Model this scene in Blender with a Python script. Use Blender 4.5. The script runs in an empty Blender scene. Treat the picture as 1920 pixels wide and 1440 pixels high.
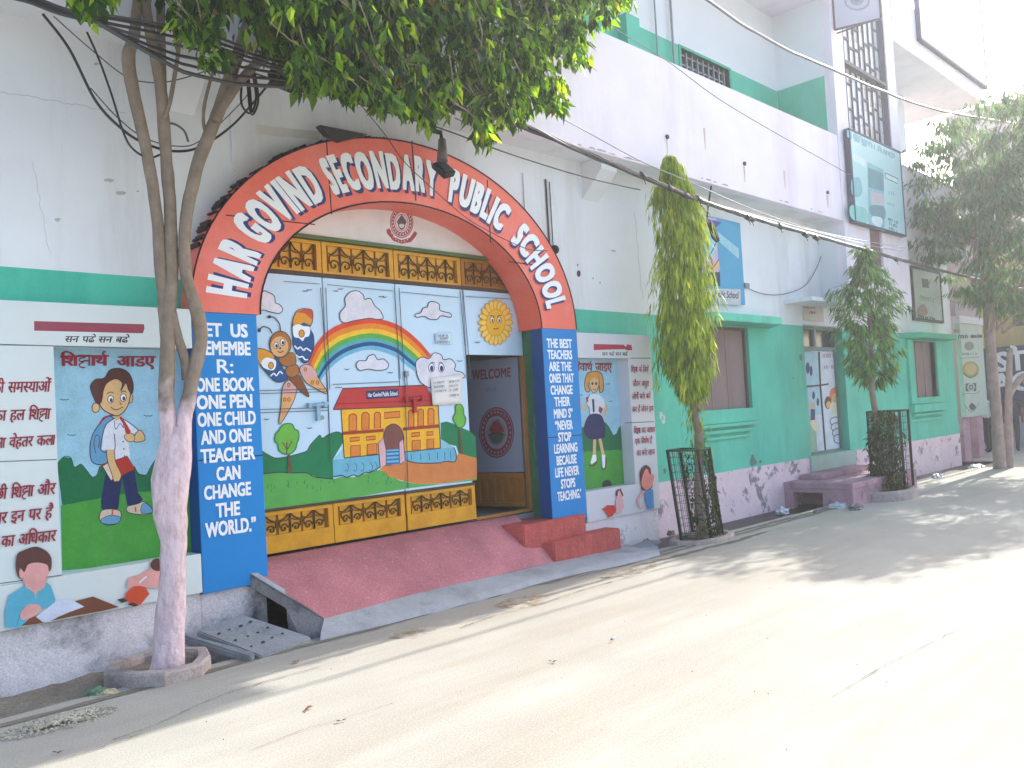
import bpy, bmesh, math, random
from mathutils import Vector, Matrix, noise
random.seed(7)
sc = bpy.context.scene
COL = sc.collection
S = 1.12                      # overall size of the place (applied to every top-level object at the end)

# ------------------------------------------------------------------ camera, sky, sun, exposure
F_PX, YAW, PITCH, ROLL = 1600.0, .7868, .0357, -.0554
EYE = Vector((-4.902, -6.0, 1.55))
_fw = Vector((math.sin(YAW)*math.cos(PITCH), math.cos(YAW)*math.cos(PITCH), math.sin(PITCH)))
_r0 = Vector((math.cos(YAW), -math.sin(YAW), 0)); _u0 = _r0.cross(_fw)
_rt = _r0*math.cos(ROLL) + _u0*math.sin(ROLL); _up = _u0*math.cos(ROLL) - _r0*math.sin(ROLL)
cam = bpy.data.cameras.new('camera'); camo = bpy.data.objects.new('camera', cam); COL.objects.link(camo)
cam.sensor_width = 36; cam.lens = F_PX/1920*36; cam.clip_start = .05; cam.clip_end = 3000
camo.matrix_world = Matrix((( _rt.x, _up.x, -_fw.x, EYE.x*S), (_rt.y, _up.y, -_fw.y, EYE.y*S), (_rt.z, _up.z, -_fw.z, EYE.z*S), (0, 0, 0, 1)))
sc.camera = camo

SUN_DIR = Vector((1.5, .05, 1.0)).normalized()       # towards the sun: along the street, a touch behind the facade
world = bpy.data.worlds.new('World'); sc.world = world; world.use_nodes = True
wn = world.node_tree.nodes; wl = world.node_tree.links
bg = wn['Background']; sky = wn.new('ShaderNodeTexSky'); sky.sky_type = 'NISHITA'; sky.sun_disc = False
sky.sun_elevation = math.asin(SUN_DIR.z); sky.sun_rotation = math.atan2(SUN_DIR.x, SUN_DIR.y)
sky.air_density = 1.0; sky.dust_density = 3.0; sky.ozone_density = .8
wl.new(sky.outputs[0], bg.inputs[0]); bg.inputs[1].default_value = .15
sl = bpy.data.lights.new('sun', 'SUN'); sl.energy = 2.9; sl.angle = math.radians(.5); sl.color = (1, .97, .91)
so = bpy.data.objects.new('sun', sl); COL.objects.link(so); so.rotation_euler = SUN_DIR.to_track_quat('Z', 'Y').to_euler(); so.location = (20, 5, 20)
sc.view_settings.view_transform = 'Standard'; sc.view_settings.look = 'None'
sc.view_settings.exposure = 1.5; sc.view_settings.gamma = 1
sc.cycles.max_bounces = 6; sc.cycles.diffuse_bounces = 4; sc.cycles.transparent_max_bounces = 8

# ------------------------------------------------------------------ measuring helpers (photograph pixels -> points on real planes)
def ray(px, py): return _fw + _rt*((px-960)/F_PX) - _up*((py-720)/F_PX)
def at(px, py, Y=0.0):
    d = ray(px, py); return EYE + d*((Y-EYE.y)/d.y)
def gr(px, py, Z=0.0):
    d = ray(px, py); return EYE + d*((Z-EYE.z)/d.z)
def atx(px, py, X):
    d = ray(px, py); return EYE + d*((X-EYE.x)/d.x)
def atplane(px, py, o, n):
    d = ray(px, py); return EYE + d*((o-EYE).dot(n)/d.dot(n))
def Z(x0, y0, k): return lambda pts: [(x0+x/k, y0+y/k) for x, y in pts]
za = Z(0, 480, 3.692); zb = Z(0, 850, 3.692); zc = Z(340, 230, 3.692); zd = Z(680, 230, 3.692)
ze = Z(470, 540, 4.465); zf = Z(470, 740, 4.465); zg = Z(770, 540, 3.84); zh = Z(860, 740, 3.692)
zi = Z(1180, 280, 3.692); zj = Z(1180, 560, 3.692); zk = Z(1480, 0, 4.364); zl = Z(1560, 280, 5.333)
zm = Z(1560, 540, 5.333); zn = Z(1460, 720, 4.174)

# ------------------------------------------------------------------ materials
def lin(r, g, b):
    f = lambda c: (c/255/12.92) if c <= 10 else ((c/255+.055)/1.055)**2.4
    return (f(r), f(g), f(b), 1)
MATS = {}
def M(name, rgb, rough=.8, var=.12, scale=2.5, bump=.0, bscale=40, stain=None, samt=.5, sscale=1.2, streak=False, streakx=False, spec=.3, sthr=(.5, .72), fine=.0):
    """painted / plain surface: base colour with broad mottling, optional stains, fine grain and bump"""
    if name in MATS: return MATS[name]
    m = bpy.data.materials.new(name); m.use_nodes = True; nt = m.node_tree; N = nt.nodes; L = nt.links
    b = N['Principled BSDF']; b.inputs['Roughness'].default_value = rough; b.inputs['Specular IOR Level'].default_value = spec
    tc = N.new('ShaderNodeTexCoord')
    n1 = N.new('ShaderNodeTexNoise'); n1.inputs['Scale'].default_value = scale; n1.inputs['Detail'].default_value = 5; n1.inputs['Roughness'].default_value = .62
    L.new(tc.outputs['Object'], n1.inputs['Vector'])
    mr = N.new('ShaderNodeMapRange'); mr.inputs[1].default_value = .3; mr.inputs[2].default_value = .7; mr.inputs[3].default_value = 1-var; mr.inputs[4].default_value = 1+var*.35
    L.new(n1.outputs[0], mr.inputs[0])
    mx = N.new('ShaderNodeMix'); mx.data_type = 'RGBA'; mx.blend_type = 'MULTIPLY'; mx.inputs[0].default_value = 1
    c = lin(*rgb); mx.inputs[6].default_value = c
    cb = N.new('ShaderNodeCombineColor')
    for i in range(3): L.new(mr.outputs[0], cb.inputs[i])
    L.new(cb.outputs[0], mx.inputs[7]); out = mx.outputs[2]
    if stain:
        mp = N.new('ShaderNodeMapping'); L.new(tc.outputs['Object'], mp.inputs[0])
        if streakx: mp.inputs['Scale'].default_value = (.12, 1, 1)
        if streak: mp.inputs['Scale'].default_value = (1, 1, .12)
        mp.inputs['Location'].default_value = (3.1, 1.7, .4)
        n2 = N.new('ShaderNodeTexNoise'); n2.inputs['Scale'].default_value = sscale; n2.inputs['Detail'].default_value = 8; n2.inputs['Roughness'].default_value = .7
        L.new(mp.outputs[0], n2.inputs['Vector'])
        m2 = N.new('ShaderNodeMapRange'); m2.inputs[1].default_value = sthr[0]; m2.inputs[2].default_value = sthr[1]; m2.inputs[3].default_value = 0; m2.inputs[4].default_value = samt
        L.new(n2.outputs[0], m2.inputs[0])
        x2 = N.new('ShaderNodeMix'); x2.data_type = 'RGBA'; L.new(m2.outputs[0], x2.inputs[0]); L.new(out, x2.inputs[6]); x2.inputs[7].default_value = lin(*stain); out = x2.outputs[2]
    if fine > 0:
        n4 = N.new('ShaderNodeTexNoise'); n4.inputs['Scale'].default_value = 90; n4.inputs['Detail'].default_value = 3; L.new(tc.outputs['Object'], n4.inputs['Vector'])
        m4 = N.new('ShaderNodeMapRange'); m4.inputs[1].default_value = .35; m4.inputs[2].default_value = .65; m4.inputs[3].default_value = 1-fine; m4.inputs[4].default_value = 1+fine*.4; L.new(n4.outputs[0], m4.inputs[0])
        c4 = N.new('ShaderNodeCombineColor'); [L.new(m4.outputs[0], c4.inputs[i]) for i in range(3)]
        x4 = N.new('ShaderNodeMix'); x4.data_type = 'RGBA'; x4.blend_type = 'MULTIPLY'; x4.inputs[0].default_value = 1; L.new(out, x4.inputs[6]); L.new(c4.outputs[0], x4.inputs[7]); out = x4.outputs[2]
    L.new(out, b.inputs['Base Color'])
    if bump:
        n3 = N.new('ShaderNodeTexNoise'); n3.inputs['Scale'].default_value = bscale; n3.inputs['Detail'].default_value = 4; L.new(tc.outputs['Object'], n3.inputs['Vector'])
        bp = N.new('ShaderNodeBump'); bp.inputs['Strength'].default_value = bump; bp.inputs['Distance'].default_value = .02; L.new(n3.outputs[0], bp.inputs['Height']); L.new(bp.outputs[0], b.inputs['Normal'])
    MATS[name] = m; return m
def leafmat(name, rgb, trans, rough=.45):
    if name in MATS: return MATS[name]
    m = bpy.data.materials.new(name); m.use_nodes = True; nt = m.node_tree; N = nt.nodes; L = nt.links
    b = N['Principled BSDF']; out = N['Material Output']; b.inputs['Roughness'].default_value = rough; b.inputs['Specular IOR Level'].default_value = .35
    tc = N.new('ShaderNodeTexCoord'); n1 = N.new('ShaderNodeTexNoise'); n1.inputs['Scale'].default_value = 6; L.new(tc.outputs['Object'], n1.inputs['Vector'])
    mr = N.new('ShaderNodeMapRange'); mr.inputs[1].default_value = .3; mr.inputs[2].default_value = .7; mr.inputs[3].default_value = .6; mr.inputs[4].default_value = 1.35; L.new(n1.outputs[0], mr.inputs[0])
    hs = N.new('ShaderNodeHueSaturation'); hs.inputs['Color'].default_value = lin(*rgb); L.new(mr.outputs[0], hs.inputs['Value']); L.new(hs.outputs[0], b.inputs['Base Color'])
    tr = N.new('ShaderNodeBsdfTranslucent'); tr.inputs[0].default_value = lin(*trans)
    mx = N.new('ShaderNodeMixShader'); mx.inputs[0].default_value = .46; L.new(b.outputs[0], mx.inputs[1]); L.new(tr.outputs[0], mx.inputs[2]); L.new(mx.outputs[0], out.inputs[0])
    MATS[name] = m; return m

WHITE = M('white_plaster', (226, 231, 236), .85, .07, 1.1, .12, 25, (178, 176, 172), .6, 1.3, True, sthr=(.5, .74))
WHITE_PINK = M('pinkish_white_plaster', (237, 232, 243), .85, .07, 1.4, .12, 25, (208, 192, 206), .6, 1.2, True, sthr=(.48, .72))
WHITE_COOL = M('cool_white_plaster', (226, 232, 238), .85, .05, 1.2, .08, 25)
GREEN = M('green_wall_paint', (86, 200, 172), .6, .15, 1.6, .1, 30, (58, 166, 144), .7, 1.6, True, sthr=(.48, .7), fine=.05)
GREEN_DK = M('green_trim_paint', (70, 178, 146), .6, .12, 2, .05, 30)
JAMB = M('old_green_jamb_paint', (62, 128, 92), .75, .25, 5, .2, 30, (150, 160, 150), .6, 6, True, sthr=(.56, .64))
PLINTH = M('weathered_whitewash', (230, 224, 228), .9, .2, 3, .5, 18, (84, 82, 84), .9, 1.7, False, sthr=(.5, .66), fine=.2)
PLINTH_PINK = M('peeling_pink_whitewash', (238, 214, 222), .9, .14, 3, .4, 18, (120, 112, 122), .85, 4.5, False, sthr=(.55, .62), fine=.12)
PINK_CONC = M('pink_washed_concrete', (190, 150, 165), .9, .25, 3, .5, 18, (110, 98, 100), .7, 3, sthr=(.5, .68), fine=.15)
CONC = M('grey_concrete', (150, 154, 158), .9, .18, 4, .4, 30, (105, 105, 108), .6, 3, fine=.15)
CONC_LT = M('light_concrete', (176, 178, 182), .9, .15, 4, .35, 30, (120, 118, 118), .6, 2.5, fine=.12)
DARK = M('painted_dark_void', (70, 66, 64), .9, .2, 3)  # shade of unlit rooms and openings put into a dark colour
MURKY = M('murky_drain_bed', (52, 50, 46), .4, .3, 6, .4, 12, fine=.2)
SOIL = M('grey_brown_soil', (150, 140, 124), .95, .3, 5, .8, 14, (112, 104, 94), .6, 4, fine=.3)
RED_CEM = M('red_oxide_cement', (198, 126, 132), .85, .3, 2.5, .35, 40, (222, 190, 194), .75, 24, sthr=(.61, .68), fine=.22)
RED_STEP = M('red_brick_step_paint', (200, 96, 90), .85, .25, 6, .5, 30, (160, 72, 68), .7, 9, fine=.2)
BLUE = M('blue_pillar_paint', (24, 132, 206), .55, .07, 2, .05, 40)
BLUE_DK = M('dark_blue_pillar_side', (14, 78, 150), .55, .1, 2)
ARCH = M('coral_arch_paint', (238, 116, 98), .5, .08, 1.6, .05, 40, (240, 146, 138), .7, 1.4, sthr=(.46, .7), fine=.05)
LETTER_W = M('white_lettering', (238, 242, 248), .6, .03, 4)
LETTER_N = M('navy_letter_shadow', (42, 58, 120), .6, .08, 4)
BLACK = M('black_line_paint', (30, 32, 36), .6, .1, 4)
YEL = M('yellow_gate_paint', (220, 160, 36), .45, .14, 5, .05, 40, (170, 115, 30), .5, 4)
YEL_DK = M('ochre_gate_paint', (168, 112, 40), .55, .2, 5)
BROWN_RAIL = M('dark_brown_rail', (82, 66, 58), .6, .15, 5)
SKYB = M('pale_blue_gate_paint', (194, 222, 244), .35, .05, 1.5, .03, 30, (176, 212, 240), .6, 1.2, spec=.5)
IRON = M('dark_iron', (38, 42, 40), .6, .2, 8)
STEEL = M('grey_steel', (140, 150, 156), .4, .1, 8, spec=.5)
CABLE = M('black_cable', (34, 34, 38), .35, .1, 8, spec=.6)
CABLE_G = M('grey_cable', (150, 150, 152), .4, .1, 8, spec=.6)
SHUTTER = M('grey_brown_board', (142, 122, 118), .8, .12, 3, .1, 20, (116, 98, 96), .6, 2, True)
BARK = M('grey_brown_bark', (150, 134, 118), .95, .3, 9, .8, 22, (108, 94, 82), .7, 9, True)
BARK_PINK = M('whitewashed_bark', (226, 200, 206), .95, .18, 8, .8, 20, (166, 138, 136), .7, 12, True, sthr=(.52, .66))
# ------------------------------------------------------------------ mesh helpers
def new(name, me, parent=None, label=None):
    o = bpy.data.objects.new(name, me); COL.objects.link(o)
    if parent is not None:
        o.parent = parent
    if label: o['label'] = label
    return o
def wloc(o):
    v = Vector((0, 0, 0))
    while o is not None: v += o.location; o = o.parent
    return v
def obj(name, bm, mats, parent=None, label=None, smooth=False, cat=None, group=None, kind=None, recalc=True):
    if not isinstance(mats, (list, tuple)): mats = [mats]
    if recalc: bmesh.ops.recalc_face_normals(bm, faces=bm.faces[:])
    base = wloc(parent) if parent is not None else None
    if base is None:
        if kind: base = Vector((0, 0, 0))
        else:
            xs = [v.co for v in bm.verts]; base = Vector((sum(v.x for v in xs)/len(xs), sum(v.y for v in xs)/len(xs), min(v.z for v in xs)))
    bmesh.ops.translate(bm, verts=bm.verts[:], vec=-base)
    me = bpy.data.meshes.new(name); bm.to_mesh(me); bm.free()
    for m in mats: me.materials.append(m)
    if smooth:
        for p in me.polygons: p.use_smooth = True
    o = new(name, me, parent, label)
    if parent is None: o.location = base
    if cat: o['category'] = cat
    if group: o['group'] = group
    if kind: o['kind'] = kind
    return o
def thing(name, label, cat, loc=(0, 0, 0), group=None):
    o = bpy.data.objects.new(name, None); COL.objects.link(o); o.location = loc; o.empty_display_size = .2
    o['label'] = label; o['category'] = cat
    if group: o['group'] = group
    return o
def B(): return bmesh.new()
def box(bm, x0, x1, y0, y1, z0, z1, mi=0, bev=0):
    vs = [bm.verts.new(p) for p in ((x0, y0, z0), (x1, y0, z0), (x1, y1, z0), (x0, y1, z0), (x0, y0, z1), (x1, y0, z1), (x1, y1, z1), (x0, y1, z1))]
    fs = [bm.faces.new([vs[i] for i in f]) for f in ((0, 3, 2, 1), (4, 5, 6, 7), (0, 1, 5, 4), (1, 2, 6, 5), (2, 3, 7, 6), (3, 0, 4, 7))]
    for f in fs: f.material_index = mi
    if bev:
        es = set(e for f in fs for e in f.edges)
        r = bmesh.ops.bevel(bm, geom=list(es), offset=bev, segments=2, affect='EDGES', profile=.6)
        for f in r['faces']: f.material_index = mi
    return bm
def prism(bm, pts, d, mi=0, bev=0):
    """closed polygon (3D points) extruded by vector d"""
    d = Vector(d); a = [bm.verts.new(p) for p in pts]; b = [bm.verts.new(Vector(p)+d) for p in pts]; n = len(a)
    fs = [bm.faces.new(a), bm.faces.new(b[::-1])]
    for i in range(n): fs.append(bm.faces.new((a[i], b[i], b[(i+1) % n], a[(i+1) % n])))
    for f in fs: f.material_index = mi
    if bev:
        es = set(e for f in fs for e in f.edges)
        r = bmesh.ops.bevel(bm, geom=list(es), offset=bev, segments=2, affect='EDGES')
        for f in r['faces']: f.material_index = mi
    return bm
def spline(pts, n=8, closed=False):
    P = [Vector(p) for p in pts]; N = len(P); out = []
    rng = range(N if closed else N-1)
    for i in rng:
        if closed: p0, p1, p2, p3 = P[i-1], P[i], P[(i+1) % N], P[(i+2) % N]
        else: p0, p1, p2, p3 = P[max(i-1, 0)], P[i], P[i+1], P[min(i+2, N-1)]
        for k in range(n):
            t = k/n; out.append(.5*((2*p1)+(p2-p0)*t+(2*p0-5*p1+4*p2-p3)*t*t+(3*p1-p0-3*p2+p3)*t**3))
    if not closed: out.append(P[-1])
    return out
def tube(bm, pts, rad, seg=8, mi=0, rough=0, cap=True):
    pts = [Vector(p) for p in pts]; n = len(pts)
    if not hasattr(rad, '__len__'): rad = [rad]*n
    elif len(rad) != n:
        m = len(rad); rad = [rad[min(int(i*(m-1)/(n-1)), m-2)]*(1-(i*(m-1)/(n-1)-min(int(i*(m-1)/(n-1)), m-2))) + rad[min(int(i*(m-1)/(n-1)), m-2)+1]*(i*(m-1)/(n-1)-min(int(i*(m-1)/(n-1)), m-2)) for i in range(n)]
    rings = []; prev = None
    for i, p in enumerate(pts):
        t = (pts[min(i+1, n-1)]-pts[max(i-1, 0)]).normalized()
        a = prev - t*prev.dot(t) if prev is not None else t.orthogonal()
        a.normalize(); prev = a; b = t.cross(a); ring = []
        for k in range(seg):
            an = 2*math.pi*k/seg; d = a*math.cos(an)+b*math.sin(an); r = rad[i]
            if rough: r *= 1+rough*noise.noise((p+d*rad[i])*9)
            ring.append(bm.verts.new(p+d*r))
        rings.append(ring)
    for i in range(n-1):
        for k in range(seg):
            f = bm.faces.new((rings[i][k], rings[i][(k+1) % seg], rings[i+1][(k+1) % seg], rings[i+1][k])); f.material_index = mi; f.smooth = True
    if cap:
        f = bm.faces.new(rings[0][::-1]); f.material_index = mi; f = bm.faces.new(rings[-1]); f.material_index = mi
    return bm
def wallgrid(bm, x0, x1, z0, z1, yf, yb, holes, mi=0):
    """wall slab with rectangular openings and their reveals"""
    xs = sorted(set([x0, x1]+[min(max(v, x0), x1) for h in holes for v in h[:2]])); zs = sorted(set([z0, z1]+[min(max(v, z0), z1) for h in holes for v in h[2:]]))
    inh = lambda x, z: any(h[0] < x < h[1] and h[2] < z < h[3] for h in holes)
    solid = {}
    for i in range(len(xs)-1):
        for j in range(len(zs)-1): solid[i, j] = not inh((xs[i]+xs[i+1])/2, (zs[j]+zs[j+1])/2)
    V = {}
    def v(x, y, z):
        k = (round(x, 5), round(y, 5), round(z, 5))
        if k not in V: V[k] = bm.verts.new(k)
        return V[k]
    def face(*p):
        f = bm.faces.new([v(*q) for q in p]); f.material_index = mi
    for (i, j), s in solid.items():
        if not s: continue
        a, b, c, d = xs[i], xs[i+1], zs[j], zs[j+1]
        face((a, yf, c), (b, yf, c), (b, yf, d), (a, yf, d)); face((a, yb, c), (a, yb, d), (b, yb, d), (b, yb, c))
        if not solid.get((i-1, j)): face((a, yf, c), (a, yf, d), (a, yb, d), (a, yb, c))
        if not solid.get((i+1, j)): face((b, yf, c), (b, yb, c), (b, yb, d), (b, yf, d))
        if not solid.get((i, j-1)): face((a, yf, c), (a, yb, c), (b, yb, c), (b, yf, c))
        if not solid.get((i, j+1)): face((a, yf, d), (b, yf, d), (b, yb, d), (a, yb, d))
    return bm

# ------------------------------------------------------------------ flat paint: murals, signs and lettering as thin layers on a real plane
_glyph = {}
def glyphs(s):
    """text -> list of 2D triangles/faces, lower-left at origin"""
    if s in _glyph: return _glyph[s]
    cu = bpy.data.curves.new('glyph', 'FONT'); cu.body = s; cu.resolution_u = 3
    o = bpy.data.objects.new('glyph', cu); COL.objects.link(o); dg = bpy.context.evaluated_depsgraph_get()
    me = o.evaluated_get(dg).to_mesh(); vs = [(v.co.x, v.co.y) for v in me.vertices]; fs = [tuple(p.vertices) for p in me.polygons]
    o.evaluated_get(dg).to_mesh_clear(); bpy.data.objects.remove(o); bpy.data.curves.remove(cu)
    _glyph[s] = (vs, fs); return _glyph[s]
class Paint:
    EPS = .00005
    def __init__(self, Y=0.0, plane=None, start=1):
        self.o, self.n = plane if plane else (Vector((0, Y, 0)), Vector((0, -1, 0)))
        self.n = self.n.normalized(); self.bm = B(); self.mats = []; self.k = start
    def mi(self, m):
        if m not in self.mats: self.mats.append(m)
        return self.mats.index(m)
    def w(self, p): return atplane(p[0], p[1], self.o, self.n) if len(p) == 2 else Vector(p)
    def _face(self, W, m, off):
        vs = [self.bm.verts.new(q+off) for q in W]
        try: f = self.bm.faces.new(vs); f.material_index = self.mi(m)
        except ValueError: pass
    def off(self): self.k += 1; return self.n*(self.k*self.EPS)
    def poly(self, pts, m): self._face([self.w(p) for p in pts], m, self.off())
    def blob(self, pts, m, line=None, lw=2.0, n=6):
        q = [(v.x, v.y) for v in spline([(a, b, 0) for a, b in pts], n, True)]
        self.poly(q, m)
        if line: self.line(q, line, lw, closed=True, smooth=False)
    def ell(self, cx, cy, rx, ry, m, line=None, lw=2.0, n=28, rot=0):
        c, s = math.cos(rot), math.sin(rot)
        q = [(cx+rx*math.cos(t)*c-ry*math.sin(t)*s, cy+rx*math.cos(t)*s+ry*math.sin(t)*c) for t in [2*math.pi*i/n for i in range(n)]]
        self.poly(q, m)
        if line: self.line(q, line, lw, closed=True, smooth=False)
    def line(self, pts, m, w=2.0, closed=False, smooth=True, n=6):
        if smooth and len(pts) > 2: pts = [(v.x, v.y) for v in spline([(a, b, 0) for a, b in pts], n, closed)]
        P = [Vector((a, b, 0)) for a, b in pts]; off = self.off(); N = len(P); L, R = [], []
        for i, p in enumerate(P):
            a = P[i-1] if (i or closed) else p; b = P[(i+1) % N] if (i < N-1 or closed) else p
            t = (b-a); t = t.normalized() if t.length > 1e-6 else Vector((1, 0, 0)); nn = Vector((-t.y, t.x, 0))*w/2
            L.append(p+nn); R.append(p-nn)
        vl = [self.bm.verts.new(self.w((q.x, q.y))+off) for q in L]; vr = [self.bm.verts.new(self.w((q.x, q.y))+off) for q in R]
        for i in range(N if closed else N-1):
            j = (i+1) % N; f = self.bm.faces.new((vl[i], vl[j], vr[j], vr[i])); f.material_index = self.mi(m)
    def rect(self, x0, y0, x1, y1, m, line=None, lw=2, sk=0.0):
        """sk: drop in px per px to the right (perspective slant)"""
        q = [(x0, y0), (x1, y0+sk*(x1-x0)), (x1, y1+sk*(x1-x0)), (x0, y1)]
        self.poly(q, m)
        if line: self.line(q, line, lw, closed=True, smooth=False)
    def glyph_map(self, s, fn, m, bold=.0, clip=None):
        """fn maps (u,v) in the text's own box to a 3D point"""
        vs, fs = glyphs(s)
        if not vs: return
        x0, x1 = min(v[0] for v in vs), max(v[0] for v in vs); y0, y1 = min(v[1] for v in vs), max(v[1] for v in vs)
        asp = (y1-y0)/(x1-x0+1e-9); bu = bold*asp
        sh = [(0, 0)] if not bold else [(i*bu, j*bold*.6) for i in (-1, 0, 1) for j in (-1, 0, 1)]
        for dx, dy in sh:
            off = self.off(); V = []
            for a, b in vs:
                u = (a-x0)/(x1-x0+1e-9); v = (b-y0)/(y1-y0+1e-9)
                V.append(self.bm.verts.new(fn(u*(1-2*bu)+bu+dx, v*(1-1.2*bold)+bold*.6+dy)+off))
            for f in fs:
                try: q = self.bm.faces.new([V[i] for i in f]); q.material_index = self.mi(m)
                except ValueError: pass
    def text(self, s, cx, cy, w, h, m, bold=0.0, rot=0.0):
        """centred at pixel (cx,cy); w,h in metres on the plane"""
        c = self.w((cx, cy)); ux = Vector((0, 0, 1)).cross(self.n).normalized(); uz = Vector((0, 0, 1))
        if rot: ux, uz = ux*math.cos(rot)+uz*math.sin(rot), uz*math.cos(rot)-ux*math.sin(rot)
        self.glyph_map(s, lambda u, v: c+ux*((u-.5)*w)+uz*((v-.5)*h), m, bold)
    def tquad(self, s, tl, tr, br, bl, m, bold=0.0):
        a, b, c, d = [self.w(p) for p in (tl, tr, br, bl)]
        self.glyph_map(s, lambda u, v: (d*(1-u)+c*u)*(1-v)+(a*(1-u)+b*u)*v, m, bold)
    def obj(self, name, parent, label=None, **k): return obj(name, self.bm, self.mats, parent, label, recalc=False, **k)
def P_(name, rgb, **k): return M('paint_'+name, rgb, .6, .16, 6, .06, 70, tuple(int(c*.72+40) for c in rgb), .55, 3.2, True, sthr=(.52, .72), fine=.08, **k)
def scrib(p, ends, h, m, w=1.4, seed=1, rnd=random.Random(5)):
    """a line of writing too small to read in the photograph: letter-sized strokes"""
    (x0, y0), (x1, y1) = ends; L = math.hypot(x1-x0, y1-y0); x = 0
    while x < L-h*.4:
        t = x/L; cx, cy = x0+(x1-x0)*t, y0+(y1-y0)*t; k = rnd.random()
        if k < .15: x += h*.4; continue
        p.line([(cx, cy-h/2), (cx+rnd.uniform(-.1, .1)*h, cy+h/2)], m, w, smooth=False)
        if k > .4: p.line([(cx, cy-h/2), (cx+h*.45, cy-h*rnd.choice((.5, .1, .45)))], m, w, smooth=False)
        if k > .6: p.line([(cx+h*.45, cy-h*.4), (cx+h*.4, cy+h*.45)], m, w, smooth=False)
        x += h*rnd.uniform(.55, .8)
# Devanagari written glyph by glyph in visual order; '~' halves the letter before it, '^' sets a reph hook above, '#' is the ksha ligature
def deva(p, s, x, y, h, m, bold=.035, sl=0.0, right=False, kw=1.0, slant=.0):
    """s: text; (x,y): pixel of the left (or right) end at mid height; h: letter height in pixels; sl: slope of the line in px/px"""
    toks = []; i = 0
    while i < len(s):
        if i+1 < len(s) and s[i+1] == '~': toks.append((s[i], 'half')); i += 2
        else: toks.append((s[i], '')); i += 1
    combining = 'ेैोौंीाॉँुू'
    lay = []; cur = 0.0
    for ch, fl in toks:
        if ch == ' ': cur += .36; continue
        if ch == '^': lay.append(('reph', cur-.12)); continue
        if ch == '#': lay.append(('ksha', cur)); cur += .66; continue
        vs, fs = glyphs(ch)
        if not vs: continue
        x0 = min(v[0] for v in vs); x1 = max(v[0] for v in vs)
        if ch in 'ेैंँ':                    # marks that sit over the letter before them
            lay.append((ch, cur-x1+.02 - (.0 if ch != 'ं' else .02), x0)); continue
        if ch in 'ुू': lay.append((ch, cur-.30-x0, x0)); continue
        cl = x0+(x1-x0)*.66 if fl == 'half' else None
        if ch == 'ि': lay.append((ch, cur-x0, x0)); cur += .235; continue
        if ch in 'ीोौॉ': lay.append((ch, cur+.25-x1, x0)); cur += .235; continue
        lay.append((ch, cur-x0, x0, cl)); cur += (cl if cl else x1)-x0-.012
    tot = cur; k = h/.68*kw; kv = h/.68
    ox = x-(tot*k if right else 0)
    def put(u, v): px = ox+u*k+slant*(v-.3)*kv; return (px, y+sl*(px-x)-(v-.31)*kv)
    bo = bold
    for it in lay:
        if it[0] == 'reph':
            p.line([put(it[1]-.02, .63), put(it[1]-.12, .72), put(it[1]-.10, .82), put(it[1]+.02, .84)], m, h*.14); continue
        if it[0] == 'ksha':
            u = it[1]
            p.line([put(u, .62), put(u+.66, .62)], m, h*.15, smooth=False); p.line([put(u+.58, .62), put(u+.58, 0)], m, h*.15, smooth=False)
            p.line([put(u+.34, .62), put(u+.33, .50), put(u+.10, .45), put(u+.08, .30), put(u+.27, .27), put(u+.36, .36), put(u+.22, .20), put(u+.05, .09), put(u+.14, -.07), put(u+.37, -.11)], m, h*.12); p.line([put(u+.34, .33), put(u+.58, .30)], m, h*.14, smooth=False); continue
        vs, fs = glyphs(it[0]); cl = it[3] if len(it) > 3 else None
        for dx, dy in ((-bo, 0), (bo, 0), (0, bo*.5)):
            off = p.off(); V = [p.bm.verts.new(p.w(put(it[1]+(min(a, cl) if cl else a)+dx, b+dy))+off) for a, b in vs]
            for f in fs:
                try: q = p.bm.faces.new([V[j] for j in f]); q.material_index = p.mi(m)
                except ValueError: pass

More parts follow.
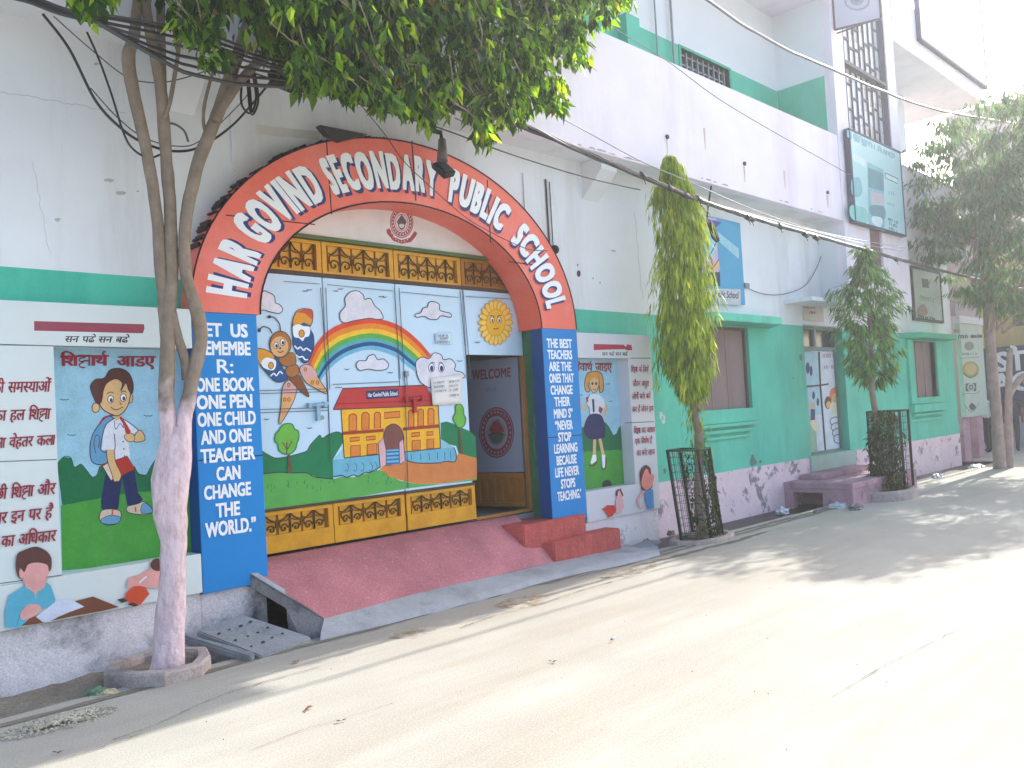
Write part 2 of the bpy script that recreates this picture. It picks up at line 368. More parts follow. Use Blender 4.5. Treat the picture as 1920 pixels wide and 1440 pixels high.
def whitewashed(name, low, high, zc, wob):
    """bark with a limewash band painted round its lower part; ragged upper edge"""
    m = BARK.copy(); m.name = name; nt = m.node_tree; N = nt.nodes; L = nt.links; b = N['Principled BSDF']
    src = b.inputs['Base Color'].links[0].from_socket
    tc = N.new('ShaderNodeTexCoord'); sp = N.new('ShaderNodeSeparateXYZ'); L.new(tc.outputs['Object'], sp.inputs[0])
    nz = N.new('ShaderNodeTexNoise'); nz.inputs['Scale'].default_value = 7; nz.inputs['Detail'].default_value = 6; L.new(tc.outputs['Object'], nz.inputs['Vector'])
    ma = N.new('ShaderNodeMath'); ma.operation = 'MULTIPLY_ADD'; L.new(nz.outputs[0], ma.inputs[0]); ma.inputs[1].default_value = wob; L.new(sp.outputs[2], ma.inputs[2])
    mr = N.new('ShaderNodeMapRange'); mr.inputs[1].default_value = zc+wob*.5-.10; mr.inputs[2].default_value = zc+wob*.5+.10; L.new(ma.outputs[0], mr.inputs[0])
    n2 = N.new('ShaderNodeTexNoise'); n2.inputs['Scale'].default_value = 22; n2.inputs['Detail'].default_value = 8; n2.inputs['Roughness'].default_value = .75
    mp = N.new('ShaderNodeMapping'); mp.inputs['Scale'].default_value = (1, 1, .3); L.new(tc.outputs['Object'], mp.inputs[0]); L.new(mp.outputs[0], n2.inputs['Vector'])
    r2 = N.new('ShaderNodeValToRGB'); r2.color_ramp.elements[0].position = .36; r2.color_ramp.elements[0].color = lin(*low); r2.color_ramp.elements[1].position = .56; r2.color_ramp.elements[1].color = lin(*high); L.new(n2.outputs[0], r2.inputs[0])
    mx = N.new('ShaderNodeMix'); mx.data_type = 'RGBA'; L.new(mr.outputs[0], mx.inputs[0]); L.new(r2.outputs[0], mx.inputs[6]); L.new(src, mx.inputs[7]); L.new(mx.outputs[2], b.inputs['Base Color'])
    return m
# ------------------------------------------------------------------ ground, road, drain
XL, XR = -9.0, 14.7                  # ends of the school front
WY = .18                             # wall face
RD_Y = -.46                          # road edge along the drain
ROADM = M('cream_concrete_road', (181, 177, 167), .92, .14, .8, .16, 120, (160, 150, 134), .75, 1.0, streakx=True, sthr=(.46, .7), fine=.16)
SHOULDER = M('dusty_grey_shoulder', (138, 130, 118), .95, .22, 2.5, .6, 30, (120, 110, 98), .6, 2.2, fine=.2)
bm = B()
def sheet(bm, x0, x1, y0, y1, z, mi=0, nx=1, ny=1):
    for i in range(nx):
        for j in range(ny):
            a, b = x0+(x1-x0)*i/nx, x0+(x1-x0)*(i+1)/nx; c, d = y0+(y1-y0)*j/ny, y0+(y1-y0)*(j+1)/ny
            f = bm.faces.new([bm.verts.new(p) for p in ((a, c, z), (b, c, z), (b, d, z), (a, d, z))]); f.material_index = mi
sheet(bm, -900, 900, -900, 900, -.32)
obj('ground', bm, SOIL, kind='structure', recalc=False)
bm = B()                              # road slab: wavy edge towards the drain
def edge_y(x): return RD_Y + .03*noise.noise((x*1.7, 3, 0)) + .015*noise.noise((x*6, 1, 0))
xs = [-30+i*.1 for i in range(int((XR+.3+30)/.1)+1)]
top = [bm.verts.new((x, edge_y(x), 0)) for x in xs]; mid = [bm.verts.new((x, -1.2, 0)) for x in xs]; far = [bm.verts.new((x, -9, 0)) for x in xs]; low = [bm.verts.new((x, edge_y(x)+.01, -.3)) for x in xs]
for i in range(len(xs)-1):
    bm.faces.new((mid[i], mid[i+1], top[i+1], top[i])); bm.faces.new((far[i], far[i+1], mid[i+1], mid[i])); bm.faces.new((top[i], top[i+1], low[i+1], low[i]))
xe = xs[-1]
sheet(bm, xe, 400, -9, 2.0, 0); sheet(bm, -30, 400, -60, -9, 0)
obj('road', bm, ROADM, kind='structure', recalc=False)
bm = B(); box(bm, XL-20, 2.62, RD_Y-.02, WY+.1, -.31, -.2); box(bm, 2.62, XR+.2, RD_Y-.02, WY+.1, -.31, -.055)
obj('drain_bed', bm, MURKY, kind='structure')
bm = B()                              # dirt filling the drain to the left of the tree, heaped unevenly
nx, ny = 60, 12
g = [[None]*(ny+1) for _ in range(nx+1)]
for i in range(nx+1):
    for j in range(ny+1):
        x = -9+(6.75*i/nx); y = WY-.02-(.95*j/ny); e = 1-max(0, (x+2.75)/.5)
        z = -.02+.06*noise.noise((x*2, y*2, 0))+.03*noise.noise((x*7, y*7, 2))-.045*j/ny+.03*(1-abs(j/ny-.4)*2)
        if x > -2.75: z -= .3*(x+2.75)/.5
        if j == ny: z = -.03
        g[i][j] = bm.verts.new((x, y, z))
for i in range(nx):
    for j in range(ny): bm.faces.new((g[i][j], g[i+1][j], g[i+1][j+1], g[i][j+1]))
obj('dirt_verge', bm, SOIL, kind='structure', smooth=True)
bm = B()                              # dusty darker strip, cracks and tar lines along the road edge
def strip(bm, x0, x1, yc, w, z, mi, n=60, seed=0, wob=.03):
    a, b = [], []
    for i in range(n+1):
        x = x0+(x1-x0)*i/n; c = yc(x) if callable(yc) else yc; c += wob*noise.noise((x*1.3, seed, 0))+wob*.4*noise.noise((x*7, seed, 4)); ww = w*(.35+.9*abs(noise.noise((x*3, seed, 8))))*min(1, 6*i/n, 6*(n-i)/n)
        a.append(bm.verts.new((x, c-ww/2, z))); b.append(bm.verts.new((x, c+ww/2, z)))
    for i in range(n):
        f = bm.faces.new((a[i], a[i+1], b[i+1], b[i])); f.material_index = mi
strip(bm, -6, 14.5, lambda x: -.60, .16, .004, 0, 160, 1, .05)
strip(bm, 1.0, 9, lambda x: -.70, .10, .006, 0, 80, 5, .06); strip(bm, 1.6, 4.4, lambda x: -.80-.03*x, .12, .0075, 0, 60, 9, .05)
obj('road_edge_dust', bm, SHOULDER, kind='structure', recalc=False)
bm = B()
CRACK = M('dark_road_crack', (84, 76, 66), .95, .2, 9)
def crack(pts, w, seed):
    q = [gr(a, b) for a, b in pts]; p = spline(q, 10); a, b = [], []
    for i, v in enumerate(p):
        ww = w*(.2+1.3*abs(noise.noise((i*.6, seed, 0)))); dx = .012*noise.noise((i*.9, seed, 5))
        a.append(bm.verts.new((v.x, v.y-ww/2+dx, .008))); b.append(bm.verts.new((v.x, v.y+ww/2+dx, .008)))
    for i in range(len(p)-1): bm.faces.new((a[i], a[i+1], b[i+1], b[i]))
crack([(210, 1390), (290, 1362), (380, 1320), (470, 1288), (600, 1252)], .012, 1)
crack([(860, 1180), (930, 1155), (1010, 1135), (1100, 1105), (1210, 1075), (1350, 1040)], .016, 2)
crack([(120, 1425), (200, 1400), (260, 1380)], .01, 3)
crack([(470, 1410), (570, 1370), (640, 1350), (740, 1320)], .006, 4)
crack([(1560, 1310), (1650, 1255), (1720, 1220), (1800, 1180)], .006, 6)
obj('road_cracks', bm, CRACK, kind='structure', recalc=False)
bm = B()
STAIN = M('brown_mud_stain', (168, 142, 116), .95, .3, 14, .4, 30, (190, 172, 144), .9, 12, sthr=(.42, .6), fine=.3)
nt = STAIN.node_tree; N = nt.nodes; tcn = N.new('ShaderNodeTexCoord'); nz = N.new('ShaderNodeTexNoise'); nz.inputs['Scale'].default_value = 7; nz.inputs['Detail'].default_value = 7; nz.inputs['Roughness'].default_value = .7; nt.links.new(tcn.outputs['Object'], nz.inputs['Vector'])
mr = N.new('ShaderNodeMapRange'); mr.inputs[1].default_value = .42; mr.inputs[2].default_value = .62; mr.inputs[3].default_value = 0; mr.inputs[4].default_value = .8; nt.links.new(nz.outputs[0], mr.inputs[0])
tr = N.new('ShaderNodeBsdfTransparent'); mxs = N.new('ShaderNodeMixShader'); nt.links.new(mr.outputs[0], mxs.inputs[0]); nt.links.new(tr.outputs[0], mxs.inputs[1]); nt.links.new(N['Principled BSDF'].outputs[0], mxs.inputs[2]); nt.links.new(mxs.outputs[0], N['Material Output'].inputs[0])
def pat(pts, z=.010):
    q = spline([gr(a, b, 0) for a, b in pts], 10, True)
    bm.faces.new([bm.verts.new((v.x+.05*noise.noise(v*9)+.02*noise.noise(v*31), v.y+.03*noise.noise(v*8)+.015*noise.noise(v*27), z)) for v in q])
pat([(925, 1137), (960, 1122), (1000, 1117), (1040, 1119), (1015, 1133), (960, 1142)]); pat([(735, 1192), (775, 1182), (812, 1182), (790, 1194), (755, 1198)], .011); pat([(1130, 1080), (1200, 1062), (1250, 1052), (1220, 1068), (1160, 1084)], .012)
obj('mud_stains', bm, STAIN, kind='structure', recalc=False)

# ------------------------------------------------------------------ the school building
school = thing('school_building', 'white and green school building with overhanging balcony and lattice stair tower', 'building', (0, 0, 0))
Z_PL, Z_GR, Z_SOF, Z_PAR, Z_CEIL = .62, 2.69, 4.38, 5.75, 8.04
BY = -.25                            # balcony and tower face
W1 = (4.72, 6.12, 1.46, 2.60); D1 = (7.82, 9.25, .64, 2.71); W2 = (12.3, 13.55, 1.44, 2.55)
G0 = (-1.72, 1.72, .35, 2.75); G1 = (-1.68, 1.68, 2.75, 3.02); G2 = (-1.38, 1.38, 3.02, 3.56)
bm = B(); wallgrid(bm, XL, XR, Z_GR, Z_SOF, WY, WY+.25, [G0, G1, G2, D1]); obj('upper_front_wall', bm, WHITE, school)
bm = B(); wallgrid(bm, XL, XR, Z_PL, Z_GR, WY, WY+.25, [G0, W1, D1, W2]); obj('green_dado_wall', bm, GREEN, school)
bm = B(); wallgrid(bm, XL, -1.9, -.25, Z_PL, WY-.012, WY+.25, []); obj('plinth', bm, PLINTH, school)
bm = B(); wallgrid(bm, 1.9, XR, -.25, Z_PL, WY-.012, WY+.25, [(7.82, 9.25, .64, Z_PL)]); obj('plinth', bm, PLINTH_PINK, school, 'peeling pink plinth')
bm = B(); box(bm, XL, -2.15, .035, WY-.013, -.25, .392, bev=.01); obj('plinth_ledge', bm, PLINTH, school)
bm = B(); box(bm, -2.146, -1.62, .05, WY-.013, -.25, .376, bev=.01); obj('plinth_ledge', bm, PLINTH, school)
bm = B(); box(bm, 2.152, 3.485, .03, WY-.013, -.25, .342, bev=.01); obj('plinth_ledge', bm, M('white_flaking_plinth', (226, 222, 228), .9, .15, 3, .4, 18, (120, 116, 122), .8, 3.2, False, sthr=(.56, .66)), school)
# building body behind the front wall (closed, so that the rooms are dark)
bm = B(); box(bm, XL, -1.9, WY+.25, WY+.3, -.25, Z_SOF); box(bm, 1.9, 4.0, WY+.25, WY+.3, -.25, Z_SOF)
box(bm, 4.0, 14.4, 1.6, 1.7, -.25, Z_SOF); box(bm, -1.95, -1.85, WY+.3, 5, -.25, Z_SOF); box(bm, 1.9, 2.0, WY+.3, 5, -.25, Z_SOF)
box(bm, -1.85, 1.9, 5, 5.1, -.25, Z_SOF); box(bm, XR-.2, XR, WY+.25, 9, -.25, Z_SOF); box(bm, XL, XL+.2, WY+.25, 9, -.25, Z_SOF)
obj('inner_wall', bm, WHITE, school)
bm = B(); box(bm, -1.85, 1.9, .345, 5, .3, .50); obj('passage_floor', bm, CONC, school)
bm = B(); box(bm, XL, XR, BY+.1, 9, Z_SOF, Z_SOF+.14); obj('balcony_slab', bm, WHITE, school)
bm = B(); box(bm, XL, 8.62, BY, BY+.12, Z_SOF-.02, Z_PAR, bev=.008); obj('balcony_parapet', bm, WHITE_PINK, school)
bm = B(); box(bm, 11.3, 14.2, BY, BY+.12, Z_SOF-.02, Z_PAR, bev=.008); obj('balcony_parapet', bm, WHITE_PINK, school)
HOLE = M('rusty_hole', (86, 70, 72), .9, .2, 6)
for px, py in ((1250, 257), (1395, 307), (1551, 361), (1062, 190)):
    q = at(px, py, BY); bm = B(); tube(bm, [(q.x, BY-.02, q.z), (q.x, BY+.01, q.z)], .028, 10); obj('drain_spout', bm, HOLE, school)
for x in (-6.6, -2.12, 2.74):        # tapered cantilever brackets
    bm = B(); prism(bm, [(x-.14, WY, 3.96), (x-.14, WY, Z_SOF-.005), (x-.14, BY+.13, Z_SOF-.005), (x-.14, BY+.13, 4.25)], (.28, 0, 0)); obj('bracket', bm, WHITE, school)
# upper storey behind the balcony
UY = .72; Z_DA = 6.77
PLX = (4.25, 4.62, 2.2)
UW = (5.68, 7.02, 5.1, 6.74); UW2 = (1.0, 2.1, 5.1, 6.74)
bm = B(); wallgrid(bm, XL, 8.55, Z_DA, Z_CEIL, UY, UY+.2, []); wallgrid(bm, 8.55, 14.4, Z_DA, Z_CEIL, UY, UY+.2, []); obj('upper_storey_wall', bm, WHITE_COOL, school)
bm = B(); wallgrid(bm, XL, 8.55, Z_SOF+.14, Z_DA, UY, UY+.2, [UW, UW2]); wallgrid(bm, 11.3, 13.3, Z_SOF+.14, Z_DA, UY, UY+.2, []); obj('upper_storey_dado', bm, GREEN, school)
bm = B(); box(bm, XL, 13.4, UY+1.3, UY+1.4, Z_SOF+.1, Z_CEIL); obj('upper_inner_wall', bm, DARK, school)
for x in (4.35, -.6, -5):
    bm = B(); box(bm, x-.14, x+.14, UY-.14, UY-.001, Z_DA+.001, Z_CEIL-.001); obj('pilaster', bm, WHITE_COOL, school)
    bm = B(); box(bm, x-.145, x+.145, UY-.145, UY-.001, Z_SOF+.141, Z_DA); obj('pilaster_base', bm, GREEN, school)
for uw in (UW, UW2):
    win = B(); a, b, c, d = uw; t = .03
    box(win, a-.05, a, UY-.01, UY+.1, c, d); box(win, b, b+.05, UY-.01, UY+.1, c, d); box(win, a-.05, b+.05, UY-.015, UY+.1, d, d+.04)
    w_ = obj('upper_window', win, GREEN_DK, school)
    bm = B(); box(bm, a, b, UY+.13, UY+.15, c, d); obj('pane', bm, M('dark_glass', (48, 56, 62), .15, .1, 3, spec=.6), w_)
    bm = B()
    for i in range(9):
        x = a+(b-a)*(i+.5)/9; box(bm, x-.012, x+.012, UY+.04, UY+.06, c, d)
    for i in range(12):
        z = c+(d-c)*(i+.6)/12; box(bm, a, b, UY+.061, UY+.075, z-.01, z+.01)
    obj('window_grille', bm, STEEL, w_)
for x in (5.02, 5.42):
    bm = B(); tube(bm, [(x, UY-.05, Z_SOF+.14), (x, UY-.05, Z_CEIL)], .018 if x > 5.2 else .012, 8); obj('wall_pipe', bm, STEEL, school)
# roof slab and fascias
bm = B(); box(bm, XL, 8.60, BY-.04, 9, Z_CEIL, Z_CEIL+.45); obj('roof_slab', bm, WHITE_PINK, school)
bm = B(); box(bm, 11.28, 16.6, BY-.02, 9, Z_CEIL, Z_CEIL+.95); obj('roof_slab', bm, WHITE_PINK, school, 'thick white roof fascia past the stair tower')
# stair tower
TX0, TX1, TB = 8.58, 11.25, 3.06
bm = B(); wallgrid(bm, TX0, TX1, TB, 10.2, BY-.02, BY+.14, [(9.02, 10.86, 5.72, 10.0), (9.56, 10.08, 3.72, 4.36)]); obj('stair_tower_front', bm, WHITE_PINK, school)
bm = B(); box(bm, TX0, TX0+.14, BY+.14, UY+1.6, TB, 10.2); obj('stair_tower_side', bm, WHITE_COOL, school)
bm = B(); box(bm, TX1-.14, TX1, BY+.14, UY+1.6, TB, 10.2); obj('stair_tower_side', bm, WHITE_COOL, school)
bm = B(); box(bm, TX0-.003, TX0+.05, BY+.141, UY-.002, Z_SOF+.141, Z_DA); obj('corridor_end_dado', bm, GREEN, school)
bm = B(); box(bm, TX0+.14, TX1-.14, UY+.3, UY+.4, TB, 10.2); obj('stair_back_wall', bm, WHITE_COOL, school)
bm = B(); box(bm, 9.56, 10.08, BY+.02, BY+.06, 3.72, 4.36); obj('slot_panel', bm, M('reddish_brown_board', (122, 92, 96), .8, .15, 4), school)
bm = B(); box(bm, 9.0, 9.06, BY-.001, BY+.13, 5.72, 10); box(bm, 10.82, 10.88, BY-.001, BY+.13, 5.72, 10)
for z in (7.1, 8.55): box(bm, 9.0, 10.88, BY-.005, BY+.14, z-.03, z+.03)
lat = obj('lattice_frame', bm, M('lattice_dark_rail', (92, 98, 112), .7, .15, 5), school)
bm = B(); rr = random.Random(3); cols = 8; cw = (10.82-9.06)/cols
LATM = M('dark_lattice_bars', (92, 98, 112), .7, .15, 5)
for i in range(cols+1):
    x = 9.06+cw*i; box(bm, x-.017, x+.017, BY+.075, BY+.10, 5.72, 10)
for i in range(cols):
    z = 5.72+rr.random()*.3
    while z < 10:
        box(bm, 9.06+cw*i+.022, 9.06+cw*(i+1)-.022, BY+.078, BY+.099, z-.017, z+.017); z += .32+rr.random()*.18
obj('lattice_bars', bm, LATM, school)
bm = B()
PANES = [M('lattice_pane_white', (214, 220, 226), .3, .06, 3, spec=.5), M('lattice_pane_grey', (170, 172, 180), .3, .06, 3, spec=.5), M('lattice_pane_beige', (190, 184, 172), .3, .06, 3, spec=.5)]
for i in range(cols):
    z = 5.74
    while z < 10:
        h = .25+rr.random()*.3; box(bm, 9.07+cw*i, 9.06+cw*(i+1)-.01, BY+.10, BY+.11, z, min(z+h-.01, 10), rr.choice((0, 0, 0, 1, 2))); z += h
obj('lattice_panes', bm, PANES, school)
# door canopy under the tower, small window canopies and sills
bm = B(); box(bm, 7.25, 11.1, BY-.03, WY-.002, TB-.06, TB-.001, bev=.006); obj('door_canopy', bm, WHITE, school)
w1 = B(); box(w1, W1[0]-.02, W1[0]+.03, WY+.05, WY+.12, W1[2], W1[3]); box(w1, W1[1]-.03, W1[1], WY+.05, WY+.12, W1[2], W1[3]); box(w1, W1[0]+.03, W1[1]-.03, WY+.05, WY+.12, W1[3]-.04, W1[3])
w1 = obj('boarded_window', w1, M('window_frame_brown', (104, 84, 80), .7, .15, 4), school, 'window closed with grey brown boards under a green canopy')
bm = B(); box(bm, W1[0]+.03, W1[1]-.03, WY+.085, WY+.105, W1[2], W1[3]-.04)
for x in (5.2, 5.62): box(bm, x-.006, x+.006, WY+.08, WY+.085, W1[2], W1[3]-.04)
obj('shutter', bm, SHUTTER, w1)
bm = B(); prism(bm, [(4.35, WY, 2.61), (6.75, WY, 2.61), (6.42, -.2, 2.615), (4.68, -.2, 2.615)], (0, 0, .105), bev=.006); obj('canopy', bm, GREEN, w1)
bm = B(); box(bm, 4.6, 6.14, WY-.07, WY-.001, 1.275, 1.46, bev=.005); box(bm, 4.65, 6.15, WY-.10, WY-.001, 1.225, 1.27, bev=.004); box(bm, 4.7, 6.02, WY-.07, WY-.001, 1.14, 1.185, bev=.004); box(bm, 4.8, 5.95, WY-.045, WY-.001, 1.06, 1.10, bev=.004); obj('sill', bm, GREEN, w1)
bm = B(); a, b, c, d = W2
box(bm, a-.28, a, WY-.05, WY+.1, c-.12, d+.02, bev=.005); box(bm, b, b+.28, WY-.05, WY+.1, c-.12, d+.02, bev=.005); box(bm, a, b, WY-.048, WY+.07, c-.118, c); box(bm, a, b, WY-.048, WY+.07, d, d+.018)
w2 = obj('boarded_window', bm, GREEN, school, 'narrow boarded window in a raised green surround')
bm = B(); box(bm, a, b, WY+.08, WY+.1, c, d)
for k in (1, 2): box(bm, a+(b-a)*k/3-.008, a+(b-a)*k/3+.008, WY+.07, WY+.08, c, d)
obj('shutter', bm, SHUTTER, w2)
bm = B(); prism(bm, [(a-.55, WY, d+.03), (b+.75, WY, d+.03), (b+.5, -.12, d+.035), (a-.25, -.12, d+.035)], (0, 0, .1), bev=.006); obj('canopy', bm, GREEN_DK, w2)
bm = B(); box(bm, a-.3, b+.3, WY-.10, WY-.001, c-.28, c-.13, bev=.005); box(bm, a-.2, b+.2, WY-.07, WY-.001, c-.36, c-.31, bev=.004); box(bm, a-.4, b+.05, WY-.05, WY-.001, c-.46, c-.41, bev=.004); obj('sill', bm, GREEN, w2)
# double door
DY = WY+.16
bm = B(); a, b, c, d = D1; t = .05
box(bm, a, a+t, DY-.04, DY+.06, c, d); box(bm, b-t, b, DY-.04, DY+.06, c, d); box(bm, a+t, b-t, DY-.04, DY+.06, d-t, d); box(bm, a+t, b-t, DY-.045, DY+.06, 2.32, 2.38); box(bm, a+t, b-t, DY-.04, DY+.06, c, c+.04)
dr = obj('side_door', bm, M('grey_green_door_frame', (110, 134, 130), .6, .15, 4), school, 'painted double door under the stair tower')
bm = B(); box(bm, a+t, b-t, DY+.03, DY+.05, 2.38, d-t); obj('transom_pane', bm, M('dark_glass', (48, 56, 62), .15, .1, 3, spec=.6), dr)
bm = B(); box(bm, (a+b)/2-.03, (a+b)/2+.03, DY-.02, DY+.03, 2.38, d-t); obj('transom_bar', bm, STEEL, dr)
xm = a+t+.50
bm = B(); box(bm, a+t, xm, DY, DY+.03, c+.04, 2.32, bev=.004); lf1 = obj('door_leaf', bm, P_('leaf_green', (150, 190, 160)), dr)
bm = B(); box(bm, xm+.012, b-t, DY, DY+.03, c+.04, 2.32, bev=.004); lf2 = obj('door_leaf', bm, P_('leaf_white', (212, 222, 235)), dr)
p = Paint(DY, start=5)
lb = P_('door_sky', (170, 208, 228)); nv = P_('navy', (40, 58, 110)); org = P_('orange', (222, 130, 84)); skin = P_('skin', (226, 178, 122)); lt = P_('cream', (225, 222, 190))
p.rect(*zj([(1205, 370), (1300, 600)])[0], *zj([(1205, 370), (1315, 600)])[1], lb, sk=-.03); p.poly(zj([(1232, 618), (1322, 606), (1340, 800), (1245, 810)]), lb)
p.line(zj([(1225, 608), (1320, 600), (1380, 590)]), BLACK, 3); p.line(zj([(1312, 368), (1322, 600), (1358, 1065)]), BLACK, 3.5, smooth=False)
for x, y, rx, ry in ((1235, 480, 14, 40), (1258, 500, 10, 35), (1275, 670, 10, 28), (1305, 715, 9, 28)): p.ell(*zj([(x, y)])[0], rx/3.7, ry/3.7, nv)
p.ell(*zj([(1268, 740)])[0], 4, 6, skin); p.rect(*zj([(1255, 765)])[0], *zj([(1285, 850)])[0], nv); p.blob(zj([(1250, 850), (1290, 840), (1310, 870), (1300, 920), (1270, 900)]), lt)
p.ell(*zj([(1425, 665)])[0], 11, 14, org); p.ell(*zj([(1430, 690)])[0], 8, 10, skin); p.ell(*zj([(1375, 720)])[0], 6.5, 12, P_('brown_hair', (112, 62, 48))); p.ell(*zj([(1380, 735)])[0], 4.5, 7, skin); p.poly(zj([(1390, 725), (1445, 715), (1450, 800), (1395, 805)]), lt)
for k in range(4): p.ell(*zj([(1430+k*5, 850+k*40)])[0], 12-k, 9, BLACK); p.ell(*zj([(1430+k*5, 850+k*40)])[0], 10.5-k, 7.5, P_('leaf_white', (212, 222, 235)))
scrib(p, zj([(1340, 398), (1442, 392)]), 7, P_('faded_red', (170, 120, 140))); scrib(p, zj([(1350, 476), (1440, 472)]), 6, P_('faded_red', (170, 120, 140)))
p.obj('door_painting', dr)
bm = B(); box(bm, a-.1, b+.1, WY-.05, WY+.3, .40, .638, bev=.006); obj('door_sill', bm, M('pale_green_sill', (160, 186, 178), .8, .15, 4, .2, 30), dr)
bm = B(); box(bm, 7.85, 8.55, WY-.02, WY-.002, 2.78, 3.0); nb = obj('door_name_board', bm, M('cream_board', (206, 198, 190), .7, .08, 4), school)
p = Paint(WY-.02); scrib(p, zj([(1212, 56), (1330, 57)]), 6, P_('maroon', (140, 50, 70))); scrib(p, zj([(1250, 98), (1290, 98)]), 4.5, P_('maroon', (140, 50, 70))); p.obj('lettering', nb)
# peeled patches on the green wall and small holes on the white wall
p = Paint(WY, start=4); PW = P_('bare_plaster', (205, 214, 214)); PD = P_('grey_patch', (92, 128, 118))
p.blob(zj([(212, 790), (225, 785), (232, 805), (248, 815), (245, 860), (228, 862), (222, 835), (210, 825)]), PW); p.blob(zj([(222, 818), (232, 815), (236, 835), (226, 838)]), GREEN)
for pts in ([(845, 1085), (860, 1080), (870, 1110), (885, 1135), (850, 1160), (835, 1140)], [(1175, 395), (1190, 385), (1200, 410), (1185, 430)], [(235, 1180), (250, 1175), (255, 1200), (240, 1215)], [(900, 1120), (915, 1118), (915, 1135), (900, 1138)], [(1130, 545), (1138, 548), (1135, 560)]): p.blob(zj(pts), PD)
for x, y, r in ((1085, 513, 4.5), (1083, 497, 1.5), (1112, 522, 1.2), (1125, 530, 1.2)): p.ell(x, y, r*.8, r*1.4, M('dark_maroon_mark', (92, 60, 66), .8))
p.obj('wall_marks', school)
for px, py0, py1 in ((980, 325, 405), (433, 215, 320)):
    a = at(px, py0, WY); b = at(px+4, py1, WY); bm = B(); box(bm, a.x-.012, a.x+.012, WY-.02, WY-.001, b.z, a.z); obj('wall_conduit', bm, WHITE, school)

# hairline cracks, patches and streaks on the plaster
p = Paint(WY, start=2); PC = M('faint_crack', (182, 180, 178), .9); PP = M('plaster_patch', (206, 207, 206), .9, .1, 6); PS = M('smudge', (186, 184, 182), .9, .15, 9)
rk = random.Random(21)
def wiggle(a, b, n=14, amp=2.2): return [(a[0]+(b[0]-a[0])*i/n+rk.uniform(-amp, amp), a[1]+(b[1]-a[1])*i/n+rk.uniform(-amp, amp)) for i in range(n+1)]
p.poly([(480, 233), (536, 240), (533, 258), (478, 250)], PP); p.poly([(530, 240), (600, 246), (598, 262), (532, 256)], PP)
p.line(wiggle((0, 172), (120, 193)), PC, 1.0); p.line(wiggle((120, 193), (232, 212)), PC, .9); p.line(wiggle((1190, 400), (1205, 560), 12, 1.6), PC, .7); p.line(wiggle((60, 300), (92, 470), 12, 2), PC, .7)
for x, y, r in ((205, 338, 9), (226, 361, 10), (258, 359, 4), (108, 412, 8), (1150, 470, 5), (180, 120, 6)): p.blob([(x+r*math.cos(a)*rk.uniform(.5, 1.2), y+r*.45*math.sin(a)*rk.uniform(.5, 1.3)) for a in [k*.7 for k in range(9)]], PS)
p.obj('plaster_marks', school)
p = Paint(BY, start=2); PR = M('rust_streak', (206, 186, 184), .9, .15, 9); PG = M('edge_grime', (176, 168, 174), .9, .25, 12)
for x, y, L_ in ((1250, 262, 26), (1395, 312, 30), (1551, 366, 24), (1320, 240, 40), (1470, 320, 34)): p.poly([(x-2, y), (x+2, y), (x+L_*.06+1, y+L_), (x+L_*.06-.5, y+L_)], PR)
for i in range(22):
    x = rk.choice((1085, 1110, 1130, 1300, 1450))+rk.uniform(-10, 90); y = 271.5+(x-1085)*.277+rk.uniform(-.5, .8); h = rk.uniform(1, 4); w = rk.uniform(4, 16); p.poly([(x, y), (x+w, y+w*.28), (x+w*.7, y+w*.2-h), (x+w*.2, y-h*.6)], PG)
p.obj('edge_grime', school)
# ------------------------------------------------------------------ arched gateway
gateway = thing('arched_gateway', 'coral arch with bold white school name on two blue pillars framing the gate', 'archway', (0, 0, 0))
AZ, AO, BO, AI, BI = 2.43, 2.145, 1.64, 1.60, 1.083
def arch(t, v, y): a = AI+(AO-AI)*v; b = BI+(BO-BI)*v; return Vector((a*math.cos(t), y, AZ+b*math.sin(t)))
bm = B(); n = 72; rings = []
for i in range(n+1):
    t = math.pi*i/n; rings.append([bm.verts.new(arch(t, v, y)) for v, y in ((0, 0), (1, 0), (1, WY+.002), (0, .34))])
for i in range(n):
    for k in range(4): bm.faces.new((rings[i][k], rings[i+1][k], rings[i+1][(k+1) % 4], rings[i][(k+1) % 4]))
bm.faces.new(rings[0]); bm.faces.new(rings[-1][::-1])
for f in bm.faces: f.smooth = False
ar = obj('arch', bm, ARCH, gateway)
p = Paint(0)
for px in (zc([(308, 640), (925, 705)]), zc([(1005, 130), (1040, 635)]), zd([(340, 125), (368, 540)]), zd([(862, 395), (885, 830)]), zd([(1010, 962), (1310, 1000)])):
    p.line(px, BLACK, 2.2, smooth=False)
edge = B()
for v in (0.0, 1.0):
    pts = [arch(math.pi*i/60, v+(.006 if v else -.006), -.002) for i in range(61)]; tube(edge, pts, .007, 5)
obj('edge_line', edge, BLACK, ar)
bmk = B(); rk = random.Random(8)      # crumbled mortar left along the back of the arch ring
for i in range(90):
    t = math.pi*(.36+.56*rk.random()); q = arch(t, 1.0+rk.uniform(.0, .03), .1); s_ = rk.uniform(.008, .02)
    m_ = Matrix.Translation(q) @ Matrix.Rotation(rk.random()*3, 4, 'Y'); r = bmesh.ops.create_cube(bmk, size=1, matrix=m_ @ Matrix.Diagonal((s_*1.6, .14, s_, 1)))
obj('mortar_crust', bmk, M('dark_mortar_crust', (70, 66, 62), .95, .3, 8), ar)
p.obj('panel_joint', ar)
def tval(px, py): q = at(px, py, 0); return math.atan2((q.z-AZ)/((BO+BI)/2), q.x/((AO+AI)/2))
lt_w = Paint(0, start=14); lt_n = Paint(0, start=4)
jit = random.Random(6)
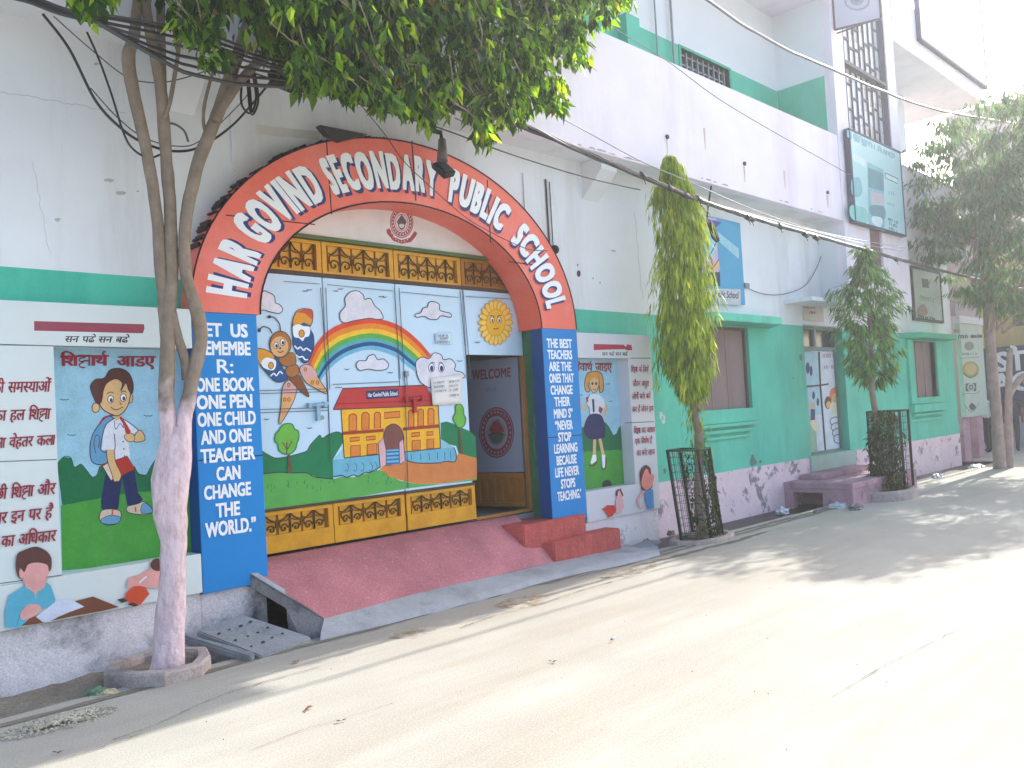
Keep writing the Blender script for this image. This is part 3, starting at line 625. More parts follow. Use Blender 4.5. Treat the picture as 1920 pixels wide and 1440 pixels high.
def archword(word, e0, e1):
    t0, t1 = tval(*e0), tval(*e1); ws = []
    for ch in word:
        vs, _ = glyphs(ch); ws.append(max(v[0] for v in vs)-min(v[0] for v in vs) if ch != 'I' else .16)
    gap = .07; tot = sum(ws)+gap*(len(ws)-1); u = 0; WB = .082
    for ch, w in zip(word, ws):
        a, b = t0+(t1-t0)*u/tot, t0+(t1-t0)*(u+w)/tot; u += w+gap; j0 = jit.uniform(-.012, .012); j1 = jit.uniform(-.014, .014)
        f = lambda uu, vv, a=a, b=b, j0=j0, j1=j1: arch(a+(b-a)*uu+j1*vv*.4, .20+j0+(.59+j1)*vv, 0)
        g = lambda uu, vv, a=a, b=b: arch(a+(b-a)*uu+(t1-t0)/abs(t1-t0)*.012, .15+.59*vv, 0)
        if ch == 'I':
            for P_t, fn, m in ((lt_w, f, LETTER_W), (lt_n, g, LETTER_N)):
                off = P_t.off(); q = P_t.bm.faces.new([P_t.bm.verts.new(fn(*c)+off) for c in ((-.15, 0), (1.15, 0), (1.15, 1), (-.15, 1))]); q.material_index = P_t.mi(m)
            continue
        lt_w.glyph_map(ch, f, LETTER_W, WB); lt_n.glyph_map(ch, g, LETTER_N, WB)
archword('HAR', zc([(290, 1190)])[0], zc([(455, 850)])[0])
archword('GOVIND', zc([(500, 800)])[0], zc([(955, 430)])[0])
archword('SECONDARY', zc([(1000, 385)])[0], zd([(515, 375)])[0])
archword('PUBLIC', zd([(600, 435)])[0], zd([(975, 690)])[0])
archword('SCHOOL', zd([(1030, 780)])[0], zd([(1325, 1280)])[0])
lt_n.obj('letter_shadow', ar); lt_w.obj('lettering', ar)
# pillars
def pillar(x0, x1, zb, joint_px, lines, side):
    bm = B(); box(bm, x0, x1, 0, WY-.013, zb, AZ-.002, bev=.006); pl = obj('pillar', bm, BLUE, gateway)
    bm = B(); xs = x0-.002; box(bm, xs-.001, xs+.0015, .004, WY-.016, zb+.004, AZ-.006); obj('side_face', bm, BLUE_DK, pl)  # left face in a darker blue than the front
    q = Paint(0, start=3)
    c = at(*joint_px, 0); q.poly([Vector((x0, 0, c.z)), Vector((x1, 0, c.z)), Vector((x1, 0, c.z-.009)), Vector((x0, 0, c.z-.009))], BLACK)
    for s, px, py, w, h in lines: q.text(s, px, py, w, h, LETTER_W, .06 if s != 'R:' else .02)
    q.obj('lettering', pl)
XLc = 425
pillar(-2.145, -1.63, .38, (425, 858), [('LET  US', 418, 619, .40, .105), ('REMEMBE', 421, 653, .42, .105), ('R:', 422, 687, .13, .105), ('ONE BOOK', 423, 721, .46, .105), ('ONE PEN', 422, 753, .44, .105),
    ('ONE CHILD', 426, 785, .46, .105), ('AND ONE', 425, 818, .40, .105), ('TEACHER', 428, 852, .43, .105), ('CAN', 428, 887, .19, .105), ('CHANGE', 427, 920, .37, .105), ('THE', 427, 955, .19, .105), ('WORLD.”', 433, 988, .40, .11)], -1)
pillar(1.60, 2.145, .40, (1050, 818), [('THE BEST', 1049, 644, .40, .10), ('TEACHERS', 1050, 665, .39, .10), ('ARE THE', 1050.5, 687, .36, .10), ('ONES THAT', 1053, 709, .39, .10), ('CHANGE', 1053, 731, .35, .10), ('THEIR', 1054, 753, .25, .10), ('MIND S”', 1056, 775, .30, .10),
    ('“NEVER', 1057, 797, .28, .10), ('STOP', 1058.5, 819, .21, .10), ('LEARNING', 1060.5, 840, .37, .10), ('BECAUSE', 1062, 862, .32, .10), ('LIFE NEVER', 1063, 884, .38, .10), ('STOPS', 1064.5, 906, .23, .10), ('TEACHING.’', 1067, 928, .38, .10)], 1)
# jambs behind the pillars, tympanum with the crest
for x0, x1 in ((-1.72, -1.58), (1.68, 1.76)): bm = B(); box(bm, x0, x1, WY-.012, .58, .35, 2.9); obj('jamb', bm, JAMB, gateway)
TY = .325
bm = B(); a = [Vector((x, TY, 3.19)) for x in (-1.3, 1.3)]; pts = [arch(math.pi*i/40, .1, TY) for i in range(41)]; pts = [q for q in pts if q.z > 3.19]; pts = [Vector((pts[0].x+.05, TY, 3.19))]+pts+[Vector((pts[-1].x-.05, TY, 3.19))]
prism(bm, pts, (0, .03, 0)); ty = obj('tympanum', bm, M('white_tympanum', (224, 222, 220), .8, .06, 2, .05, 30, (196, 188, 184), .5, 1.5), gateway)
bm = B(); box(bm, -1.45, 1.5, TY-.02, TY+.03, 3.155, 3.188); obj('lintel_bar', bm, M('green_lintel_bar', (86, 112, 66), .6, .15, 4), gateway)
CR = P_('crest_maroon', (168, 74, 84)); CRW = P_('crest_white', (228, 220, 220)); GRY = P_('crest_grey', (105, 96, 104))
p = Paint(TY)
def crest(p, cx, cy, rx, ry, m, w, g):
    p.poly([(cx-rx*1.30, cy+ry*.45), (cx-rx*1.02, cy+ry*.38), (cx-rx*.6, cy+ry*.95), (cx, cy+ry*1.12), (cx+rx*.7, cy+ry*.98), (cx+rx*1.1, cy+ry*.55), (cx+rx*1.34, cy+ry*.66), (cx+rx*1.2, cy+ry*.9), (cx+rx*.8, cy+ry*1.25), (cx, cy+ry*1.36), (cx-rx*.7, cy+ry*1.18), (cx-rx*1.25, cy+ry*.7)], m)
    for k in range(9): a = math.pi*(.18+.64*k/8); p.ell(cx+rx*1.02*math.cos(a), cy+ry*1.2*math.sin(a)+1, rx*.04, ry*.055, w, n=6)
    p.ell(cx, cy, rx, ry, m); p.ell(cx, cy, rx*.93, ry*.93, w); p.ell(cx, cy, rx*.89, ry*.89, m)
    for k in range(22):
        a = 2*math.pi*k/22; p.ell(cx+rx*.76*math.cos(a), cy+ry*.76*math.sin(a), rx*.055, ry*.075, w, n=6)
    p.ell(cx, cy, rx*.64, ry*.64, w); p.ell(cx, cy+ry*.02, rx*.55, ry*.55, CR if m is not CR else m); p.ell(cx, cy+ry*.02, rx*.51, ry*.51, w)
    p.poly([(cx-rx*.42, cy-ry*.05), (cx, cy-ry*.5), (cx+rx*.42, cy-ry*.05), (cx+rx*.32, cy+ry*.12), (cx-rx*.32, cy+ry*.12)], g)
    p.blob([(cx-rx*.28, cy+ry*.08), (cx+rx*.28, cy+ry*.08), (cx+rx*.22, cy+ry*.38), (cx, cy+ry*.48), (cx-rx*.22, cy+ry*.38)], GRY)
    p.blob([(cx-rx*.2, cy+ry*.12), (cx+rx*.2, cy+ry*.12), (cx+rx*.15, cy+ry*.33), (cx-rx*.15, cy+ry*.33)], w)
crest(p, 753, 417, 22, 29.5, CR, CRW, GRY); p.obj('crest', ty)

# ------------------------------------------------------------------ the steel school gate
GY = .35
gate = thing('school_gate', 'yellow and pale blue steel school gate with a painted mural', 'gate', (0, GY, .52))
XS = [-1.62, -.80, -.015, .835, 1.665]; ZB, ZT = .895, 2.82
bm = B(); box(bm, -1.62, 1.67, GY-.01, GY+.05, 2.835, 2.865); obj('upper_rail', bm, BROWN_RAIL, gate)
bm = B(); box(bm, -1.62, .86, GY-.012, GY+.05, .872, .893); obj('lower_rail', bm, BROWN_RAIL, gate)
bm = B()
for i in range(4):
    z0 = ZB if i < 3 else 2.175
    x0, x1 = XS[i]+.006, XS[i+1]-.006
    b2 = B(); box(b2, x0, x1, GY, GY+.03, z0, ZT+.012, bev=.004); obj('gate_panel', b2, SKYB, gate)
bm.free()
def grille(x0, x1, z0, z1, name='scroll_grille', dark=False, base=None, n=None):
    """frame of yellow flats, vertical flats behind, dark iron scrolls in front"""
    bm = B(); t = .045
    box(bm, x0, x0+t, GY, GY+.035, z0, z1); box(bm, x1-t, x1, GY, GY+.035, z0, z1); box(bm, x0+t, x1-t, GY, GY+.035, z1-.03, z1); 
    if base is not None: box(bm, x0, x1, GY-.004, GY+.04, base, z0+.02)
    else: box(bm, x0+t, x1-t, GY, GY+.035, z0, z0+.02)
    fr = obj(name, bm, YEL if not dark else YEL_DK, gate)
    bm = B(); a, b = x0+t+.02, x1-t-.02; n = n or max(3, int((b-a)/.11)); w = (b-a)/n
    for i in range(n):
        box(bm, a+w*i+.012, a+w*(i+1)-.012, GY+.022, GY+.032, z0+.02, z1-.03)
    obj('slats', bm, YEL if not dark else YEL_DK, fr)
    bm = B(); box(bm, x0+t, x1-t, GY+.035, GY+.045, z0+.02, z1-.03); obj('back_sheet', bm, YEL_DK, fr)
    bm = B(); h = z1-z0-.05; r = min(w*.42, h*.24)
    for i in range(n):
        cx = a+w*(i+.5); s = 1 if i % 2 else -1; cz = z0+.02+r*1.15
        sp = [(cx+s*(r*.15+r*.85*k/14)*math.cos(math.pi*2.3*k/14+2.2), GY+.012, cz+(r*.15+r*.85*k/14)*math.sin(math.pi*2.3*k/14+2.2)) for k in range(15)]
        tube(bm, sp, .0065, 5)
        tube(bm, spline([(cx+s*r*.9, GY+.012, cz+r*.2), (cx+s*w*.35, GY+.012, cz+h*.32), (cx-s*w*.1, GY+.012, cz+h*.5), (cx-s*w*.45, GY+.012, z1-.035)], 4), .0065, 5)
        tube(bm, [(cx-s*w*.48, GY+.01, z0+.03), (cx-s*w*.48, GY+.01, z1-.03)], .005, 4)
        tube(bm, spline([(cx-w*.45, GY+.008, cz+h*.45), (cx, GY+.008, cz+h*.36), (cx+w*.45, GY+.008, cz+h*.45)], 4), .005, 4)
    obj('scrolls', bm, M('brown_scroll_iron', (96, 70, 44), .6, .2, 6), fr)
for x0, x1 in ((-1.5, -.80), (-.79, -.02), (-.01, .82), (.83, 1.67)): grille(x0, x1, 2.87, 3.15, dark=(x0 > .8))
grille(XS[0], XS[1]-.004, .655, .868, base=.532); grille(XS[1]+.004, XS[2]-.012, .655, .868, base=.532); grille(XS[2]+.012, .858, .655, .868, base=.532)
bm = B(); box(bm, 1.64, 1.675, GY-.003, GY+.05, .515, 2.172); box(bm, .86, 1.64, GY-.003, GY+.05, .515, .545); obj('wicket_frame', bm, M('brown_yellow_frame', (176, 126, 62), .6, .15, 5), gate)
# mural
p = Paint(GY, start=3)
C_ = {k: P_(k, v) for k, v in dict(hill=(22, 128, 82), grass=(92, 176, 84), path=(216, 134, 72), fence=(112, 186, 214), fence_l=(146, 206, 226), school=(244, 186, 42), roof=(198, 60, 58), band=(170, 58, 40), wind=(226, 138, 52), brown=(128, 78, 70), stairp=(224, 180, 190), stair=(52, 110, 172), navy=(44, 56, 110), crown=(112, 186, 72), trunk=(106, 84, 62), cloud=(226, 226, 240), rb1=(224, 76, 46), rb2=(238, 140, 36), rb3=(244, 200, 48), rb4=(96, 176, 74), rb5=(82, 176, 186), rb6=(32, 84, 142), rb7=(112, 188, 224), bfly=(176, 112, 50), bfly_d=(140, 78, 38), wing=(34, 86, 146), wing_o=(234, 160, 44), wing_r=(214, 76, 52), pink=(226, 172, 172), peach=(232, 176, 120), sun=(246, 192, 48), sun_d=(226, 150, 30), sun_l=(250, 212, 96)).items()}
OUT = P_('outline', (52, 56, 74))
zfd = lambda dy: Z(470, 740-0, 4.465)
p.poly(zf([(85, 465), (150, 505), (210, 530), (300, 520), (400, 495), (470, 470), (500, 420), (560, 355), (580, 340), (600, 365), (650, 335), (720, 312), (765, 325), (785, 380), (690, 540), (690, 712), (560, 692), (480, 660), (300, 660), (100, 668)]), C_['hill'])
p.poly(zf([(1590, 235), (1640, 225), (1690, 240), (1760, 275), (1800, 290), (1840, 310), (1882, 350), (1892, 530), (1830, 545), (1740, 490), (1720, 430), (1590, 400)]), C_['hill'])
p.poly(zf([(100, 665), (230, 650), (350, 655), (470, 655), (540, 690), (690, 705), (760, 690), (860, 690), (960, 660), (1080, 628), (1130, 660), (1250, 720), (1400, 750), (1600, 748), (1893, 700), (1893, 716), (1310, 785), (690, 893), (122, 968)]), C_['grass'])
p.poly(zf([(1080, 622), (1140, 580), (1250, 580), (1310, 555), (1420, 575), (1600, 570), (1710, 540), (1740, 490), (1892, 530), (1893, 700), (1600, 745), (1400, 750), (1250, 715), (1140, 675)]), C_['path'])
p.line(zf([(100, 664), (230, 650), (350, 655), (470, 655), (540, 690), (690, 705)]), OUT, 2); p.line(zf([(85, 465), (150, 505), (210, 530), (300, 520), (400, 495), (470, 470), (500, 420), (560, 355), (580, 340), (600, 365), (650, 335), (720, 312), (765, 325)]), OUT, 1.6)
rg = random.Random(4)
for k in range(26): x, y = rg.uniform(120, 1250), 0; y = 760+rg.uniform(0, 90)-(x-120)*.09; q = zf([(x, y), (x+rg.uniform(-6, 10), y-rg.uniform(15, 40))]); p.line(q, C_['hill'], 1.2, smooth=False)
p.poly(zf([(690, 540), (770, 455), (782, 530)]), C_['fence_l']); p.poly(zf([(685, 545), (1080, 500), (1085, 605), (1000, 650), (960, 655), (900, 680), (860, 675), (800, 692), (690, 690)]), C_['fence']); p.line(zf([(690, 690), (760, 675), (800, 692), (860, 672), (900, 682), (960, 650), (1000, 650), (1085, 605)]), OUT, 2)
p.poly(zf([(1590, 370), (1700, 440), (1580, 455)]), C_['fence_l']); p.poly(zf([(1285, 485), (1700, 440), (1722, 500), (1710, 560), (1640, 558), (1560, 572), (1400, 572), (1300, 550)]), C_['fence']); p.line(zf([(1300, 550), (1400, 572), (1560, 572), (1640, 558), (1710, 560), (1720, 500), (1700, 440)]), OUT, 1.8)
for x in (800, 870, 930, 1000, 1040): p.line(zf([(x, 575-(x-800)*.05), (x+18, 600), (x+8, 640), (x-12, 630)]), C_['rb6'], 1)
for x in (1340, 1420, 1490, 1560, 1620, 1670): p.line(zf([(x, 500-(x-1340)*.08), (x+6, 545)]), C_['rb6'], 1, smooth=False)
p.poly(zf([(755, 125), (1568, 85), (1588, 448), (782, 530)]), C_['school'])
p.poly(zf([(770, -52), (1460, -80), (1560, 90), (690, 125)]), C_['roof']); p.line(zf([(690, 125), (770, -52), (1460, -80), (1562, 90), (690, 125)]), OUT, 1.8, smooth=False)
p.line(zf([(712, 78), (1535, 48)]), P_('roof_dk', (160, 42, 46)), 2, smooth=False)
p.poly(zf([(765, 310), (1112, 285), (1112, 312), (768, 338)]), C_['band']); p.poly(zf([(1270, 275), (1580, 247), (1582, 275), (1272, 302)]), C_['band'])
p.line(zf([(755, 125), (782, 530)]), OUT, 1.8, smooth=False); p.line(zf([(1568, 85), (1588, 448)]), OUT, 1.8, smooth=False); p.line(zf([(782, 530), (1075, 500)]), OUT, 1.8, smooth=False); p.line(zf([(1290, 480), (1588, 448)]), OUT, 1.8, smooth=False)
def awin(x0, y0, x1, y1, sk=-.03):
    q = [(x0, y1), (x0, y0+(x1-x0)*.45)]+[((x0+x1)/2-(x1-x0)/2*math.cos(a), y0+(x1-x0)*.45-(x1-x0)*.45*math.sin(a)) for a in [math.pi*i/8 for i in range(1, 8)]]+[(x1, y0+(x1-x0)*.45), (x1, y1-4)]
    p.poly(zf(q), C_['wind']); p.line(zf(q), C_['band'], 1.8, closed=True, smooth=False)
for a in ((822, 160, 885, 303), (928, 148, 990, 292), (1033, 146, 1085, 282), (1318, 128, 1365, 270), (1398, 120, 1445, 262), (1482, 114, 1533, 250)): awin(*a)
for a in ((830, 362, 908, 392), (966, 352, 1042, 382), (1345, 321, 1412, 352), (1472, 313, 1525, 342), (836, 428, 915, 520), (973, 416, 1055, 503), (1349, 386, 1417, 463), (1474, 374, 1531, 452), (1117, 150, 1247, 200)): p.rect(*zf([a[:2]])[0], *zf([a[2:]])[0], C_['wind'], C_['band'], 1.8, -.09)
p.blob(zf([(1110, 580), (1112, 400), (1112, 330), (1140, 270), (1195, 245), (1245, 272), (1275, 330), (1278, 400), (1250, 480), (1240, 560)]), C_['brown'], OUT, 1.4)
p.poly(zf([(1120, 465), (1242, 455), (1250, 580), (1130, 588)]), C_['rb7'])
for y in (476, 508, 540, 572): p.poly(zf([(1122, y), (1243, y-8), (1244, y+6), (1123, y+14)]), C_['stair'])
p.poly(zf([(1065, 405), (1110, 362), (1132, 465), (1132, 588), (1082, 612)]), C_['stairp']); p.poly(zf([(1240, 400), (1275, 372), (1292, 550), (1255, 582), (1242, 565)]), C_['stairp'])
for q in ([(1065, 405), (1110, 362), (1132, 465), (1132, 588), (1082, 612)], [(1240, 400), (1275, 372), (1292, 550), (1255, 582), (1242, 565)]): p.line(zf(q), OUT, 1.4, closed=True, smooth=False)
p.poly(ze([(965, 862), (1235, 845), (1235, 915), (968, 930)]), C_['navy']); p.tquad('Har Govind Public School', *ze([(978, 878), (1226, 862), (1226, 900), (980, 914)]), LETTER_W, .03)
# left tree and right tree
p.poly(zf([(295, 400), (322, 400), (330, 540), (345, 655), (305, 658), (310, 540)]), C_['trunk'])
p.blob(ze([(300, 1135), (345, 1142), (365, 1180), (397, 1200), (400, 1260), (385, 1300), (372, 1350), (330, 1388), (275, 1388), (235, 1360), (225, 1310), (200, 1280), (205, 1225), (235, 1190), (260, 1150)]), C_['crown'], C_['hill'], 2.2)
p.line(ze([(300, 1390), (300, 1290)]), C_['trunk'], 2.4, smooth=False); p.line(ze([(300, 1350), (262, 1290)]), C_['trunk'], 2, smooth=False); p.line(ze([(305, 1350), (345, 1280)]), C_['trunk'], 2, smooth=False)
p.poly(ze([(1738, 1150), (1752, 1150), (1775, 1380), (1745, 1385)]), C_['trunk']); p.blob(ze([(1740, 965), (1775, 1000), (1782, 1060), (1797, 1090), (1785, 1150), (1745, 1170), (1712, 1140), (1690, 1090), (1712, 1040), (1710, 995)]), C_['crown'], C_['hill'], 2)
# rainbow
Oc = spline([(a, b, 0) for a, b in [(475, 645), (560, 450), (720, 315), (990, 255), (1220, 305), (1390, 430), (1505, 560)]], 8); Ic = spline([(a, b, 0) for a, b in [(585, 775), (660, 675), (800, 570), (1000, 515), (1190, 560), (1300, 640), (1390, 705)]], 8)
fr_ = [0, .16, .33, .48, .63, .75, .88, 1.0]
for k in range(7):
    m = C_['rb%d' % (k+1)]; off = p.off()
    A = [o.lerp(i_, fr_[k]) for o, i_ in zip(Oc, Ic)]; Bc = [o.lerp(i_, fr_[k+1]) for o, i_ in zip(Oc, Ic)]
    va = [p.bm.verts.new(p.w(ze([(v.x, v.y)])[0])+off) for v in A]; vb = [p.bm.verts.new(p.w(ze([(v.x, v.y)])[0])+off) for v in Bc]
    for i in range(len(va)-1): f = p.bm.faces.new((va[i], va[i+1], vb[i+1], vb[i])); f.material_index = p.mi(m)
# clouds
for q in ([(750, 270), (745, 210), (790, 150), (785, 90), (830, 35), (890, 25), (940, 60), (950, 95), (1000, 90), (1035, 150), (1080, 190), (1105, 255), (1040, 262), (990, 254), (860, 275), (790, 292)], [(40, 205), (70, 120), (100, 30), (150, 40), (195, 70), (205, 125), (240, 140), (265, 180), (240, 212), (180, 205), (140, 195), (100, 185)], [(1375, 222), (1420, 207), (1440, 170), (1475, 160), (1490, 122), (1530, 115), (1575, 138), (1580, 185), (1620, 200), (1670, 215), (1668, 245), (1590, 232), (1560, 262), (1500, 262), (1450, 238), (1385, 245)], [(880, 650), (905, 610), (960, 610), (985, 570), (1030, 560), (1060, 600), (1110, 595), (1150, 640), (1130, 680), (1060, 690), (980, 680), (910, 690)], [(1385, 700), (1380, 620), (1430, 580), (1490, 590), (1530, 545), (1590, 560), (1610, 600), (1670, 595), (1710, 640), (1705, 690), (1760, 705), (1790, 745), (1700, 765), (1520, 765), (1500, 835), (1420, 790), (1395, 740)]):
    p.blob(ze(q), C_['cloud'], OUT, 1.6)
for x in (1510, 1592): p.ell(*ze([(x, 668)])[0], 5.2, 8.2, LETTER_W, OUT, 1.2); p.ell(*ze([(x+2, 674)])[0], 3.2, 5.6, C_['navy'])
p.line(ze([(1500, 632), (1522, 622), (1535, 632)]), OUT, 1.4); p.line(ze([(1570, 632), (1585, 622), (1605, 632)]), OUT, 1.4)
for x, y in ((800, 680), (1165, 708), (128, 1098), (488, 1172), (1745, 610), (1090, 72), (455, 25), (488, 15), (708, 25), (750, 8), (1112, 75), (1895, 455)): p.line(ze([(x-22, y-2), (x-5, y+3), (x, y), (x+8, y+4), (x+22, y-3)]), OUT, 1.2)
# butterfly
p.blob(ze([(265, 830), (320, 768), (372, 810), (378, 880), (330, 1000), (237, 1142), (250, 990)]), C_['peach'], OUT, 1.4); p.blob(ze([(268, 830), (320, 770), (370, 810), (376, 860), (330, 890), (270, 900)]), C_['pink'])
p.blob(ze([(405, 680), (450, 643), (512, 660), (565, 755), (640, 885), (520, 830), (450, 780)]), C_['peach'], OUT, 1.4); p.blob(ze([(408, 680), (450, 645), (510, 660), (552, 735), (500, 770), (450, 760)]), C_['pink'])
for x, y in ((455, 682), (315, 812), (280, 935), (315, 935), (512, 792), (555, 792)): p.ell(*ze([(x, y)])[0], 2.6, 3.4, C_['wing_o'], OUT, .9)
p.blob(ze([(350, 420), (343, 320), (360, 240), (390, 190), (440, 175), (500, 182), (516, 215), (510, 290), (490, 335), (520, 400), (522, 500), (480, 610), (435, 625), (385, 560), (352, 470)]), C_['wing'], OUT, 1.6)
p.blob(ze([(350, 300), (362, 240), (392, 190), (440, 178), (500, 184), (514, 215), (508, 280), (490, 310), (440, 290), (390, 320)]), C_['wing_o']); p.blob(ze([(385, 205), (440, 178), (500, 184), (513, 215), (505, 262), (450, 215)]), C_['wing_r'])
p.blob(ze([(352, 320), (395, 305), (440, 320), (490, 330), (485, 400), (450, 415), (430, 445), (400, 420), (360, 410), (348, 360)]), LETTER_W); p.ell(*ze([(422, 382)])[0], 5.2, 7, C_['wing_o'], OUT, 1.2)
p.line(ze([(362, 485), (390, 510), (410, 495), (440, 522), (460, 505), (500, 530)]), LETTER_W, 2.6); p.line(ze([(375, 560), (400, 580), (430, 575), (450, 600), (475, 600)]), LETTER_W, 2.6)
p.blob(ze([(48, 520), (100, 512), (170, 545), (230, 610), (270, 680), (308, 748), (262, 785), (200, 780), (130, 710), (70, 630)]), C_['wing'], OUT, 1.6); p.blob(ze([(50, 520), (100, 514), (168, 548), (190, 590), (110, 610), (75, 640), (58, 590)]), C_['wing_o'])
p.blob(ze([(85, 620), (120, 585), (165, 590), (205, 610), (205, 660), (180, 690), (130, 680), (95, 660)]), LETTER_W); p.ell(*ze([(165, 650)])[0], 4.8, 6.4, C_['wing_o'], OUT, 1.2); p.line(ze([(160, 740), (190, 715), (210, 735), (240, 700), (262, 720)]), LETTER_W, 2.4)
p.blob(ze([(320, 760), (390, 725), (440, 800), (485, 910), (420, 870), (350, 800)]), C_['bfly_d'], OUT, 1.2)
p.blob(ze([(285, 690), (320, 650), (375, 640), (400, 680), (385, 730), (330, 750), (300, 730)]), C_['bfly'], OUT, 1.4); p.blob(ze([(228, 600), (265, 570), (340, 540), (370, 580), (372, 630), (320, 655), (265, 650)]), C_['bfly'], OUT, 1.4)
p.ell(*ze([(244, 472)])[0], 20, 24.5, C_['bfly'], OUT, 1.6); p.ell(*ze([(236, 492)])[0], 16.5, 19, C_['peach'])
for x, y in ((208, 482), (262, 455)): p.ell(*ze([(x, y)])[0], 4.4, 6.2, LETTER_W, OUT, 1.2); p.ell(*ze([(x+3, y+4)])[0], 2.4, 3.6, BLACK)
p.line(ze([(222, 528), (240, 540), (270, 530)]), OUT, 1.6); p.ell(*ze([(242, 505)])[0], 1.8, 2, BLACK)
p.line(ze([(243, 362), (235, 300), (195, 250), (150, 240)]), OUT, 2); p.ell(*ze([(152, 242)])[0], 3.6, 2.8, OUT); p.line(ze([(175, 380), (150, 340), (100, 325), (70, 350)]), OUT, 2); p.ell(*ze([(68, 355)])[0], 2.8, 3.8, OUT)
# sun over the wicket
sx, sy = zg([(607, 250)])[0]
for k in range(20):
    a = 2*math.pi*k/20; p.ell(sx+23*math.cos(a), sy+33*math.sin(a), 9.5, 4.8, C_['sun_l'], C_['sun_d'], 1.6, 18, math.atan2(math.sin(a)*33, math.cos(a)*23))
p.ell(sx, sy, 17.5, 25, C_['sun'], C_['sun_d'], 1.4)
for dx in (-7, 6): p.ell(sx+dx, sy-5, 3.8, 5.6, LETTER_W, C_['bfly_d'], 1.2); p.ell(sx+dx+.5, sy-4, 1.8, 3, C_['bfly_d'])
p.line([(sx-12, sy-13), (sx-6, sy-13), (sx-2, sy-10)], C_['bfly_d'], 1.4); p.line([(sx+2, sy-10), (sx+7, sy-14), (sx+11, sy-13)], C_['bfly_d'], 1.4); p.line([(sx-5, sy+11), (sx, sy+12), (sx+5, sy+10)], C_['roof'], 2.2); p.ell(sx, sy+5, 1.4, 2, C_['sun_d'])
# panel seams and pressed lines
LN = P_('seam_line', (58, 74, 92))
for q in (ze([(578, 0), (640, 850)]), ze([(640, 850), (660, 1440)]), ze([(622, 0), (655, 850)]), ze([(1195, 0), (1245, 760)]), ze([(1235, 0), (1282, 800)]), ze([(1285, 800), (1310, 1680)]), ze([(1745, 20), (1810, 760)]), ze([(1770, 20), (1835, 760)])): p.line(q, LN, 1.4, smooth=False)
for q in ([(70, 860), (635, 845)], [(70, 885), (640, 868)], [(75, 1018), (640, 1002)], [(75, 1045), (640, 1025)], [(680, 808), (1240, 785)], [(700, 835), (760, 833)]): p.line(ze(q), LN, 1.2, smooth=False)
for x0, x1, y0, y1 in ((530, 598, 528, 533), (612, 735, 534, 546), (750, 858, 548, 558), (872, 970, 556, 562)): p.line([(x0, y0), (x1, y1)], LN, 1, smooth=False)
p.obj('mural', gate)
# bolts
def bolt(px, py, mat, w=.2):
    q = at(px, py, GY-.02); bm = B(); tube(bm, [(q.x-w/2, GY-.03, q.z), (q.x+w/2, GY-.03, q.z+.01)], .012, 8); box(bm, q.x-.02, q.x+.015, GY-.035, GY+.0, q.z-.13, q.z+.02, bev=.003); box(bm, q.x-w/2, q.x-w/2+.03, GY-.045, GY+.0, q.z-.02, q.z+.022); box(bm, q.x+w/2-.05, q.x+w/2-.02, GY-.045, GY+.0, q.z-.018, q.z+.028); obj('slide_bolt', bm, mat, gate)
bolt(596, 760, P_('bolt_blue', (150, 190, 212))); bolt(777, 748, P_('bolt_red', (186, 58, 56)), .24)
q = at(760, 702, GY); bm = B(); box(bm, q.x-.02, q.x+.02, GY-.03, GY, q.z-.02, q.z+.03, bev=.004); tube(bm, [(q.x, GY-.02, q.z-.02), (q.x, GY-.02, q.z-.12)], .006, 6); obj('latch', bm, STEEL, gate)
q = at(602, 783, GY); bm = B(); tube(bm, [(q.x, GY-.02, q.z), (q.x, GY, q.z)], .02, 12); obj('lock', bm, STEEL, gate)
# open wicket leaf, swung inwards on its right-hand hinge
HX, HY = 1.63, GY+.06; ang = math.radians(78)
ld = Vector((-math.cos(ang), math.sin(ang), 0)); ln = Vector((-math.sin(ang), -math.cos(ang), 0))
hinge = Vector((HX, HY, 0)); Wd = .80
def leafbox(bm, u0, u1, z0, z1, th=.03, off=0):
    a = hinge+ld*u0-ln*off; b = hinge+ld*u1-ln*off
    prism(bm, [Vector((a.x, a.y, z0)), Vector((b.x, b.y, z0)), Vector((b.x, b.y, z1)), Vector((a.x, a.y, z1))], -ln*th)
bm = B(); leafbox(bm, .0, Wd, .93, 2.165); wl_ = obj('wicket_door', bm, M('blue_grey_leaf_paint', (140, 150, 172), .4, .1, 3), gate)
bm = B(); leafbox(bm, 0, Wd, .56, .60, .04); leafbox(bm, 0, Wd, .86, .92, .04)
n = 8
for k in range(n+1): leafbox(bm, Wd*k/n-.01 if k else 0, min(Wd*k/n+.035, Wd), .60, .86, .02, .01)
leafbox(bm, 0, Wd, .60, .86, .01, .032); obj('lower_grille', bm, YEL_DK, wl_)
bm = B(); a = hinge-ld*.035; tube(bm, [(a.x, a.y, .55), (a.x, a.y, 2.16)], .02, 8); obj('hinge_post', bm, M('brown_hinge_post', (150, 112, 78), .6, .15, 5), gate)
p = Paint(plane=(hinge+ln*.0005, ln)); MR = P_('welcome_maroon', (132, 44, 58))
p.tquad('WELCOME', *zg([(440, 592), (722, 570), (722, 640), (440, 668)]), MR, .05)
cx, cy = zg([(618, 1040)])[0]; wgt = P_('leaf_greyblue', (138, 146, 166)); p.ell(cx, cy, 33, 48, MR); p.ell(cx, cy, 31, 45, wgt); p.ell(cx, cy, 30, 43.5, MR)
for k in range(26):
    a = 2*math.pi*k/26; p.ell(cx+26*math.cos(a), cy+38*math.sin(a), 1.6, 2.6, wgt, n=8)
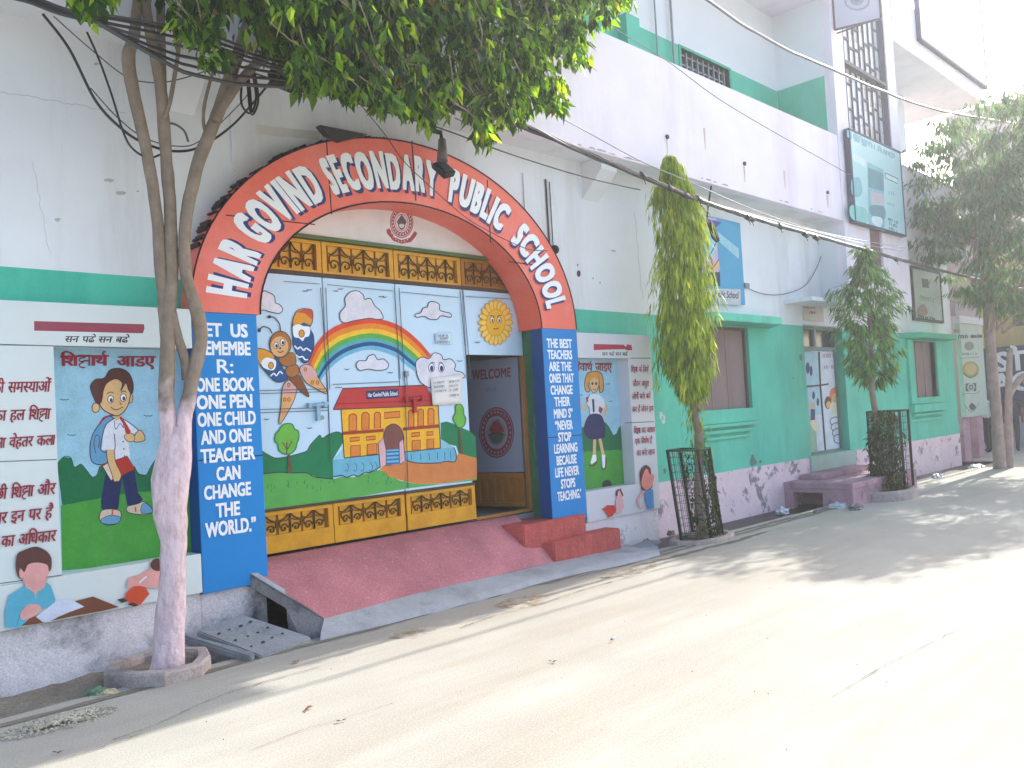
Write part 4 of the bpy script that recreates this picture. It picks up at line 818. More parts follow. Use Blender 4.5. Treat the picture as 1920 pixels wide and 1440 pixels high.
p.ell(cx, cy, 21.5, 31, wgt); p.ell(cx, cy, 18, 26, P_('leaf_mauve', (140, 120, 130))); p.poly([(cx-14, cy-4), (cx-6, cy-20), (cx+2, cy-24), (cx+9, cy-16), (cx+15, cy-2), (cx+8, cy+2), (cx-8, cy+2)], MR); p.blob([(cx-12, cy+2), (cx+12, cy+2), (cx+10, cy+16), (cx, cy+22), (cx-10, cy+16)], P_('pot_green', (70, 86, 78))); p.line([(cx-16, cy+5), (cx, cy+1), (cx+16, cy+5)], BLACK, 2)
scrib(p, zg([(530, 735), (630, 730)]), 8, P_('faint_blue', (120, 130, 170)), 1.2)
p.obj('crest_painting', wl_)
# paper notices on the gate
def paper(name, label, pts, m, lines, cat='notice', yy=GY-.02):
    p = Paint(yy); q = [p.w(z) for z in pts]; bm = B(); n = 6; V = []
    for j in range(n+1):
        row = []
        for i in range(n+1):
            u, v = i/n, j/n; w = (q[0]*(1-u)+q[1]*u)*(1-v)+(q[3]*(1-u)+q[2]*u)*v; w = w+Vector((0, .006*noise.noise((u*3, v*3, len(pts)+q[0].x))+.004, 0)); row.append(bm.verts.new(w))
        V.append(row)
    for j in range(n):
        for i in range(n): bm.faces.new((V[j][i], V[j][i+1], V[j+1][i+1], V[j+1][i]))
    r = bmesh.ops.extrude_face_region(bm, geom=bm.faces[:]); bmesh.ops.translate(bm, verts=[v for v in r['geom'] if isinstance(v, bmesh.types.BMVert)], vec=(0, .0015, 0))
    o = obj(name, bm, m, None, label, smooth=True, cat=cat)
    p = Paint(yy-.008); g = P_('faint_print', (150, 160, 178))
    for a, b in lines: scrib(p, (a, b), 4.2, g, 1.0)
    p.obj('print', o); return o
paper('paper_notice', 'small pale blue printed sticker on the gate below the thin cloud', [(817, 625), (848, 623), (848, 646), (817, 644)], M('pale_blue_paper', (206, 230, 240), .6, .04, 6), [((822, 630), (844, 629)), ((826, 635), (841, 634)), ((820, 641), (845, 642))])
paper('paper_notice', 'pair of torn white paper sheets pasted beside the cloud face', [(808, 709), (868, 702), (864, 757), (812, 760)], M('white_paper', (236, 232, 228), .7, .05, 8, .1, 60), [((814, 718), (835, 716)), ((814, 726), (836, 724)), ((815, 734), (837, 732)), ((843, 716), (862, 714)), ((843, 724), (862, 722)), ((843, 732), (861, 730)), ((844, 742), (860, 740))], yy=GY-.03)
# ------------------------------------------------------------------ painted niche boards either side of the gateway
BOARD = M('board_white_paint', (214, 224, 224), .6, .05, 2, .05, 40)
BOARD2 = M('board_grey_white_paint', (206, 208, 216), .6, .06, 2, .05, 40)
MAR = P_('hindi_maroon', (150, 44, 62)); MUD = P_('blocked_red', (158, 76, 92)); SKY2 = P_('niche_sky', (158, 206, 230)); HILL = P_('niche_bush', (18, 112, 70)); GRS = P_('niche_grass', (72, 158, 62))
SK = P_('cartoon_skin', (228, 186, 130)); HAIR = P_('cartoon_hair', (92, 52, 46)); SHIRT = P_('cartoon_shirt', (226, 230, 244)); PANT = P_('cartoon_navy', (30, 42, 92)); RED = P_('cartoon_red', (190, 50, 40)); BAG = P_('cartoon_bag', (104, 162, 204)); FLESH = P_('flat_flesh', (232, 168, 164)); TEAL = P_('flat_teal', (92, 180, 208)); BRN = P_('flat_brown', (124, 74, 52)); ORG = P_('flat_orange', (220, 84, 54))
def niche(name, label, x0, x1, mx0, mx1, zb, zt, mz0, mz1, mat):
    t = thing(name, label, 'painted board', ((x0+x1)/2, 0, zb))
    yb = WY-.013; bm = B()
    box(bm, x0, x1, 0, yb, mz1, zt, bev=.004)
    if mx0-x0 > .02: box(bm, x0, mx0, .0, yb, mz0, mz1-.002)
    if x1-mx1 > .02: box(bm, mx1, x1, .0, yb, mz0, mz1-.002)
    box(bm, x0, x1, 0, yb, zb, mz0-.002, bev=.004)
    obj('frame', bm, mat, t)
    bm = B(); box(bm, mx0-.01, mx1+.01, yb-.004, yb+.004, mz0-.01, mz1+.01); obj('back_panel', bm, SKY2, t)
    return t, yb-.004
nl, yb = niche('niche_board', 'wide painted board with Hindi lettering and a schoolboy mural left of the gateway', -4.9, -2.15, -3.08, -2.15, .395, 2.445, .675, 2.16, BOARD)
p = Paint(yb)
p.poly(zb([(395, 75), (440, 25), (490, 30), (515, 95), (560, 75), (590, 105), (640, 165), (670, 150), (690, 90), (760, 80), (930, 90), (960, 140), (1010, 150), (1040, 100), (1080, 40), (1130, 20), (1300, 20), (1330, 290), (1060, 265), (900, 280), (700, 315), (560, 340), (430, 360)]), HILL)
p.poly(zb([(420, 358), (470, 355), (560, 335), (640, 318), (800, 290), (960, 268), (1060, 262), (1350, 270), (1350, 720), (1000, 760), (430, 812)]), GRS)
p.line(zb([(395, 75), (440, 25), (490, 30), (515, 95), (560, 75), (590, 105), (640, 165), (670, 150), (690, 90)]), OUT, 1.4); p.line(zb([(930, 90), (960, 140), (1010, 150), (1040, 100), (1080, 40), (1130, 20)]), OUT, 1.4)
for k in range(9): x = 440+k*28; p.line(zb([(x, 352-k*4), (x+6, 330-k*4), (x+14, 350-k*4)]), HILL, 2)
for x, y in ((445, 993), (1025, 1105), (495, 1238)): p.line(za([(x-30, y-3), (x-8, y+4), (x, y), (x+10, y+4), (x+30, y-2)]), OUT, 1.3)
# schoolboy
p.blob(za([(750, 1110), (690, 1160), (640, 1240), (622, 1330), (635, 1420), (690, 1445), (740, 1430), (800, 1300), (800, 1150)]), BAG, OUT, 1.8); p.line(za([(665, 1370), (650, 1300), (665, 1240), (690, 1260), (680, 1330)]), OUT, 1.2)
p.poly(zb([(740, 100), (930, 100), (940, 180), (955, 270), (990, 320), (950, 355), (880, 360), (862, 260), (845, 170), (830, 280), (820, 380), (790, 395), (700, 385), (698, 330), (720, 200)]), PANT)
p.blob(zb([(700, 400), (760, 385), (830, 400), (835, 450), (800, 490), (735, 495), (690, 460)]), P_('shoe_white', (214, 196, 176)), OUT, 1.6); p.blob(zb([(705, 455), (760, 430), (830, 440), (820, 480), (760, 492), (705, 480)]), BAG, OUT, 1.2)
p.blob(zb([(880, 370), (950, 350), (1000, 335), (1050, 380), (1050, 410), (1000, 425), (890, 410)]), P_('shoe_white', (214, 196, 176)), OUT, 1.6); p.blob(zb([(980, 360), (1010, 345), (1052, 385), (1045, 412), (980, 412)]), BAG, OUT, 1.2)
p.line(zb([(780, 390), (775, 430)]), ORG, 3, smooth=False); p.line(zb([(935, 370), (940, 405)]), ORG, 3, smooth=False)
p.poly(za([(800, 1120), (740, 1160), (715, 1220), (700, 1345), (790, 1345), (790, 1440), (900, 1400), (890, 1300), (900, 1240), (960, 1210), (905, 1165), (850, 1125)]), SHIRT); p.line(za([(800, 1120), (740, 1160), (715, 1220), (700, 1345), (790, 1345), (790, 1230)]), OUT, 1.6); p.line(za([(850, 1125), (910, 1165), (965, 1212)]), OUT, 1.6)
p.blob(za([(925, 1280), (940, 1230), (970, 1205), (998, 1240), (1000, 1275), (960, 1288)]), SK, OUT, 1.5); p.blob(za([(862, 1240), (900, 1225), (930, 1245), (925, 1280), (890, 1285), (865, 1265)]), SK, OUT, 1.2)
p.poly(za([(820, 1115), (840, 1110), (880, 1170), (905, 1215), (895, 1235), (868, 1225), (858, 1170)]), RED); p.line(za([(790, 1100), (720, 1120), (690, 1165)]), P_('strap_maroon', (150, 50, 90)), 3.5)
for x, y in ((852, 1285), (857, 1335), (862, 1385)): p.ell(*za([(x, y)])[0], 1.3, 1.6, OUT)
p.line(za([(790, 1140), (800, 1200), (830, 1160), (855, 1190), (850, 1140)]), OUT, 1.2)
p.poly(zb([(700, 80), (880, 20), (935, 110), (770, 190), (745, 150)]), RED); p.line(zb([(700, 80), (880, 20), (935, 110), (770, 190), (700, 80)]), OUT, 1.6, smooth=False); p.poly(zb([(712, 90), (745, 70), (795, 160), (768, 186)]), P_('page_cream', (230, 214, 196))); p.poly(zb([(735, -25), (790, -25), (800, 60), (840, 150), (825, 190), (790, 195), (775, 150), (745, 60)]), SK); p.line(zb([(735, -25), (745, 60), (775, 150), (790, 195), (825, 190), (840, 150), (800, 60), (790, -25)]), OUT, 1.4)
p.blob(za([(780, 1040), (830, 1040), (830, 1110), (815, 1135), (795, 1130)]), SK)
p.ell(*za([(662, 1050)])[0], 7, 9, SK, OUT, 1.5); p.ell(*za([(902, 985)])[0], 4.5, 9, SK, OUT, 1.4)
p.blob(za([(690, 900), (720, 860), (800, 830), (870, 870), (900, 930), (895, 1000), (870, 1060), (820, 1105), (770, 1095), (710, 1060), (685, 1000)]), SK, OUT, 1.8)
p.blob(za([(640, 960), (625, 900), (660, 855), (720, 845), (760, 790), (830, 778), (890, 810), (920, 880), (915, 950), (890, 930), (870, 880), (835, 935), (845, 880), (800, 850), (740, 880), (715, 930), (700, 1010), (670, 1020)]), HAIR, OUT, 1.6)
for x, y in ((765, 992), (852, 980)): p.ell(*za([(x, y)])[0], 5.6, 7, LETTER_W, OUT, 1.4); p.ell(*za([(x+4, y+6)])[0], 2.7, 3.8, P_('eye_brown', (82, 56, 44)))
p.line(za([(738, 955), (765, 942), (785, 950)]), OUT, 1.6); p.line(za([(835, 945), (855, 935), (875, 945)]), OUT, 1.6); p.line(za([(765, 1045), (800, 1065), (850, 1045)]), OUT, 1.6); p.line(za([(825, 1010), (838, 1025), (825, 1030)]), OUT, 1.2)
p.line(za([(418, 700), (755, 690)]), MAR, 2.2, smooth=False); p.line(za([(812, 700), (1080, 700)]), MAR, 2.2, smooth=False)
deva(p, 'िश#ाथ^', 114, 677, 21, MAR, .05, -.01, kw=1.18); deva(p, 'अाडए', 220, 678, 21, MAR, .05, 0, kw=1.05)
p.obj('mural', nl)
p = Paint(0)
p.poly([(64, 602), (270, 608), (271, 616), (268, 625), (64, 620)], MUD)
deva(p, 'सन पढे सन बढे', 122, 636, 12, P_('ink_grey', (72, 66, 74)), .03, .01, kw=1.15, slant=.25)
for a in ((0, 645.5, 306, 655), (0, 865.5, 106, 861.5), (0, 1094, 117, 1078)): p.line([(a[0]-90, a[1]-(a[3]-a[1])*90/(a[2] or 1)), (a[2], a[3])], P_('frame_joint', (84, 104, 106)), 1.6, smooth=False)
for s, x, y, sl, h in (('की समस~याअों', 94, 725, -.02, 21), ('का हल िश#ा', 94, 776, -.04, 21), ('िश#ा वेहतर कल।', 101, 825, -.06, 20), ('अच~छी िश#ा अौर', 103, 916, -.10, 22), ('संस~कार इन पर है', 97, 961, -.11, 22), ('सभी का अिधकार', 104, 1004, -.12, 22)):
    deva(p, s, x, y, h, MAR, .035, sl, right=True, kw=.72, slant=.12)
# writing children on the bottom strip
p.poly(zb([(130, 1195), (200, 1140), (520, 1020), (640, 990), (820, 1062), (700, 1090), (480, 1130), (250, 1180)]), BRN)
p.poly(zb([(35, 1205), (30, 1100), (60, 980), (160, 920), (180, 880), (310, 880), (350, 920), (380, 1010), (370, 1050), (260, 1080), (180, 1160), (130, 1205)]), TEAL); p.line(zb([(110, 1190), (150, 1080), (190, 1060)]), P_('teal_dk', (70, 150, 180)), 2)
p.poly(zb([(150, 870), (330, 870), (300, 930), (250, 960), (245, 1010), (230, 960), (180, 930)]), FLESH)
p.blob(zb([(145, 1090), (200, 1045), (270, 1050), (275, 1080), (240, 1120), (170, 1150), (140, 1140)]), FLESH)
p.poly(zb([(245, 1130), (400, 1010), (480, 1005), (580, 1060), (470, 1100), (400, 1130), (330, 1168), (290, 1165)]), P_('paper_white', (214, 222, 242)))
p.blob(zb([(150, 800), (180, 750), (330, 745), (345, 800), (320, 850), (280, 890), (200, 890), (160, 860)]), FLESH); p.ell(*zb([(150, 830)])[0], 6, 9, FLESH)
p.blob(zb([(160, 880), (120, 850), (105, 780), (115, 700), (160, 670), (240, 645), (310, 670), (350, 720), (352, 790), (335, 815), (320, 770), (250, 755), (190, 770), (165, 820), (135, 790), (130, 850)]), P_('flat_hair', (96, 58, 54)))
p.poly(zb([(808, 1010), (850, 1000), (880, 1020), (840, 1035)]), HAIR); p.poly(zb([(870, 960), (930, 915), (990, 912), (1030, 970), (970, 1045), (900, 1040), (860, 1000)]), ORG); p.poly(zb([(880, 1045), (910, 1030), (960, 1050), (920, 1060)]), HAIR)
p.blob(zb([(890, 860), (960, 840), (1030, 800), (1090, 790), (1150, 830), (1120, 920), (1030, 930), (950, 915), (880, 930)]), FLESH); p.line(zb([(960, 895), (1010, 850)]), BOARD, 3); p.ell(*zb([(1085, 770)])[0], 13, 12, P_('flat_hair', (96, 58, 54)))
p.obj('lettering', nl)
nr, yb = niche('niche_board', 'narrower painted board with Hindi lettering and a schoolgirl mural right of the gateway', 2.15, 3.487, 2.15, 3.035, .345, 2.40, .675, 2.125, BOARD2)
p = Paint(yb)
p.poly(zg([(1190, 1040), (1230, 1000), (1300, 1010), (1400, 965), (1430, 1000), (1460, 1060), (1480, 1050), (1500, 1000), (1570, 970), (1600, 1170), (1190, 1190)]), HILL); p.poly(zg([(1190, 1180), (1610, 1160), (1610, 1500), (1190, 1540)]), GRS)
p.blob(zh([(995, 610), (1020, 590), (1050, 600), (1060, 640), (1000, 645)]), P_('bush_dark', (46, 66, 44)))
GH = P_('girl_hair', (222, 156, 72))
p.blob(zg([(1262, 640), (1280, 610), (1340, 600), (1375, 620), (1388, 680), (1385, 740), (1360, 750), (1350, 690), (1280, 690), (1290, 740), (1265, 745), (1252, 700)]), GH, OUT, 1.5)
p.blob(zg([(1285, 650), (1320, 630), (1355, 660), (1350, 720), (1322, 755), (1295, 725)]), SK, OUT, 1.2); p.blob(zg([(1275, 660), (1285, 615), (1330, 605), (1370, 640), (1350, 660), (1320, 645), (1290, 670)]), GH)
for x in (1308, 1335): p.ell(*zg([(x, 688)])[0], 2, 3, OUT)
p.line(zg([(1310, 728), (1322, 732), (1334, 726)]), RED, 1.4)
p.poly(zg([(1290, 765), (1350, 765), (1390, 800), (1400, 850), (1380, 880), (1350, 920), (1290, 920), (1285, 860), (1262, 830)]), SHIRT); p.line(zg([(1290, 765), (1262, 830), (1285, 860), (1290, 920)]), OUT, 1.2, smooth=False); p.poly(zg([(1305, 800), (1320, 800), (1325, 890), (1312, 900)]), PANT); p.poly(zg([(1260, 790), (1275, 780), (1280, 815), (1268, 825)]), RED)
p.line(zg([(1270, 830), (1255, 880), (1228, 860), (1225, 800)]), SK, 3.4); p.line(zg([(1395, 830), (1412, 870), (1385, 930), (1350, 920)]), SK, 3.4); p.poly(zg([(1358, 850), (1385, 870), (1370, 905), (1352, 890)]), RED)
p.blob(zg([(1285, 915), (1370, 915), (1400, 1010), (1390, 1080), (1320, 1095), (1265, 1070), (1245, 1010)]), PANT)
p.line(zg([(1325, 1090), (1322, 1200)]), SK, 5.5, smooth=False); p.line(zg([(1362, 1085), (1385, 1200)]), SK, 5.5, smooth=False); p.poly(zg([(1310, 1200), (1335, 1200), (1338, 1245), (1300, 1270), (1295, 1255)]), LETTER_W); p.poly(zg([(1375, 1200), (1400, 1200), (1400, 1290), (1382, 1300)]), LETTER_W)
p.line(zg([(1283, 1280), (1320, 1275), (1340, 1245)]), P_('shoe_brown', (110, 52, 44)), 2.6); p.line(zg([(1372, 1285), (1385, 1305), (1402, 1290), (1406, 1220)]), P_('shoe_brown', (110, 52, 44)), 2.4)
for x, y in ((1420, 690), (1440, 815), (1225, 770)): p.line(zg([(x-14, y), (x, y+2), (x+14, y-2)]), OUT, 1.1)
p.line(zg([(1200, 543), (1290, 543)]), MAR, 1.8, smooth=False); p.line(zg([(1325, 543), (1448, 541)]), MAR, 1.8, smooth=False)
deva(p, 'सेवाथ^', 1076, 689, 14, MAR, .04, 0, kw=.8); deva(p, 'जाइए', 1116, 689, 14, MAR, .04, 0, kw=.72)
p.obj('mural', nr)
p = Paint(0)
p.poly(zg([(1318, 403), (1535, 408), (1548, 425), (1560, 405), (1590, 410), (1595, 448), (1560, 448), (1540, 440), (1318, 447)]), P_('blocked_bright_red', (178, 48, 68)))
deva(p, 'सन पढे सन बढे', 1129, 664, 6.5, P_('ink_grey', (72, 66, 74)), .03, 0, kw=.85)
for x0, y0, x1, y1 in ((1583, 505, 1728, 505), (1540, 972, 1750, 962)): p.line(zg([(x0, y0), (x1, y1)]), P_('frame_joint', (84, 104, 106)), 1.4, smooth=False)
for s, x, y, h, sl in (('िश#ा के िलये', 1183, 693, 10.5, 0), ('जेोवन अधूरा', 1186, 720, 10.5, -.02), ('लोगेों बनेा बने', 1185, 744, 10.5, -.03), ('कर है जेवन हम', 1185, 768, 10.5, -.04), ('िश#ा का आधार', 1188, 808, 10.5, -.06), ('एक िवशेष है', 1190, 828, 10.5, -.07), ('का बनेा आज', 1193, 850, 10.5, -.08)):
    deva(p, s, x, y, h, MAR, .03, sl, kw=.44)
GHR = P_('dark_maroon_hair', (84, 40, 48)); CHK = P_('flat_coral', (232, 140, 128)); DRS = P_('flat_blue', (62, 136, 200))
p.blob(zg([(1650, 1400), (1645, 1330), (1665, 1290), (1690, 1275), (1720, 1300), (1728, 1360), (1735, 1430), (1700, 1470), (1670, 1480)]), GHR); p.blob(zg([(1680, 1310), (1700, 1305), (1715, 1340), (1745, 1345), (1740, 1400), (1720, 1440), (1680, 1450), (1655, 1400)]), CHK); p.poly(zh([(1285, 660), (1340, 655), (1348, 785), (1300, 797), (1283, 720)]), DRS); p.line(zh([(1280, 665), (1240, 720), (1245, 760), (1270, 785)]), P_('flat_pink', (226, 172, 176)), 5)
p.blob(zh([(1090, 680), (1110, 660), (1130, 690), (1125, 715), (1095, 720)]), FLESH); p.line(zh([(1088, 700), (1092, 668), (1112, 660), (1130, 700)]), GHR, 3); p.line(zh([(1112, 660), (1120, 650)]), GHR, 2, smooth=False); p.poly(zh([(1080, 725), (1130, 720), (1140, 770), (1120, 820), (1085, 825)]), P_('flat_pink', (226, 172, 176))); p.poly(zh([(985, 790), (1010, 780), (1020, 765), (1070, 765), (1085, 800), (1060, 840), (1030, 850), (1010, 810)]), P_('flat_red', (206, 50, 44)))
p.obj('lettering', nr)

# ------------------------------------------------------------------ ramp, steps, drain covers, door step
ramp = thing('entrance_ramp', 'sloping ramp of worn red cement with a grey concrete lip before the gate', 'ramp', (0, -.1, 0))
RT = .50
def rl(y): return -1.76+(.22)*max(0, min(1, (0-y)/.55))
bm = B(); NX, NY = 60, 18; grid = []
low = spline([gr(608, 1160, .12), gr(700, 1135, .115), gr(800, 1108, .105), gr(930, 1079, .085), gr(1060, 1048, .05)], 15)
mid = [Vector((-1.76+3.1*i/NX, .0-.06*i/NX, .468)) for i in range(NX+1)]; top = [Vector((-1.70+3.1*i/NX, GY-.02, .51)) for i in range(NX+1)]
for j in range(NY+1):
    t = j/NY; row = []
    for i in range(NX+1):
        l = low[min(i, len(low)-1)]; k = max(0, 1-abs(t-.42)/.58); q = top[i].lerp(l, t)
        q.x += (mid[i].x-(top[i].x+(l.x-top[i].x)*.42))*k; q.z = top[i].z+(l.z-top[i].z)*t**1.75
        row.append(bm.verts.new(q+Vector((0, 0, .004*noise.noise((q.x*4, q.y*7, 1)) if 0 < j < NY else 0))))
    grid.append(row)
for j in range(NY):
    for i in range(NX): bm.faces.new((grid[j][i], grid[j+1][i], grid[j+1][i+1], grid[j][i+1]))
obj('red_surface', bm, RED_CEM, ramp, smooth=True)
fr = spline([gr(600, 1202, 0), gr(740, 1168, 0), gr(880, 1132, 0), gr(960, 1110, 0), gr(1040, 1087, 0), gr(1120, 1069, 0), gr(1190, 1055, 0), gr(1238, 1042, 0)], 8); n = len(fr)
inn = spline([gr(608, 1160, .121), gr(700, 1135, .116), gr(800, 1108, .106), gr(930, 1079, .086), gr(1000, 1063, .068), gr(1062, 1046, .05), gr(1130, 1036, .04), gr(1200, 1028, .03)], 8)
bm = B()
va = [bm.verts.new(Vector((q.x, q.y+.012*noise.noise((q.x*5, 0, 0)), .006))) for q in fr]; vb = [bm.verts.new(q) for q in inn]; vm = [bm.verts.new(q.lerp(w, .22)+Vector((0, 0, .022))) for q, w in zip(fr, inn)]; vd = [bm.verts.new(Vector((q.x, q.y, -.1))) for q in fr]
for i in range(n-1):
    bm.faces.new((va[i], va[i+1], vm[i+1], vm[i])); bm.faces.new((vm[i], vm[i+1], vb[i+1], vb[i])); bm.faces.new((vd[i], vd[i+1], va[i+1], va[i]))
c = [bm.verts.new(q) for q in (Vector((1.2, .1, .05)), Vector((2.75, .05, .02)), Vector((2.9, -.35, .012)))]
bm.faces.new((vb[-1], vm[-1], va[-1], c[2], c[1], c[0])); bm.faces.new((vb[-1], c[0], bm.verts.new(Vector((1.1, .1, .05))), bm.verts.new(inn[-16])))
obj('concrete_lip', bm, CONC_LT, ramp, smooth=True)
A_, B_, C2 = at(470, 1076, -.002), gr(608, 1160, .119), gr(600, 1202, 0)
bm = B(); M1 = A_.lerp(B_, .48)
top = [Vector((A_.x-.03, WY-.03, A_.z+.01)), A_, M1, B_, Vector((C2.x, C2.y, .004))]
inn_ = [q+Vector((.5, .06, -.01)) for q in top]; bot = [top[0]-Vector((0, 0, .10)), A_-Vector((0, 0, .10)), M1-Vector((0, 0, .10)), None, None]
T = [bm.verts.new(q) for q in top]; I = [bm.verts.new(q+Vector((0, 0, -.012))) for q in inn_[:4]]; Bo = [bm.verts.new(q) for q in bot[:3]]; BI = [bm.verts.new(q+Vector((.5, .06, 0))) for q in bot[:3]]
for i in range(2): bm.faces.new((T[i], Bo[i], Bo[i+1], T[i+1])); bm.faces.new((Bo[i], BI[i], BI[i+1], Bo[i+1]))
g0, g1 = Vector((M1.x+.02, M1.y, -.3)), Vector((C2.x, C2.y, -.3)); G = [bm.verts.new(g0), bm.verts.new(g1), bm.verts.new(g0+Vector((.5, .06, 0)))]
bm.faces.new((T[2], Bo[2], G[0], G[1], T[4], T[3])); bm.faces.new((Bo[2], BI[2], G[2], G[0]))
obj('concrete_side', bm, M('weathered_concrete', (158, 152, 152), .95, .3, 4, .6, 16, (88, 84, 84), .8, 5, sthr=(.5, .68), fine=.2), ramp)
bm = B(); e = .012
for q0, q1 in ((A_, M1), (M1, B_)): prism(bm, [q0+Vector((0, 0, .004)), q1+Vector((0, 0, .004)), q1+Vector((.045, .02, .012)), q0+Vector((.045, .02, .012))], (0, 0, -.02))
obj('concrete_edge', bm, CONC_LT, ramp)
bm = B(); box(bm, -.9, 2.2, -.1, WY, -.3, .03); obj('core', bm, CONC, ramp)
steps = thing('entrance_steps', 'two red painted brick steps at the right end of the ramp', 'steps', (1.7, 0, 0))
def stepblk(name, x0, x1, yf, zt, zb, xl):
    bm = B(); prism(bm, [Vector((x0, yf, zt)), Vector((x1, yf, zt)), Vector((x1, WY-.014 if x1 > 2.1 else GY-.03, zt)), Vector((xl, GY-.05, zt))], (0, 0, zb-zt), bev=.012); o = obj(name, bm, RED_STEP, steps); jt = B(); k = int((x1-x0)/.11)
    for i in range(1, k): x = x0+(x1-x0)*i/k; box(jt, x-.0025, x+.0025, yf-.0015, yf+.01, max(zb, 0)+.01, zt-.015)
    box(jt, x0+.02, x1-.02, yf-.0017, yf+.01, (max(zb, 0)+zt)/2-.002, (max(zb, 0)+zt)/2+.002); obj('brick_joints', jt, M('faded_red_joint', (176, 92, 88), .9, .2, 8), o); return o
stepblk('upper_step', 1.10, 2.05, -.06, .452, .20, .95)
stepblk('lower_step', 1.42, 2.50, -.165, .25, -.02, 1.2)
def slab(name, label, c4, th, holes=False, mat=CONC):
    bm = B(); prism(bm, c4, (0, 0, -th), bev=.008); o = obj(name, bm, mat, None, label, cat='drain cover', group='loose drain covers by the ramp')
    if holes:
        h = B(); a, b, c, d = [Vector(q) for q in c4]
        for i in range(4):
            for j in range(3):
                u, v = .16+.22*i+random.uniform(-.02, .02), .26+.24*j+random.uniform(-.025, .025); q = (a*(1-u)+b*u)*(1-v)+(d*(1-u)+c*u)*v; nrm = (b-a).cross(d-a).normalized(); nrm *= 1 if nrm.z > 0 else -1
                bmesh.ops.create_circle(h, cap_ends=True, segments=10, radius=random.uniform(.010, .015), matrix=Matrix.Translation(q+nrm*.0015) @ nrm.to_track_quat('Z', 'Y').to_matrix().to_4x4())
        obj('drain_hole', h, M('hole_shadow', (62, 64, 66), .9, .1), o)
    return o
slab('drain_cover', 'perforated grey concrete drain slab leaning beside the ramp', [gr(368, 1182, .16), gr(452, 1150, .22), gr(584, 1194, .03), gr(490, 1230, .02)], .045, True)
slab('drain_cover', 'narrow tilted concrete slab behind the big tree trunk', [gr(262, 1172, .17), gr(285, 1170, .19), gr(478, 1222, .05), gr(470, 1232, .03)], .05)
slab('drain_cover', 'low broken concrete slab at the foot of the right painted board', [gr(1165, 1030, .02), gr(1210, 1012, .06), gr(1240, 1012, .05), gr(1200, 1032, .0)], .04)
ds = thing('door_steps', 'pink washed platform with a dark culvert hole below the side door', 'steps', (8, -.3, 0))
bm = B(); PX0, PX1, PYF = 6.85, 9.25, -.86
wg = B(); wallgrid(wg, PYF, WY-.014, -.25, .24, PX0, PX0+.14, [(-.42, .03, -.26, .185)])   # built along y, then turned
for v in wg.verts: v.co = Vector((v.co.y, v.co.x, v.co.z))
obj('side_wall', wg, PINK_CONC, ds)
bm = B(); box(bm, PX0-.015, PX1, PYF-.01, WY-.014, .241, .33, bev=.012); obj('platform', bm, PINK_CONC, ds)
bm = B(); box(bm, PX0+.14, PX1, PYF, PYF+.14, -.25, .24); box(bm, PX1-.14, PX1, PYF+.14, WY-.014, -.25, .24); box(bm, PX0+.6, PX0+.62, PYF+.14, WY-.014, -.25, .24); obj('side_wall', bm, PINK_CONC, ds)
bm = B(); box(bm, 7.3, 9.2, -.22, WY-.052, .331, .398, bev=.01); obj('upper_step', bm, PINK_CONC, ds)

# ------------------------------------------------------------------ planters
def ring(name, label, pts, w, h, z0, mat, cat='planter'):
    bm = B(); q = [Vector((x, y, 0)) for x, y in pts]; n = len(q); c = sum(q, Vector())/n; rows = []
    for i in range(n):
        o = q[i]; d = (o-c); L = d.length; inn = c+d*((L-w)/L); rows.append([bm.verts.new(v) for v in (Vector((o.x, o.y, z0)), Vector((o.x, o.y, z0+h-.015)), Vector((o.x-d.x*.04, o.y-d.y*.04, z0+h)), Vector((inn.x+d.x*.03, inn.y+d.y*.03, z0+h)), Vector((inn.x, inn.y, z0+h-.02)), Vector((inn.x, inn.y, z0)))])
    for i in range(n):
        for k in range(5): bm.faces.new((rows[i][k], rows[(i+1) % n][k], rows[(i+1) % n][k+1], rows[i][k+1]))
    o = obj(name, bm, mat, None, label, cat=cat)
    s = B(); s.faces.new([s.verts.new(c+(v-c)*.9+Vector((0, 0, z0+h*.45))) for v in q]); obj('soil', s, SOIL, o); return o
PLM = M('rough_grey_pink_concrete', (186, 172, 166), .95, .25, 5, .7, 18, (112, 102, 96), .7, 4, sthr=(.5, .68), fine=.2)
c1 = gr(303, 1262, 0)
ring('tree_planter', 'low octagonal concrete kerb ring around the big forked tree', [(c1.x+.33*math.cos(a)*(1.0+.1*math.sin(3*a)), c1.y+.34*math.sin(a)) for a in [2*math.pi*i/9+.2 for i in range(9)]], .085, .105, -.02, PLM)
ring('tree_planter', 'low broken concrete kerb around the caged column tree', [(3.53+.5*math.cos(a)*(1+.08*math.sin(5*a)), -.53+.30*math.sin(a)) for a in [2*math.pi*i/10 for i in range(10)]], .09, .07, -.02, PLM)
ring('tree_planter', 'rounded grey concrete kerb under the bushy caged sapling', [(8.05+.62*math.cos(a), -.86+.40*math.sin(a)) for a in [2*math.pi*i/14 for i in range(14)]], .12, .16, -.02, PLM)
